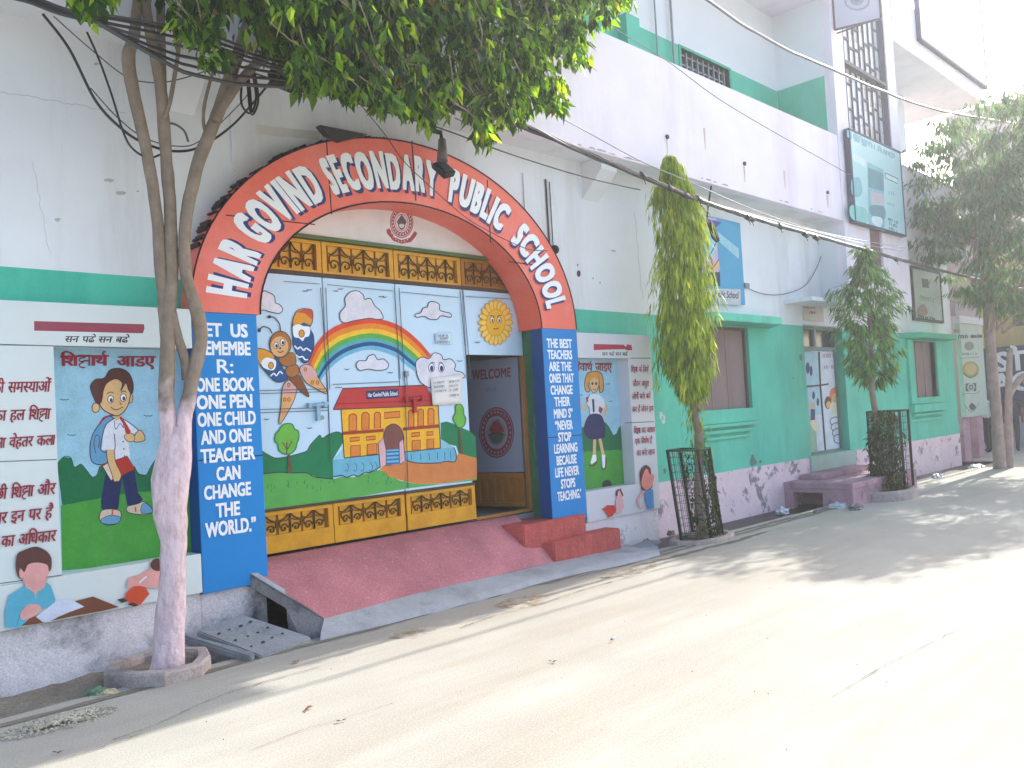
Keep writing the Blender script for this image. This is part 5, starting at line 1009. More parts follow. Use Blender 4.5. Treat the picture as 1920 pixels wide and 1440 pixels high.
# ------------------------------------------------------------------ trees
class Leaves:
    def __init__(s): s.v = []; s.f = []; s.m = []
    def add(s, base, d, n, l, w, mi, curl=.15):
        d = d.normalized(); side = d.cross(n)
        if side.length < 1e-4: side = d.orthogonal()
        side.normalize(); n = side.cross(d); k = len(s.v)
        s.v += [base, base+d*l*.4+side*w*.5-n*w*.12, base+d*l-n*l*curl, base+d*l*.4-side*w*.5-n*w*.12, base+d*l*.45+n*w*.1]
        s.f += [(k, k+1, k+2, k+4), (k, k+4, k+2, k+3)]; s.m += [mi, mi]
    def obj(s, name, parent, mats, label=None):
        base = wloc(parent); me = bpy.data.meshes.new(name); me.from_pydata([v-base for v in s.v], [], s.f)
        for m in mats: me.materials.append(m)
        me.polygons.foreach_set('material_index', s.m); me.update(); return new(name, me, parent, label)
L1 = [leafmat('fig_leaf_dark', (36, 56, 30), (74, 124, 20)), leafmat('fig_leaf', (56, 84, 36), (160, 210, 26)), leafmat('fig_leaf_bright', (110, 146, 48), (215, 240, 50)), leafmat('fig_leaf_dead', (120, 92, 50), (140, 110, 50))]
L2 = [leafmat('column_leaf_dark', (98, 122, 44), (170, 200, 24)), leafmat('column_leaf', (142, 168, 52), (222, 240, 30)), leafmat('column_leaf_yellow', (186, 196, 62), (250, 252, 70))]
L4 = [leafmat('sapling_leaf_dark', (64, 102, 52), (100, 156, 48)), leafmat('sapling_leaf', (96, 140, 72), (150, 206, 70)), leafmat('sapling_leaf_pale', (134, 170, 98), (186, 222, 100))]
L3 = [leafmat('far_leaf_dark', (84, 108, 94), (104, 140, 80)), leafmat('far_leaf', (108, 132, 110), (126, 162, 92)), leafmat('far_leaf_dry', (122, 134, 104), (150, 160, 96))]  # greyed so that the leaf colour carries the milky veil
rt = random.Random(11)
def rv(r=rt): return Vector((r.gauss(0, 1), r.gauss(0, 1), r.gauss(0, 1))).normalized()
# --- big forked tree in the octagonal planter
t1 = thing('forked_tree', 'tall forked tree with whitewashed trunk and dark drooping leaves before the left board', 'tree', at(315, 1262, -.43))
TYv = -.43
def limb(pxs, rad, bm, dy=0, seg=9, rough=.14, n=6):
    pts = [at(a, b, TYv+(c if len(q) > 2 else dy)) for q in pxs for a, b, c in [tuple(q)+((0,) if len(q) < 3 else ())]]
    tube(bm, spline(pts, n), rad, seg, 0, rough)
bm = B()
limb([(312, 1275), (316, 1230), (322, 1100), (326, 1000), (324, 930), (326, 870), (336, 800)], [.135, .10, .085, .082, .092, .085, .058], bm, n=8, seg=12)
limb([(318, 1010), (310, 960), (308, 900), (316, 820), (312, 745)], [.055, .075, .075, .055, .05], bm, .02)
limb([(334, 950), (338, 890), (345, 800), (354, 742)], [.05, .07, .05, .048], bm, -.03)
WW = whitewashed('whitewashed_bark_band', (192, 164, 166), (228, 204, 210), 1.74, .5)
whole = obj('trunk', bm, WW, t1, 'whitewashed lower trunk', smooth=True)
bm = B()
limb([(313, 770), (313, 700), (316, 600), (322, 520), (320, 430), (317, 360), (311, 290), (305, 200), (297, 140), (282, 62), (274, 10), (270, -60)], [0.0522, 0.0486, 0.0450, 0.0432, 0.0414, 0.0405, 0.0396, 0.0378, 0.0360, 0.0324, 0.0270], bm, .02)
limb([(352, 755), (362, 700), (376, 640), (368, 580), (350, 520), (346, 450), (356, 370), (374, 300), (398, 240), (425, 165), (450, 90), (478, 0), (500, -90)], [0.0450, 0.0468, 0.0468, 0.0450, 0.0414, 0.0396, 0.0414, 0.0432, 0.0450, 0.0450, 0.0414, 0.0360, 0.0270], bm, -.03)
limb([(315, 690), (308, 580), (300, 480), (296, 420), (288, 360), (274, 280), (256, 200), (241, 112), (252, 62), (264, -50)], [0.0360, 0.0396, 0.0396, 0.0387, 0.0378, 0.0378, 0.0396, 0.0450, 0.0360, 0.0288], bm, .05)
limb([(322, 585), (330, 620), (346, 672), (352, 712)], [0.0324, 0.0324, 0.0324, 0.0360], bm, 0)
limb([(402, 225), (430, 180), (470, 130), (520, 85), (575, 40), (640, -20), (720, -90)], [0.0324, 0.0324, 0.0324, 0.0450, 0.0405, 0.0360, 0.0270], bm, -.10)
limb([(306, 260), (304, 160), (302, 60), (300, -60)], [0.0270, 0.0306, 0.0306, 0.0270], bm, .10)
limb([(478, 60), (560, 40), (680, 30), (820, 20), (960, 10), (1080, -30)], [0.0360, 0.0324, 0.0270, 0.0234, 0.0180, 0.0108], bm, -.35)
limb([(575, 40), (680, 90), (790, 140), (890, 190), (925, 235)], [0.0270, 0.0216, 0.0162, 0.0108, 0.0054], bm, -.3)
limb([(680, 30), (800, -10), (940, -70), (1120, -120)], [0.0234, 0.0198, 0.0162, 0.0090], bm, -.5)
obj('limbs', bm, WW, t1, 'bare brown upper limbs', smooth=True)
bm = B()
limb([(308, 222), (318, 194), (326, 150), (334, 100), (338, 55), (350, 20)], [.016, .014, .013, .012, .01], bm, -.02, 6); limb([(394, 262), (383, 240), (382, 205), (392, 160), (404, 122), (420, 90)], [.012, .012, .012, .011, .009], bm, -.02, 6)
limb([(474, 120), (486, 60), (478, 20)], [.012, .01, .008], bm, -.1, 6); limb([(236, 108), (230, 102)], [.02, .012], bm, .05, 6)
obj('twigs', bm, BARK, t1, smooth=True)
outline = [(140, -10), (152, 16), (172, 34), (200, 20), (215, -10), (325, -10), (335, 60), (356, 90), (372, 70), (386, 140), (410, 122), (440, 92), (470, 60), (500, 105), (515, 135), (540, 140), (562, 178), (590, 175), (610, 165), (650, 182), (690, 195), (715, 225), (745, 205), (775, 222), (800, 236), (828, 205), (852, 222), (880, 225), (905, 280), (925, 262), (945, 232), (968, 238), (1000, 205), (1030, 215), (1050, 225), (1062, 190), (1052, 150), (1070, 118), (1092, 130), (1098, 95), (1085, 60), (1120, 66), (1150, 40), (1190, 12), (1200, -60), (1160, -300), (700, -420), (300, -360), (100, -150)]
def inside(x, y, P):
    r = False; j = len(P)-1
    for i in range(len(P)):
        if (P[i][1] > y) != (P[j][1] > y) and x < (P[j][0]-P[i][0])*(y-P[i][1])/(P[j][1]-P[i][1])+P[i][0]: r = not r
        j = i
    return r
def crown1():
    lv = Leaves(); tw = B(); n = 0; tries = 0
    while n < 2000 and tries < 60000:
        tries += 1; x = rt.uniform(100, 1200); y = rt.uniform(-420, 282)
        if not inside(x, y+14, outline): continue
        if y < -80 and rt.random() < .55: continue
        if x < 490 and rt.random() < .55: continue
        yy = rt.uniform(-1.75, -.38); c = at(x, y, yy)
        if noise.noise(c*2.1) < -.22: continue
        n += 1
        if n % 2 == 0:
            e = c+Vector((rt.uniform(-.25, .0), rt.uniform(-.1, .1), rt.uniform(.05, .22))); tube(tw, [c, (c+e)/2+rv()*.02, e], [.003, .004, .006], 4)
        k = rt.randint(8, 15); out = Vector((rt.gauss(0, .6), rt.gauss(0, .6), -.35))
        for i in range(k):
            b = c+rv()*rt.uniform(.01, .085); d = (Vector((0, 0, -1))*rt.uniform(.5, 1.2)+rv()*.6+out*.35); l = rt.uniform(.06, .145); h = rt.random()
            lv.add(b, d, rv(), l, l*rt.uniform(.32, .5), 0 if h < .42 else (1 if h < .84 else (2 if h < .985 else 3)), rt.uniform(.0, .2))
    k0 = len(lv.v); tw.verts.index_update(); lv.v += [v.co.copy() for v in tw.verts]; lv.f += [tuple(k0+v.index for v in f.verts) for f in tw.faces]; lv.m += [4]*len(tw.faces); tw.free()
    lv.obj('crown', t1, L1+[BARK])
crown1()
# --- slender column tree with hanging leaves
t2 = thing('weeping_column_tree', 'slender column tree of long hanging yellow green leaves in a leaning wire cage', 'tree', (3.52, -.52, 0))
def ax2(z): return Vector((3.53-.035*(z-2)+.06*math.sin(z*2.3), -.52+.012*(z-2), z))
bm = B(); tube(bm, spline([(3.55, -.52, -.05), (3.53, -.52, .5), ax2(1.2), ax2(2), ax2(3), ax2(4.2)], 6), [.065, .055, .05, .045, .03, .012], 9, 0, .2); obj('trunk', bm, BARK, t2, smooth=True)
prof = [(1.6, .05), (1.72, .17), (1.9, .25), (2.15, .29), (2.5, .32), (2.9, .31), (3.3, .25), (3.7, .24), (4.05, .21), (4.3, .15), (4.45, .05)]
def pr(z):
    for (a, r0), (b, r1) in zip(prof, prof[1:]):
        if a <= z <= b: return r0+(r1-r0)*(z-a)/(b-a)
    return 0
lv = Leaves()
for i in range(7500):
    z = rt.uniform(1.68, 4.45); a = rt.uniform(0, 2*math.pi); lump = 1+.62*noise.noise(Vector((math.cos(a)*1.9, math.sin(a)*1.6, z*2.1)))
    R = pr(z)*lump
    if R < .02: continue
    r = R*math.sqrt(rt.uniform(.12, 1)); o = Vector((math.cos(a), math.sin(a), 0)); b = ax2(z)+o*r
    if noise.noise(b*5) < -.33: continue
    d = Vector((0, 0, -1))+o*rt.uniform(.0, .35)+rv()*.2; l = rt.uniform(.11, .20); h = rt.random()
    lv.add(b, d, (o+rv()*.7), l, rt.uniform(.018, .03), 0 if h < .3 else (1 if h < .75 else 2), rt.uniform(-.05, .12))
for i in range(34):                    # loose hanging sprays that break the outline
    z = rt.uniform(1.85, 4.2); a = rt.uniform(0, 6.28); o = Vector((math.cos(a), math.sin(a), 0)); c = ax2(z)+o*(pr(z)*1.1+rt.uniform(.0, .09))
    for k in range(rt.randint(8, 16)):
        lv.add(c+rv()*.04-Vector((0, 0, .02*k)), Vector((0, 0, -1))+o*rt.uniform(.1, .6)+rv()*.25, o+rv()*.6, rt.uniform(.12, .22), rt.uniform(.018, .03), rt.choice((0, 1, 1, 2)), .08)
for i in range(120):                   # stray leaves low on the trunk
    z = rt.uniform(.95, 1.7); a = rt.uniform(0, 6.28); o = Vector((math.cos(a), math.sin(a), 0)); b = ax2(z)+o*rt.uniform(.04, .14); lv.add(b, Vector((0, 0, -1))+o*.4+rv()*.3, o, .11, .022, rt.choice((0, 0, 1)))
lv.obj('crown', t2, L2)
# --- leaning wire cage
GRN = M('green_cage_paint', (44, 92, 60), .6, .25, 8)
def cage(name, label, c, w, h, lean, mat, yaw=.2):
    g = thing(name, label, 'tree guard', c)
    ex = Vector((math.cos(yaw), math.sin(yaw), 0)); ey = Vector((-math.sin(yaw), math.cos(yaw), 0)); c = Vector(c)
    def pt(u, v, t): return c+ex*(u*w)+ey*(v*w)+Vector((0, 0, t*h))+lean*t
    for u, v in ((-.5, -.5), (.5, -.5), (.5, .5), (-.5, .5)):
        bm = B(); tube(bm, [pt(u, v, -.02), pt(u, v, 1)], .019, 6); obj('corner_bar', bm, IRON, g)
    bm = B(); C4 = ((-.5, -.5), (.5, -.5), (.5, .5), (-.5, .5), (-.5, -.5))
    for t in (.99, .03):
        for (a, b), (d, e) in zip(C4, C4[1:]): tube(bm, [pt(a, b, t), pt(d, e, t)], .014, 5)
    obj('rim', bm, mat, g)
    bm = B()
    for (a, b), (d, e) in zip(C4, C4[1:]):
        for k in range(1, 6): f = k/6; tube(bm, [pt(a+(d-a)*f, b+(e-b)*f, .05), pt(a+(d-a)*f, b+(e-b)*f, .98)], .0026, 4)
        for k in range(1, 12): f = k/12; tube(bm, [pt(a, b, f), pt(d, e, f)], .0026, 4)
    obj('wire_mesh', bm, IRON, g); return g, pt
g2, pt2 = cage('tree_guard', 'leaning square wire cage with moss around the slender column tree', (3.57, -.50, .0), .36, 1.05, Vector((-.17, .0, 0)), GRN)
lv = Leaves()
for i in range(620):                  # creeper growing up the street corner of the cage
    t = rt.random(); u = .5-rt.random()**1.5*.45; side = rt.random() < .6
    b = pt2(.5+rt.uniform(-.05, .04) if side else u, -.5+rt.random()*.95 if side else -.5+rt.uniform(-.04, .05), t*.98); lv.add(b, Vector((0, 0, -1))+rv()*.7, rv(), rt.uniform(.04, .09), rt.uniform(.018, .032), rt.choice((0, 0, 0, 1)))
cr = thing('creeper', 'dark mossy creeper climbing the street side of the leaning cage', 'plant', (3.7, -.6, 0)); 
bm = B(); tube(bm, spline([pt2(.48, -.45, 0), pt2(.46, -.4, .3), pt2(.5, -.42, .65), pt2(.46, -.3, 1.0)], 6), [.03, .024, .02, .012], 7, 0, .3); obj('stem', bm, BARK, cr, smooth=True); lv.obj('foliage', cr, [leafmat('creeper_dark', (46, 62, 34), (60, 90, 20)), leafmat('creeper_mid', (74, 90, 40), (110, 140, 30))])
pl = thing('broad_leaf_plant', 'small dark broad leaved plant at the foot of the leaning cage', 'plant', (3.35, -.58, 0)); lv = Leaves(); bm = B()
for k in range(9):
    a = rt.uniform(2.2, 5.4); e = Vector((3.36+.24*math.cos(a)*rt.random(), -.60+.14*math.sin(a), rt.uniform(.12, .52))); tube(bm, spline([(3.38, -.56, 0), ((3.38+e.x)/2, (e.y-.56)/2, e.z*.7), e], 4), .005, 5)
    for i in range(5): lv.add(e, Vector((rt.uniform(-1, .6), rt.uniform(-1, .3), rt.uniform(-.5, .4))), Vector((0, 0, 1)), rt.uniform(.09, .15), .04, rt.choice((0, 0, 1)))
obj('stem', bm, BARK, pl); lv.obj('foliage', pl, [leafmat('plant_dark', (34, 52, 32), (40, 70, 20)), leafmat('plant_mid', (58, 84, 44), (80, 120, 30))])
# --- sapling in a cage further along
t4 = thing('drooping_sapling', 'young tree with tiers of drooping mid green leaves before the side door', 'tree', (8.15, -.76, 0))
bm = B(); tube(bm, spline([(8.12, -.76, 0), (8.12, -.78, .8), (8.06, -.74, 1.6), (8.14, -.74, 2.4), (8.16, -.72, 3.6)], 6), [.06, .05, .045, .035, .012], 8, 0, .2)
lv = Leaves(); tips = []
for i in range(104):
    z = 1.72+2.0*(i/104); a = i*2.4+rt.uniform(-.4, .4); pf = .68*math.sin(math.pi*min(1, max(0, (z-1.35)/2.45)))**.8; R = max(.06, pf)*rt.uniform(.35, 1.05)
    s = Vector((8.12, -.74, z)); e = s+Vector((math.cos(a)*R, math.sin(a)*R*.85, rt.uniform(.0, .16))); tube(bm, spline([s, (s+e)/2+Vector((0, 0, .07)), e], 4), [.008, .005, .003], 4); tips.append(e)
    for k in range(rt.randint(18, 30)):
        b = s.lerp(e, rt.uniform(.45, 1.05))+rv()*.03; o = Vector((b.x-8.12, b.y+.74, 0)); o = o.normalized() if o.length > .01 else rv(); h = rt.random()
        lv.add(b, Vector((0, 0, -1))*rt.uniform(.5, 1.1)+o*rt.uniform(.1, .8)+rv()*.35, (o+Vector((0, 0, .6))+rv()*.4), rt.uniform(.13, .24), rt.uniform(.032, .05), 0 if h < .35 else (1 if h < .8 else 2), .08)
obj('trunk', bm, BARK, t4, smooth=True); lv.obj('crown', t4, L4)
g4, pt4 = cage('tree_guard', 'upright thin wire cage half buried in the shrub by the side door', (8.3, -.85, .08), .46, 1.22, Vector((.0, 0, 0)), IRON, .1)
sh = thing('cage_shrub', 'ragged dark green shrub overgrowing the cage beside the door steps', 'shrub', (8.2, -.85, .1)); lv = Leaves(); bm = B()
for i in range(10): a = i*.63; tube(bm, spline([(8.15, -.83, .05), (8.15+.1*math.cos(a), -.83+.1*math.sin(a), .5), (8.15+.25*math.cos(a), -.83+.22*math.sin(a), 1.0+.2*math.sin(i))], 4), [.014, .01, .005], 5)
for i in range(2600):
    z = rt.uniform(.1, 1.32); a = rt.uniform(0, 6.28); R = (.36-.1*z/1.3)*(1+.5*noise.noise(Vector((math.cos(a)*1.5, math.sin(a)*1.5, z*3+9)))); r = R*math.sqrt(rt.random()); b = Vector((8.10+.05*z+r*math.cos(a), -.84+r*.8*math.sin(a), z))
    if noise.noise(b*4.5+Vector((5, 5, 5))) < -.25: continue
    lv.add(b, Vector((0, 0, -1))+rv()*.8, rv(), rt.uniform(.06, .14), rt.uniform(.018, .032), rt.choice((0, 0, 1, 1, 2) if z > 1.1 else (0, 0, 0, 1)))
obj('stem', bm, BARK, sh); lv.obj('foliage', sh, [leafmat('shrub_dark', (44, 62, 34), (60, 90, 24)), leafmat('shrub_mid', (70, 90, 44), (110, 140, 40)), leafmat('shrub_yellow', (120, 134, 50), (190, 205, 60))])
# --- large tree at the end of the school, hazy look put into its leaf colour
t3 = thing('street_tree', 'large grey green tree with twin pale trunks past the school corner', 'tree', (13.07, -.96, 0)); bm = B()
tube(bm, spline([(13.22, -.96, -.05), (13.27, -.96, 1.0), (13.26, -.95, 1.9), (13.28, -.95, 2.8), (13.4, -1.0, 4.2), (13.6, -1.1, 6.0)], 6), [.125, .10, .10, .10, .085, .05], 10, 0, .15)
tube(bm, spline([(13.42, -1.05, -.05), (13.55, -1.08, .8), (13.62, -1.1, 1.4), (13.75, -1.15, 2.3)], 6), [.09, .07, .065, .05], 9, 0, .2)
tube(bm, spline([(13.62, -1.1, 1.4), (13.9, -1.3, 1.75), (14.4, -1.5, 1.85)], 5), [.07, .06, .03], 8, 0, .2)
lv = Leaves()
for i in range(620):
    a = rt.uniform(0, 6.28); u = rt.uniform(-1, 1); rr_ = rt.uniform(.12, 1.0)**.4; q = math.sqrt(1-u*u)
    c = Vector((13.8+3.2*rr_*q*math.cos(a), -1.7+2.0*rr_*q*math.sin(a), 5.0+2.25*rr_*u))
    if c.x < 12 and c.z < 3.4: continue
    if noise.noise(c*.75) < -.16: continue
    if c.y > -.4 and c.z > 4.2: c.y = -.4-(c.y+.4)*.5
    s = Vector((13.3+(c.x-13.3)*.45, -1.05, min(max(c.z-.7, 2.6), 6)))
    if i % 6 == 0: tube(bm, spline([s, (s+c)/2+Vector((0, 0, .15)), c+Vector((0, 0, .05))], 4), [.02, .012, .005], 5)
    for k in range(rt.randint(36, 56)):
        o = rv(); o.z = abs(o.z)*.4; b = c+o*rt.uniform(.03, .42)*Vector((1, 1, .8)).x; h = rt.random()
        lv.add(b, Vector((0, 0, -.9))+o*rt.uniform(.2, .9)+rv()*.35, o+rv()*.4, rt.uniform(.13, .24), rt.uniform(.035, .06), 0 if h < .45 else (1 if h < .88 else 2), .08)
obj('trunk', bm, M('pale_pinkish_bark', (166, 146, 138), .95, .3, 7, .6, 18, (110, 96, 88), .6, 6, True), t3, smooth=True); lv.obj('crown', t3, L3)

# ------------------------------------------------------------------ cables
def cable(name, label, pxs, yy, r, m=CABLE, group=None, wob=.0, seed=0, cat='cable', n=8, seg=6, parent=None, ret=False):
    pts = spline([at(q[0], q[1], q[2] if len(q) > 2 else yy) for q in pxs], n)
    if wob: pts = [p_+Vector((0, wob*noise.noise((p_.x*1.6, seed, 3)), wob*noise.noise((p_.x*1.6, seed, 9)))) for p_ in pts]
    bm = B(); tube(bm, pts, r, seg); return obj(name, bm, m, parent, label, smooth=True, cat=cat if parent is None else None, group=group)
MAINP = [(-60, -30), (40, -4), (110, 20), (180, 38), (300, 78), (400, 104), (480, 124), (620, 150), (780, 184), (950, 226), (1090, 283), (1230, 342), (1330, 382), (1430, 414), (1600, 462), (1700, 490), (1800, 516), (1930, 545)]
bundle = thing('cable_bundle', 'thick sagging bundle of black cables strung along the whole front', 'cable bundle', at(960, 230, -.8))
for k in range(7):
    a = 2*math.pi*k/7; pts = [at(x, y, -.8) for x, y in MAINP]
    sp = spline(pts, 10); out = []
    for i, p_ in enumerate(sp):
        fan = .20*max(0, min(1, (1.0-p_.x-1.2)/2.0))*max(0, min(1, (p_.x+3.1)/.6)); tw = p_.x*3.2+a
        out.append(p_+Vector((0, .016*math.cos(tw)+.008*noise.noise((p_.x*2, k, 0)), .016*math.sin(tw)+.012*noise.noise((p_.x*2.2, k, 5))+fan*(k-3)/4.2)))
    bm = B(); tube(bm, out, .0095 if k else .013, 6); obj('strand', bm, CABLE if k % 3 else M('painted_sun_strand', (70, 70, 74), .35, .1, 8, spec=.6), bundle, smooth=True)  # every third strand paler, sunlight put into its colour
bm = B(); rk = random.Random(2)
for x, y in ((1205, 330), (1285, 366), (1310, 374), (1402, 408), (1408, 410), (1462, 424), (1510, 440), (1530, 446), (1680, 486), (1255, 352)):
    q = at(x, y, -.8); tube(bm, [q+Vector((-.05, 0, .012)), q+Vector((.05, 0, -.012))], .032, 8); tube(bm, [q, q+Vector((.02, -.02, -.09))], .004, 4)
obj('tape_wrap', bm, CABLE, bundle)
cable('overhead_cable', 'twisted grey service cable crossing high before the lattice tower', [(1290, -25), (1330, 2), (1395, 48), (1480, 95), (1565, 132), (1640, 165), (1720, 195), (1800, 215), (1930, 236)], -1.1, .019, M('painted_sun_cable', (120, 122, 128), .35, .1, 8, spec=.6), wob=.012)  # the grey has the sunlight on the cable put into it
cable('thin_wire', 'thin dark wire running just below the balcony rail', [(1130, 40), (1176, 68), (1255, 117), (1372, 201), (1576, 318), (1592, 327)], -.6, .005, M('grey_wire', (88, 88, 96), .5), 'thin wires on the front')
cable('thin_wire', 'pale thin wire sagging above the thick bundle', [(1000, 195), (1080, 236), (1197, 300), (1284, 337), (1430, 400), (1560, 440), (1700, 465)], -.7, .006, CABLE_G, 'thin wires on the front')
cable('thin_wire', 'second pale wire parting from the bundle beyond the column tree', [(1330, 380), (1440, 410), (1520, 432), (1640, 462), (1710, 472)], -.75, .005, CABLE_G, 'thin wires on the front')
cable('thin_wire', 'dark wire from the black floodlight to the right over the arch top', [(470, 135), (540, 158), (640, 185), (740, 215), (830, 242), (960, 290), (1100, 333), (1200, 356)], -.35, .007, CABLE, 'thin wires on the front')
cable('drooping_wire', 'heavy drooping wire looping low behind the forked tree', [(80, 26), (130, 92), (180, 190), (230, 243), (270, 268), (320, 283), (372, 277), (430, 240), (472, 196), (508, 152)], -.36, .009, CABLE, 'drooping wires by the forked tree')
cable('drooping_wire', 'thin higher drooping wire behind the forked tree limbs', [(100, 30), (170, 92), (235, 143), (275, 154), (310, 154), (360, 142), (402, 126)], -.34, .004, M('grey_wire', (88, 88, 96), .5), 'drooping wires by the forked tree')
cable('drooping_wire', 'short wire hanging down to the left limb of the forked tree', [(163, 60), (185, 110), (210, 180), (232, 250), (250, 280), (278, 296), (300, 290)], -.38, .007, CABLE, 'drooping wires by the forked tree')
cable('drooping_wire', 'faint grey wire sagging just above the heavy drooping wire', [(170, 165), (220, 220), (270, 258), (330, 274), (375, 264), (440, 205), (470, 170)], -.34, .004, M('grey_wire', (88, 88, 96), .5), 'drooping wires by the forked tree')
cable('wire_coil', 'loops of black spare cable hung below the forked branch', [(478, 120), (456, 150), (453, 195), (470, 211), (468, 160), (462, 125), (470, 212), (484, 190), (478, 140), (470, 118), (480, 180), (473, 210)], -.5, .008, CABLE)
cable('wall_wire', 'curved grey wire hanging on the white wall right of the poster', [(1388, 533), (1420, 548), (1450, 553), (1480, 549), (1510, 535), (1530, 505), (1545, 470), (1560, 476)], WY-.03, .006, M('grey_wire', (88, 88, 96), .5))
cable('thin_wire', 'fine dark wire slanting across the arch lettering', [(650, 165), (720, 250), (758, 303), (815, 357), (870, 405), (910, 430), (960, 455), (994, 468), (1027, 470)], -.06, .004, CABLE, 'thin wires on the front')
bm = B(); tube(bm, spline([at(300, 232, -.36), at(325, 232, -.36), at(345, 245, -.36), at(353, 266, -.36)], 5), .008, 6); obj('cut_cable_end', bm, M('green_grey_cable', (92, 108, 98), .5), None, 'short curved cut cable end tied to the middle limb', smooth=True, cat='cable')

# ------------------------------------------------------------------ lamps, camera, signs
def flood(name, label, px, py, yy, w, h, tilt, arm=None):
    q = at(px, py, yy); t = thing(name, label, 'floodlight', q)
    b2 = B(); box(b2, -w/2, w/2, -.03, .03, -h/2, h/2, bev=.008); bmesh.ops.transform(b2, matrix=Matrix.Translation(q) @ tilt, verts=b2.verts[:]); hd = obj('lamp_head', b2, IRON, t)
    b2 = B(); box(b2, -w/2+.02, w/2-.02, -.036, -.031, -h/2+.02, h/2-.02); bmesh.ops.transform(b2, matrix=Matrix.Translation(q) @ tilt, verts=b2.verts[:]); obj('lamp_glass', b2, M('lamp_glass', (70, 76, 84), .15, .05), hd)
    if arm:
        b2 = B(); tube(b2, spline([Vector(a) for a in arm], 4), .012, 6); obj('arm', b2, IRON, t)
    return t, q
RX = lambda a: Matrix.Rotation(a, 4, 'X'); RZ = lambda a: Matrix.Rotation(a, 4, 'Z'); RY = lambda a: Matrix.Rotation(a, 4, 'Y')
q = at(535, 155, -.4); flood('floodlight', 'black floodlight at the edge of the leaves above the arch', 535, 155, -.4, .25, .13, RZ(.1) @ RX(-.5) @ RY(.15), [(q.x, q.y, q.z), (q.x+.05, -.3, q.z+.12), (q.x+.06, -.12, Z_SOF)])
q = at(831, 318, -.3); t, q = flood('floodlight', 'grey necked floodlight hanging head down over the arch lettering', 832, 318, -.3, .13, .17, RY(-.35) @ RX(-.7), None)
b2 = B(); tube(b2, [at(829, 262, -.26), at(830, 282, -.28), at(829, 302, -.30)], [.035, .045, .05], 10); obj('neck', b2, M('grey_lamp_neck', (112, 106, 104), .5, .15), t)
b2 = B(); tube(b2, spline([at(829, 262, -.26), at(827, 252, -.2), Vector((at(826, 250, -.05).x, -.05, 4.1))], 4), .014, 6); box(b2, q.x-.07, q.x+.06, -.24, -.19, at(826, 250, -.2).z-.012, at(826, 250, -.2).z+.012); obj('arm', b2, IRON, t)
q = at(1338, 436, -.25); flood('floodlight', 'dark floodlight tilted in front of the blue school poster', 1338, 436, -.22, .16, .22, RZ(.2) @ RY(.3) @ RX(-.3), [(q.x, -.2, q.z+.05), (q.x+.1, -.1, q.z+.2), (q.x+.12, BY+.06, Z_SOF)])
cc = thing('security_camera', 'small black round camera on a conduit right of the arch', 'camera', at(1040, 468, WY-.12)); q = at(1040, 468, WY-.12)
b2 = B(); bmesh.ops.create_uvsphere(b2, u_segments=14, v_segments=10, radius=.05, matrix=Matrix.Translation(q)); obj('camera_head', b2, IRON, cc, smooth=True)
b2 = B(); tube(b2, [at(1030, 462, WY-.01), at(1031, 468, WY-.05), q], .018, 8); obj('bracket', b2, M('white_bracket', (206, 206, 210), .5), cc)
b2 = B(); a = at(1023, 336, WY-.012); b = at(1029, 462, WY-.012); tube(b2, [a, Vector((a.x+.004, a.y, b.z))], .011, 6); tube(b2, [a+Vector((.06, 0, -.02)), Vector((a.x+.06, a.y, b.z))], .006, 6); obj('conduit', b2, M('grey_conduit', (92, 92, 96), .6), cc)
j = at(1397, 536, WY-.03); b2 = B(); box(b2, j.x-.06, j.x+.06, WY-.07, WY-.001, j.z-.035, j.z+.035, bev=.006); obj('junction_box', b2, M('grey_box', (140, 140, 146), .6), None, 'small grey junction box right of the blue poster', cat='junction box')
q = at(565, 1, 0)
bm = B(); a = at(612, 243, -.06); prism(bm, [at(600, 234, -.1), at(690, 252, -.1), at(640, 264, -.1), at(615, 252, -.1)], (0, .07, 0)); obj('cement_sheet', bm, M('dark_sheet', (58, 56, 58), .8, .2, 5), None, 'dark torn sheet lying on top of the arch', cat='sheet')
# signs
def board(name, label, x0, x1, z0, z1, y, th, face, frame, cat='sign', rot=None, t=.03):
    o = thing(name, label, cat, ((x0+x1)/2, y, z0)); bm = B(); box(bm, x0, x1, y+.004, y+th, z0, z1, bev=.004); obj('panel', bm, face, o)
    bm = B()
    if t: box(bm, x0-t, x0, y-.006, y+th+.004, z0-t, z1+t); box(bm, x1, x1+t, y-.006, y+th+.004, z0-t, z1+t); box(bm, x0, x1, y-.006, y+th+.004, z0-t, z0); box(bm, x0, x1, y-.006, y+th+.004, z1, z1+t); obj('frame', bm, frame, o)
    return o
po = board('school_poster', 'blue and lilac school poster with pencil and books behind the column tree', 4.95, 6.02, 2.92, 4.09, WY-.05, .04, M('poster_blue', (52, 156, 200), .5, .08, 2), None, 'poster', t=0)
p = Paint(WY-.046, start=3); LIL = P_('poster_lilac', (206, 176, 216)); 
p.poly(zi([(430, 450), (600, 480), (625, 950), (480, 945)]), LIL); p.poly(zi([(470, 465), (640, 505), (600, 540), (500, 520)]), P_('poster_purple', (84, 76, 150))); p.poly(zi([(600, 560), (760, 690), (758, 760), (600, 620)]), P_('poster_pale', (150, 206, 224)))
p.blob(zi([(530, 560), (590, 600), (600, 700), (560, 760), (520, 700)]), P_('poster_pale', (150, 206, 224))); p.poly(zi([(530, 790), (620, 770), (628, 830), (540, 850)]), P_('poster_peach', (226, 180, 150))); p.poly(zi([(540, 850), (628, 850), (630, 950), (560, 945)]), PANT); p.line(zi([(545, 760), (600, 640), (600, 560)]), OUT, 1.6); p.line(zi([(520, 740), (560, 830), (620, 760)]), OUT, 1.6)
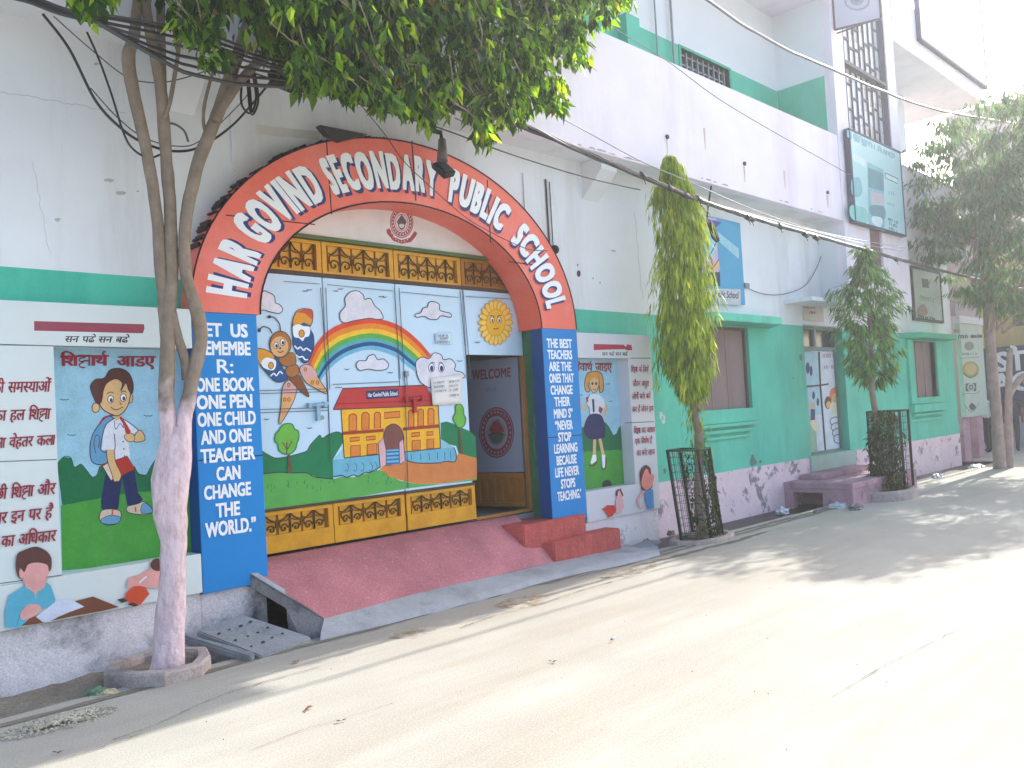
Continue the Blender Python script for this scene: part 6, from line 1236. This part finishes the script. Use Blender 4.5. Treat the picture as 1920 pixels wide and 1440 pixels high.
p.poly(zi([(490, 962), (770, 968), (772, 1080), (500, 1060)]), P_('poster_grey', (192, 196, 206))); p.tquad('l Sec. Public School', *zi([(512, 972), (755, 985), (755, 1035), (512, 1015)]), P_('ink_dark', (50, 52, 64)), .03)
p.obj('picture', po)
tb = board('tower_billboard', 'large pale turquoise billboard fixed on the stair tower below the lattice', 8.78, 10.88, 4.36, 5.84, BY-.13, .09, M('billboard_aqua', (168, 214, 222), .3, .06, 2, spec=.5), M('dark_blue_frame', (62, 70, 96), .6))
p = Paint(BY-.126, start=3); A1 = P_('aqua_mid', (128, 186, 198)); A2 = P_('aqua_dark', (92, 146, 160)); A3 = P_('aqua_pale', (206, 232, 236)); A4 = P_('aqua_pink', (190, 186, 198))
p.poly(zl([(190, 25), (345, 110), (345, 190), (190, 90)]), A3); p.poly(zl([(352, 125), (515, 205), (528, 820), (365, 765)]), A1); p.poly(zl([(360, 180), (515, 240), (520, 420), (365, 380)]), A2); p.poly(zl([(380, 420), (520, 450), (522, 560), (400, 560)]), A4); p.blob(zl([(390, 560), (520, 580), (525, 700), (450, 680), (380, 640)]), A2); p.blob(zl([(410, 670), (500, 690), (488, 775), (440, 765), (400, 720)]), A3)
p.poly(zl([(530, 240), (660, 300), (660, 345), (535, 285)]), A3); p.line(zl([(530, 235), (660, 295), (662, 345), (532, 285), (530, 235)]), P_('blue_ink', (60, 96, 120)), 1.4, smooth=False); p.blob(zl([(200, 300), (280, 290), (300, 430), (250, 480), (195, 430)]), A1); p.blob(zl([(190, 560), (340, 600), (345, 740), (195, 690)]), P_('aqua_green', (130, 200, 196)))
for y in (700, 740, 785): scrib(p, zl([(565, y), (670, y+45)]), 5, A2, 1.6)
for x in (200, 260, 320): p.rect(*zk([(x+270, 1062+(x-200)*.55)])[0], *zk([(x+310, 1120+(x-200)*.55)])[0], A1, sk=.5)
scrib(p, zk([(480, 1090), (860, 1290)]), 9, A1, 2.4); scrib(p, zl([(545, 430), (640, 455)]), 6, A1, 1.6); scrib(p, zl([(550, 540), (650, 580)]), 5, A1, 1.2)
p.obj('picture', tb)
zt_ = at(1565, 55, BY-.06).z; a = at(1565, 55, BY-.06); b = gr(1652, 34, zt_); u = (b-a); u.z = 0; ul = u.normalized(); nn = Vector((ul.y, -ul.x, 0)); H_ = 1.5
es = thing('emblem_sign', 'pale angled sign with a faded round emblem jutting from the tower top', 'sign', a); bm = B(); prism(bm, [a, b, b+Vector((0, 0, H_)), a+Vector((0, 0, H_))], nn*-.05); obj('panel', bm, M('pale_grey_sign', (206, 204, 214), .5, .06, 2), es)
bm = B(); tube(bm, [a+Vector((0, 0, -.01)), b+Vector((0, 0, -.01))], .018, 6); tube(bm, [b+Vector((0, 0, -.01)), b+Vector((0, 0, H_))], .018, 6); tube(bm, [a+Vector((0, 0, -.01)), a+Vector((0, 0, H_))], .018, 6); tube(bm, [b-ul*.1, Vector((b.x-ul.x*.1, BY, b.z))], .015, 6); obj('frame', bm, M('mauve_frame', (120, 106, 116), .6), es)
p = Paint(plane=(a+nn*.001, nn)); FE = P_('faded_emblem', (170, 172, 186)); p.ell(1607, 2, 24, 18, FE); p.ell(1607, 1, 21, 15.5, P_('sign_pale', (206, 204, 214))); p.ell(1607, 0, 13, 10, FE); p.blob([(1598, -4), (1606, -10), (1616, -4), (1608, 4)], P_('faded_green', (140, 160, 140))); p.obj('emblem', es)
rb = board('roof_billboard', 'big washed out white billboard standing on the roof edge at right', 12.55, 16.62, 8.42, 11.0, BY-.10, .08, M('billboard_white', (232, 240, 242), .3, .04, 1.2, stain=(196, 226, 228), samt=.6, sscale=.8), M('dark_blue_frame', (62, 70, 96), .6), t=.05)
rs = board('framed_sign', 'dark framed faded green sign above the narrow window', 12.5, 14.02, 3.0, 3.98, WY-.06, .05, M('faded_green_sign', (172, 192, 186), .4, .15, 3, stain=(130, 150, 140), samt=.6, sscale=2), M('dark_frame', (66, 68, 74), .6), t=.05)
p = Paint(WY-.058, start=3); q = at(1735, 542, WY-.058); p.poly(zl([(895, 1290), (960, 1300), (970, 1385), (905, 1380)]), P_('slate', (78, 92, 98))); p.blob(zm([(860, 200), (920, 160), (960, 250), (900, 280), (850, 260)]), P_('dusty_red', (150, 128, 124))); scrib(p, zm([(860, 290), (1040, 320)]), 6, P_('slate', (78, 92, 98)), 2); scrib(p, zm([(880, 100), (1040, 130)]), 8, P_('slate2', (140, 160, 156)), 2); p.obj('picture', rs)
# tall emblem board at the corner
sb = thing('emblem_board', 'tall pale green board with a column of emblems on posts at the school corner', 'sign', (15.55, .06, 0)); bm = B(); box(bm, 14.85, 16.35, .06, .16, .95, 2.98, bev=.01); obj('panel', bm, M('pale_green_board', (170, 186, 176), .6, .08, 3), sb)
for x in (14.95, 15.9): bm = B(); box(bm, x, x+.4, .17, .32, 0, .949); obj('post', bm, PINK_CONC, sb)
bm = B(); box(bm, 14.84, 16.5, .05, .17, 2.985, 3.14); obj('name_panel', bm, M('white_name_panel', (206, 206, 212), .6), sb)
bm = B(); box(bm, 14.75, 16.55, .10, .22, 3.145, 3.42); obj('upper_name_panel', bm, M('grey_mauve_panel', (160, 150, 160), .6), sb)
p = Paint(.06, start=3); EG = P_('emblem_grey', (112, 128, 122)); EO = P_('emblem_ochre', (158, 142, 84)); ED = P_('emblem_slate', (70, 80, 90))
p.ell(*zm([(1372, 580)])[0], 9, 8.5, EG); scrib(p, zm([(1305, 662), (1450, 658)]), 4, EG, 1.2); p.line(zm([(1275, 705), (1470, 690)]), EG, 1.2, smooth=False)
p.ell(*zm([(1385, 815)])[0], 16, 15.5, EO); p.ell(*zm([(1385, 812)])[0], 11, 11, P_('emblem_ochre2', (178, 164, 110))); p.line(zm([(1310, 850), (1385, 895), (1460, 850)]), P_('emblem_green', (90, 120, 90)), 3)
p.rect(*zm([(1335, 955)])[0], *zm([(1442, 1035)])[0], ED, sk=-.05); p.ell(*zm([(1390, 992)])[0], 7, 7.5, P_('pale_green_b', (170, 186, 176))); p.ell(*zm([(1390, 992)])[0], 4.5, 5, ED); p.ell(*zm([(1390, 992)])[0], 2, 2.4, P_('pale_green_b', (170, 186, 176)))
p.line(zm([(1295, 1075), (1340, 1055), (1440, 1055), (1480, 1030)]), EG, 1.2); p.line(zm([(1320, 1165), (1400, 1240), (1470, 1150)]), EG, 1.2); p.blob(zm([(1370, 1185), (1398, 1150), (1440, 1190), (1400, 1225)]), ED)
p.obj('emblems', sb)
p = Paint(.05, start=3); scrib(p, zm([(1265, 490), (1500, 482)]), 5.5, ED, 1.8); p.obj('writing', sb)
p = Paint(.10, start=3); scrib(p, zm([(1225, 432), (1500, 425)]), 6, ED, 2); p.obj('writing', sb)
bm = B(); box(bm, 14.75, 16.6, .3, .4, 3.5, 4.5, bev=.01); sgn = obj('shop_sign', bm, M('pinkish_grey_sign', (150, 132, 136), .6, .12, 3), None, 'weathered pinkish shop sign with a dark red panel above the emblem board', cat='sign')
p = Paint(.3, start=3); p.poly(zm([(1290, 120), (1480, 130), (1480, 330), (1310, 310)]), P_('dark_red_panel', (112, 58, 66))); p.obj('red_panel', sgn)
# neighbouring buildings beyond the school
nb = thing('corner_shop', 'low beige neighbouring shop set back past the school', 'building', (18, 2, 0))
bm = B(); wallgrid(bm, 14.75, 21.0, 0, 4.9, 1.5, 1.8, [(17.0, 18.6, 0, 2.3)]); obj('wall', bm, M('beige_wall', (188, 176, 156), .85, .15, 1.5, .1, 20, (140, 124, 104), .6, 2, True), nb); bm = B(); box(bm, 16.9, 18.7, 1.75, 1.79, 0, 2.35); obj('shutter', bm, M('grey_shutter', (130, 128, 128), .6, .15, 3), nb); bm = B(); box(bm, 14.75, 21.3, 1.0, 1.49, 4.5, 4.65); obj('roof', bm, CONC, nb)
bm = B(); box(bm, 14.75, 22, 1.8, 9, 0, 4.7); obj('rear_block', bm, M('beige_wall', (188, 176, 156)), nb)
sw = thing('advert_wall', 'navy painted wall with big white letters across the side lane', 'wall', (21, 0, 0)); bm = B(); box(bm, 21, 21.3, -4.5, 1.49, 0, .75); obj('base', bm, M('lilac_grey_wall', (170, 168, 184), .85, .12, 2), sw); bm = B(); box(bm, 21, 21.3, -4.5, 1.49, .752, 2.65); obj('painted_wall', bm, M('navy_advert', (40, 54, 92), .6, .12, 2, stain=(70, 80, 110), samt=.5), sw)
p = Paint(plane=(Vector((21, 0, 0)), Vector((-1, 0, 0))), start=3)
p.text('ST', 1896, 677, .75, .55, LETTER_W, .05); p.text('AG', 1897, 716, 1.0, .52, LETTER_W, .05); p.blob(zm([(1780, 575), (1840, 585), (1850, 625), (1800, 620)]), LETTER_W); p.obj('lettering', sw)
bm = B(); box(bm, 21.35, 30, -5, 1.5, 0, 5.2); yb_ = obj('yellow_house', bm, M('dull_yellow_wall', (196, 178, 120), .85, .15, 1.2, .1, 20, (150, 136, 100), .6, 1.5, True), None, 'dull yellow house rising behind the navy advert wall', cat='house')
bm = B()
for k in range(4): box(bm, 21.33, 21.349, -4+1.3*k, -3.2+1.3*k, 3.2, 4.3)
obj('window', bm, DARK, yb_)
q0 = at(1906, 330, 6); q1 = at(1906, 196, 6); bm = B(); box(bm, q0.x, q0.x+2.6, 6, 9, 0, q1.z-.4); box(bm, q0.x-.15, q0.x+2.75, 5.85, 9.1, q1.z-.4, q1.z, bev=.03); ft = obj('distant_tower', bm, M('dusty_mauve_wall', (150, 130, 140), .9, .1, 1), None, 'dusty mauve tower block seen far off at the right edge', cat='building')
bm = B(); box(bm, q0.x-.02, q0.x-.001, 6.6, 7.6, q1.z-2.4, q1.z-1.2); box(bm, q0.x+.5, q0.x+1.3, 5.98, 5.999, q1.z-2.4, q1.z-1.2); obj('window', bm, DARK, ft)
# ------------------------------------------------------------------ people
def person(label, base, joints, facing, cols, hair):
    """one skinned body; joints in metres, local (x right, y forward, z up)"""
    names = list(joints); me = bpy.data.meshes.new('person'); ed = [('pelvis', 'waist'), ('waist', 'chest'), ('chest', 'neck'), ('neck', 'jaw'), ('jaw', 'head'), ('head', 'crown'), ('jaw', 'nose'), ('chest', 'shl'), ('shl', 'ell'), ('ell', 'wrl'), ('wrl', 'hal'), ('chest', 'shr'), ('shr', 'elr'), ('elr', 'wrr'), ('wrr', 'har'), ('pelvis', 'hil'), ('hil', 'knl'), ('knl', 'anl'), ('anl', 'tol'), ('pelvis', 'hir'), ('hir', 'knr'), ('knr', 'anr'), ('anr', 'tor')]
    for s in 'lr':
        w, h = Vector(joints['wr'+s][0]), Vector(joints['ha'+s][0]); d = (h-w).normalized(); sd = Vector((0, 1, 0))
        for k in range(4): joints['f%d%s' % (k, s)] = (tuple(h+d*(.065-.008*abs(k-1.4))+sd*(k-1.5)*.02), .0085); ed.append(('ha'+s, 'f%d%s' % (k, s)))
        joints['th'+s] = (tuple(w.lerp(h, .5)+sd*.05+d*.02), .009); ed.append(('wr'+s, 'th'+s))
    names = list(joints); me.from_pydata([joints[n_][0] for n_ in names], [(names.index(a), names.index(b)) for a, b in ed], []); o = bpy.data.objects.new('tmp', me); COL.objects.link(o)
    md = o.modifiers.new('s', 'SKIN'); sv = me.skin_vertices[0].data
    for i, n_ in enumerate(names): r = joints[n_][1]; sv[i].radius = (r, r) if not isinstance(r, tuple) else r; sv[i].use_root = (n_ == 'pelvis')
    ms = o.modifiers.new('u', 'SUBSURF'); ms.levels = 2; ms.render_levels = 2
    dg = bpy.context.evaluated_depsgraph_get(); dg.update(); m2 = bpy.data.meshes.new_from_object(o.evaluated_get(dg)); bpy.data.objects.remove(o)
    m2.name = 'person'; m2.materials.clear()
    for c in cols: m2.materials.append(c)
    zsl, zb_ = joints['elr'][0][2], joints['pelvis'][0][2]
    for f in m2.polygons:
        c = f.center; f.use_smooth = True; armx = abs(c.x) > .19
        if c.z < .07: mi = 3
        elif c.z < zb_+.04 and not armx: mi = 2
        elif c.z > joints['neck'][0][2]-.01: mi = 0
        elif armx and c.z < zsl+.08: mi = 0
        else: mi = 1
        f.material_index = mi
    po = bpy.data.objects.new('person', m2); COL.objects.link(po); po.location = base; po.rotation_euler = (0, 0, facing); po['label'] = label; po['category'] = 'person'
    hb = B(); hd = Vector(joints['head'][0]); bmesh.ops.create_uvsphere(hb, u_segments=16, v_segments=10, radius=1, matrix=Matrix.Translation(hd+Vector((0, -.012, .03))) @ Matrix.Diagonal((.083, .10, .10, 1)))
    bmesh.ops.delete(hb, geom=[v for v in hb.verts if v.co.z < hd.z-.01 and v.co.y > hd.y-.03], context='VERTS'); me = bpy.data.meshes.new('hair'); hb.to_mesh(me); hb.free(); me.materials.append(hair)
    for f in me.polygons: f.use_smooth = True
    new('hair', me, po); return po
SKN = M('person_skin', (126, 86, 66), .6); HR = M('black_hair', (26, 22, 22), .5)
J = dict(pelvis=((0, 0, .80), (.13, .10)), waist=((0, 0, .93), (.12, .09)), chest=((0, 0, 1.14), (.14, .10)), neck=((0, .01, 1.29), .05), jaw=((0, .03, 1.34), .052), head=((0, .02, 1.43), (.075, .085)), crown=((0, .01, 1.47), (.06, .065)), nose=((0, .105, 1.40), .012),
    shl=((-.17, 0, 1.20), .055), ell=((-.21, -.03, .97), .04), wrl=((-.20, .06, .78), .028), hal=((-.20, .09, .72), (.024, .034)), shr=((.17, 0, 1.20), .055), elr=((.21, -.04, .97), .04), wrr=((.20, .05, .78), .028), har=((.20, .08, .72), (.024, .034)),
    hil=((-.075, 0, .74), .088), knl=((-.08, .06, .42), .06), anl=((-.08, .02, .07), .042), tol=((-.09, .15, .03), .034), hir=((.075, 0, .74), .088), knr=((.08, -.02, .42), .06), anr=((.08, -.14, .08), .042), tor=((.09, -.02, .03), .034))
q = gr(1853, 848, 0); person('person in a white shirt and dark trousers standing behind the far tree trunk', Vector((q.x, q.y, 0)), dict(J), math.radians(70), [SKN, M('white_shirt', (214, 220, 228), .8), M('dark_trousers', (34, 36, 48), .8), M('dark_shoes', (30, 28, 28), .6)], HR)
q = gr(1903, 846, 0); person('person in dark clothes striding past the navy advert wall', Vector((q.x, q.y, 0)), dict(J), math.radians(-80), [SKN, M('dark_jacket', (52, 50, 54), .8), M('charcoal_trousers', (52, 54, 62), .8), M('dark_shoes', (30, 28, 28), .6)], HR)
# ------------------------------------------------------------------ litter and rubble
def litter(name, label, px, py, sx, sz, mat, seed, z=0.0, cat='litter', group='litter along the road edge'):
    q = gr(px, py, z); bm = B(); bmesh.ops.create_icosphere(bm, subdivisions=3, radius=1)
    for v in bm.verts:
        n_ = noise.noise(v.co*2.2+Vector((seed, 0, 0)))+.6*noise.noise(v.co*5+Vector((0, seed, 0))); v.co *= 1+.5*n_; v.co = Vector((v.co.x*sx, v.co.y*sx*.6, max(v.co.z, -.3)*sz))+q+Vector((0, 0, sz*.25))
    return obj(name, bm, mat, None, label, cat=cat, group=group)
PLAS = M('crumpled_plastic', (206, 210, 216), .35, .12, 9); PLASD = M('grey_plastic', (120, 124, 128), .4, .2, 9)
litter('plastic_bag', 'crumpled white plastic bag in the drain left of the pink door steps', 1468, 963, .12, .07, PLAS, 1, -.05, 'plastic bag')
litter('plastic_bag', 'flattened white plastic bag on the road below the culvert hole', 1572, 951, .16, .05, PLAS, 2, 0, 'plastic bag')
litter('plastic_bag', 'grey plastic heap right of the flattened white bag', 1605, 955, .14, .06, PLASD, 3, 0, 'plastic bag')
litter('plastic_bag', 'black plastic sack leaning on the door sill beside the shrub', 1612, 882, .18, .16, M('black_plastic', (28, 26, 28), .4), 4, .2, 'plastic bag')
litter('plastic_bag', 'white scrap of plastic on the roadside before the far kerb', 1757, 896, .14, .06, PLAS, 6, 0, 'plastic bag')
litter('plastic_bag', 'pale scrap near the foot of the twin trunked tree', 1832, 876, .2, .05, PLAS, 7, 0, 'plastic bag')
litter('plastic_wrapper', 'torn green and cream wrapper below the octagonal planter', 182, 1300, .06, .03, M('wrapper_green', (110, 140, 110), .4, .3, 14), 8, 0, 'wrapper')
litter('plastic_wrapper', 'second crumpled beige wrapper beside the octagonal planter', 205, 1302, .05, .025, M('wrapper_beige', (196, 184, 150), .4, .2, 14), 9, 0, 'wrapper')
litter('plastic_wrapper', 'tiny white wrapper lying alone in the open road', 1150, 1198, .02, .012, PLAS, 10, 0, 'wrapper')
bm = B(); q = gr(135, 1360, 0)
for i in range(700):
    r = .25*rt.random()**.7; a = rt.uniform(0, 6.28); s_ = rt.uniform(.002, .013)*(1.2-r/.4); c = Vector((q.x-.03+1.25*r*math.cos(a), q.y+.10+.62*r*math.sin(a), max(0, .03*(1-r/.3))+s_*.4))
    bmesh.ops.create_icosphere(bm, subdivisions=1, radius=s_, matrix=Matrix.Translation(c) @ Matrix.Rotation(a, 4, 'X') @ Matrix.Diagonal((1.3, .9, .8, 1)))
ro = obj('rubble_heap', bm, M('sandy_rubble', (190, 183, 166), .95, .25, 9, .5, 30, fine=.2), None, 'small heap of sandy rubble at the road edge on the left', cat='rubble'); ro['kind'] = 'stuff'
DL = M('dry_leaf', (158, 108, 64), .8, .2, 9); DK = M('dark_grit', (92, 84, 72), .9)
for i, (x, y, s_, lab) in enumerate(((573, 1329, .045, 'curled brown dry leaf nearest the viewer on the pale road'), (640, 1352, .03, 'dark twig scrap right of the curled brown leaf'), (558, 1242, .04, 'flat orange leaf on the road below the drain covers'), (1036, 1241, .03, 'small brown leaf in mid road right of the ramp lip'), (1147, 1203, .025, 'little dark leaf beside the tiny white wrapper'), (107, 1412, .03, 'brown leaf by the rubble at the bottom left'))):
    q = gr(x, y, .006); lv = Leaves()
    for k in range(3): a = rt.uniform(0, 6.28); lv.add(q+Vector((0, 0, .004)), Vector((math.cos(a), math.sin(a), .25)), Vector((0, 0, 1)), s_, s_*.5, 0)
    me = bpy.data.meshes.new('fallen_leaf'); me.from_pydata([v-q for v in lv.v], [], lv.f); me.materials.append(DL if i % 2 == 0 else DK); o = new('fallen_leaf', me); o.location = q; o['label'] = lab; o['category'] = 'leaf'; o['group'] = 'leaves fallen on the road'
bm = B()
for i in range(45):
    x, y = rt.uniform(150, 1900), rt.uniform(1040, 1440); q = gr(x, y, 0)
    if q.y > -.75: continue
    s_ = rt.uniform(.0012, .0035); bmesh.ops.create_icosphere(bm, subdivisions=1, radius=s_, matrix=Matrix.Translation(q+Vector((0, 0, s_*.3))))
g_ = obj('road_grit', bm, DK, None, 'scattered dark grit and crumbs over the pale road', cat='grit'); g_['kind'] = 'stuff'
for i, (x, y, s_, lab) in enumerate(((1212, 1022, .07, 'grey broken brick at the drain edge under the right board'), (1258, 1003, .06, 'brown brick lump beside the broken kerb of the column tree'), (1590, 985, .0, ''), (1530, 962, .05, 'small stone on the kerb before the culvert hole'))):
    if s_: litter('broken_brick', lab, x, y, s_, s_*.7, M('broken_brick_grey', (142, 120, 110), .95, .3, 9, .5), 20+i, 0, 'brick', 'broken bricks along the drain')

# ------------------------------------------------------------------ thin volume added to imitate the milky lens glare
hm = bpy.data.materials.new('glare_volume'); hm.use_nodes = True; hn = hm.node_tree.nodes; hn.clear(); ho = hn.new('ShaderNodeOutputMaterial'); hv = hn.new('ShaderNodeVolumePrincipled'); hv.inputs['Color'].default_value = (.93, .95, 1, 1); hv.inputs['Density'].default_value = .0032; hv.inputs['Anisotropy'].default_value = .55; hm.node_tree.links.new(hv.outputs[0], ho.inputs['Volume'])
bm = B(); box(bm, -34, 60, -64, 40, -1.4, 13); obj('glare_haze', bm, hm, kind='stuff')
# ------------------------------------------------------------------ final size of the whole place
for o in sc.objects:
    if o.parent is None and o.type not in {'CAMERA', 'LIGHT'}:
        o.location = o.location*S; o.scale = o.scale*S
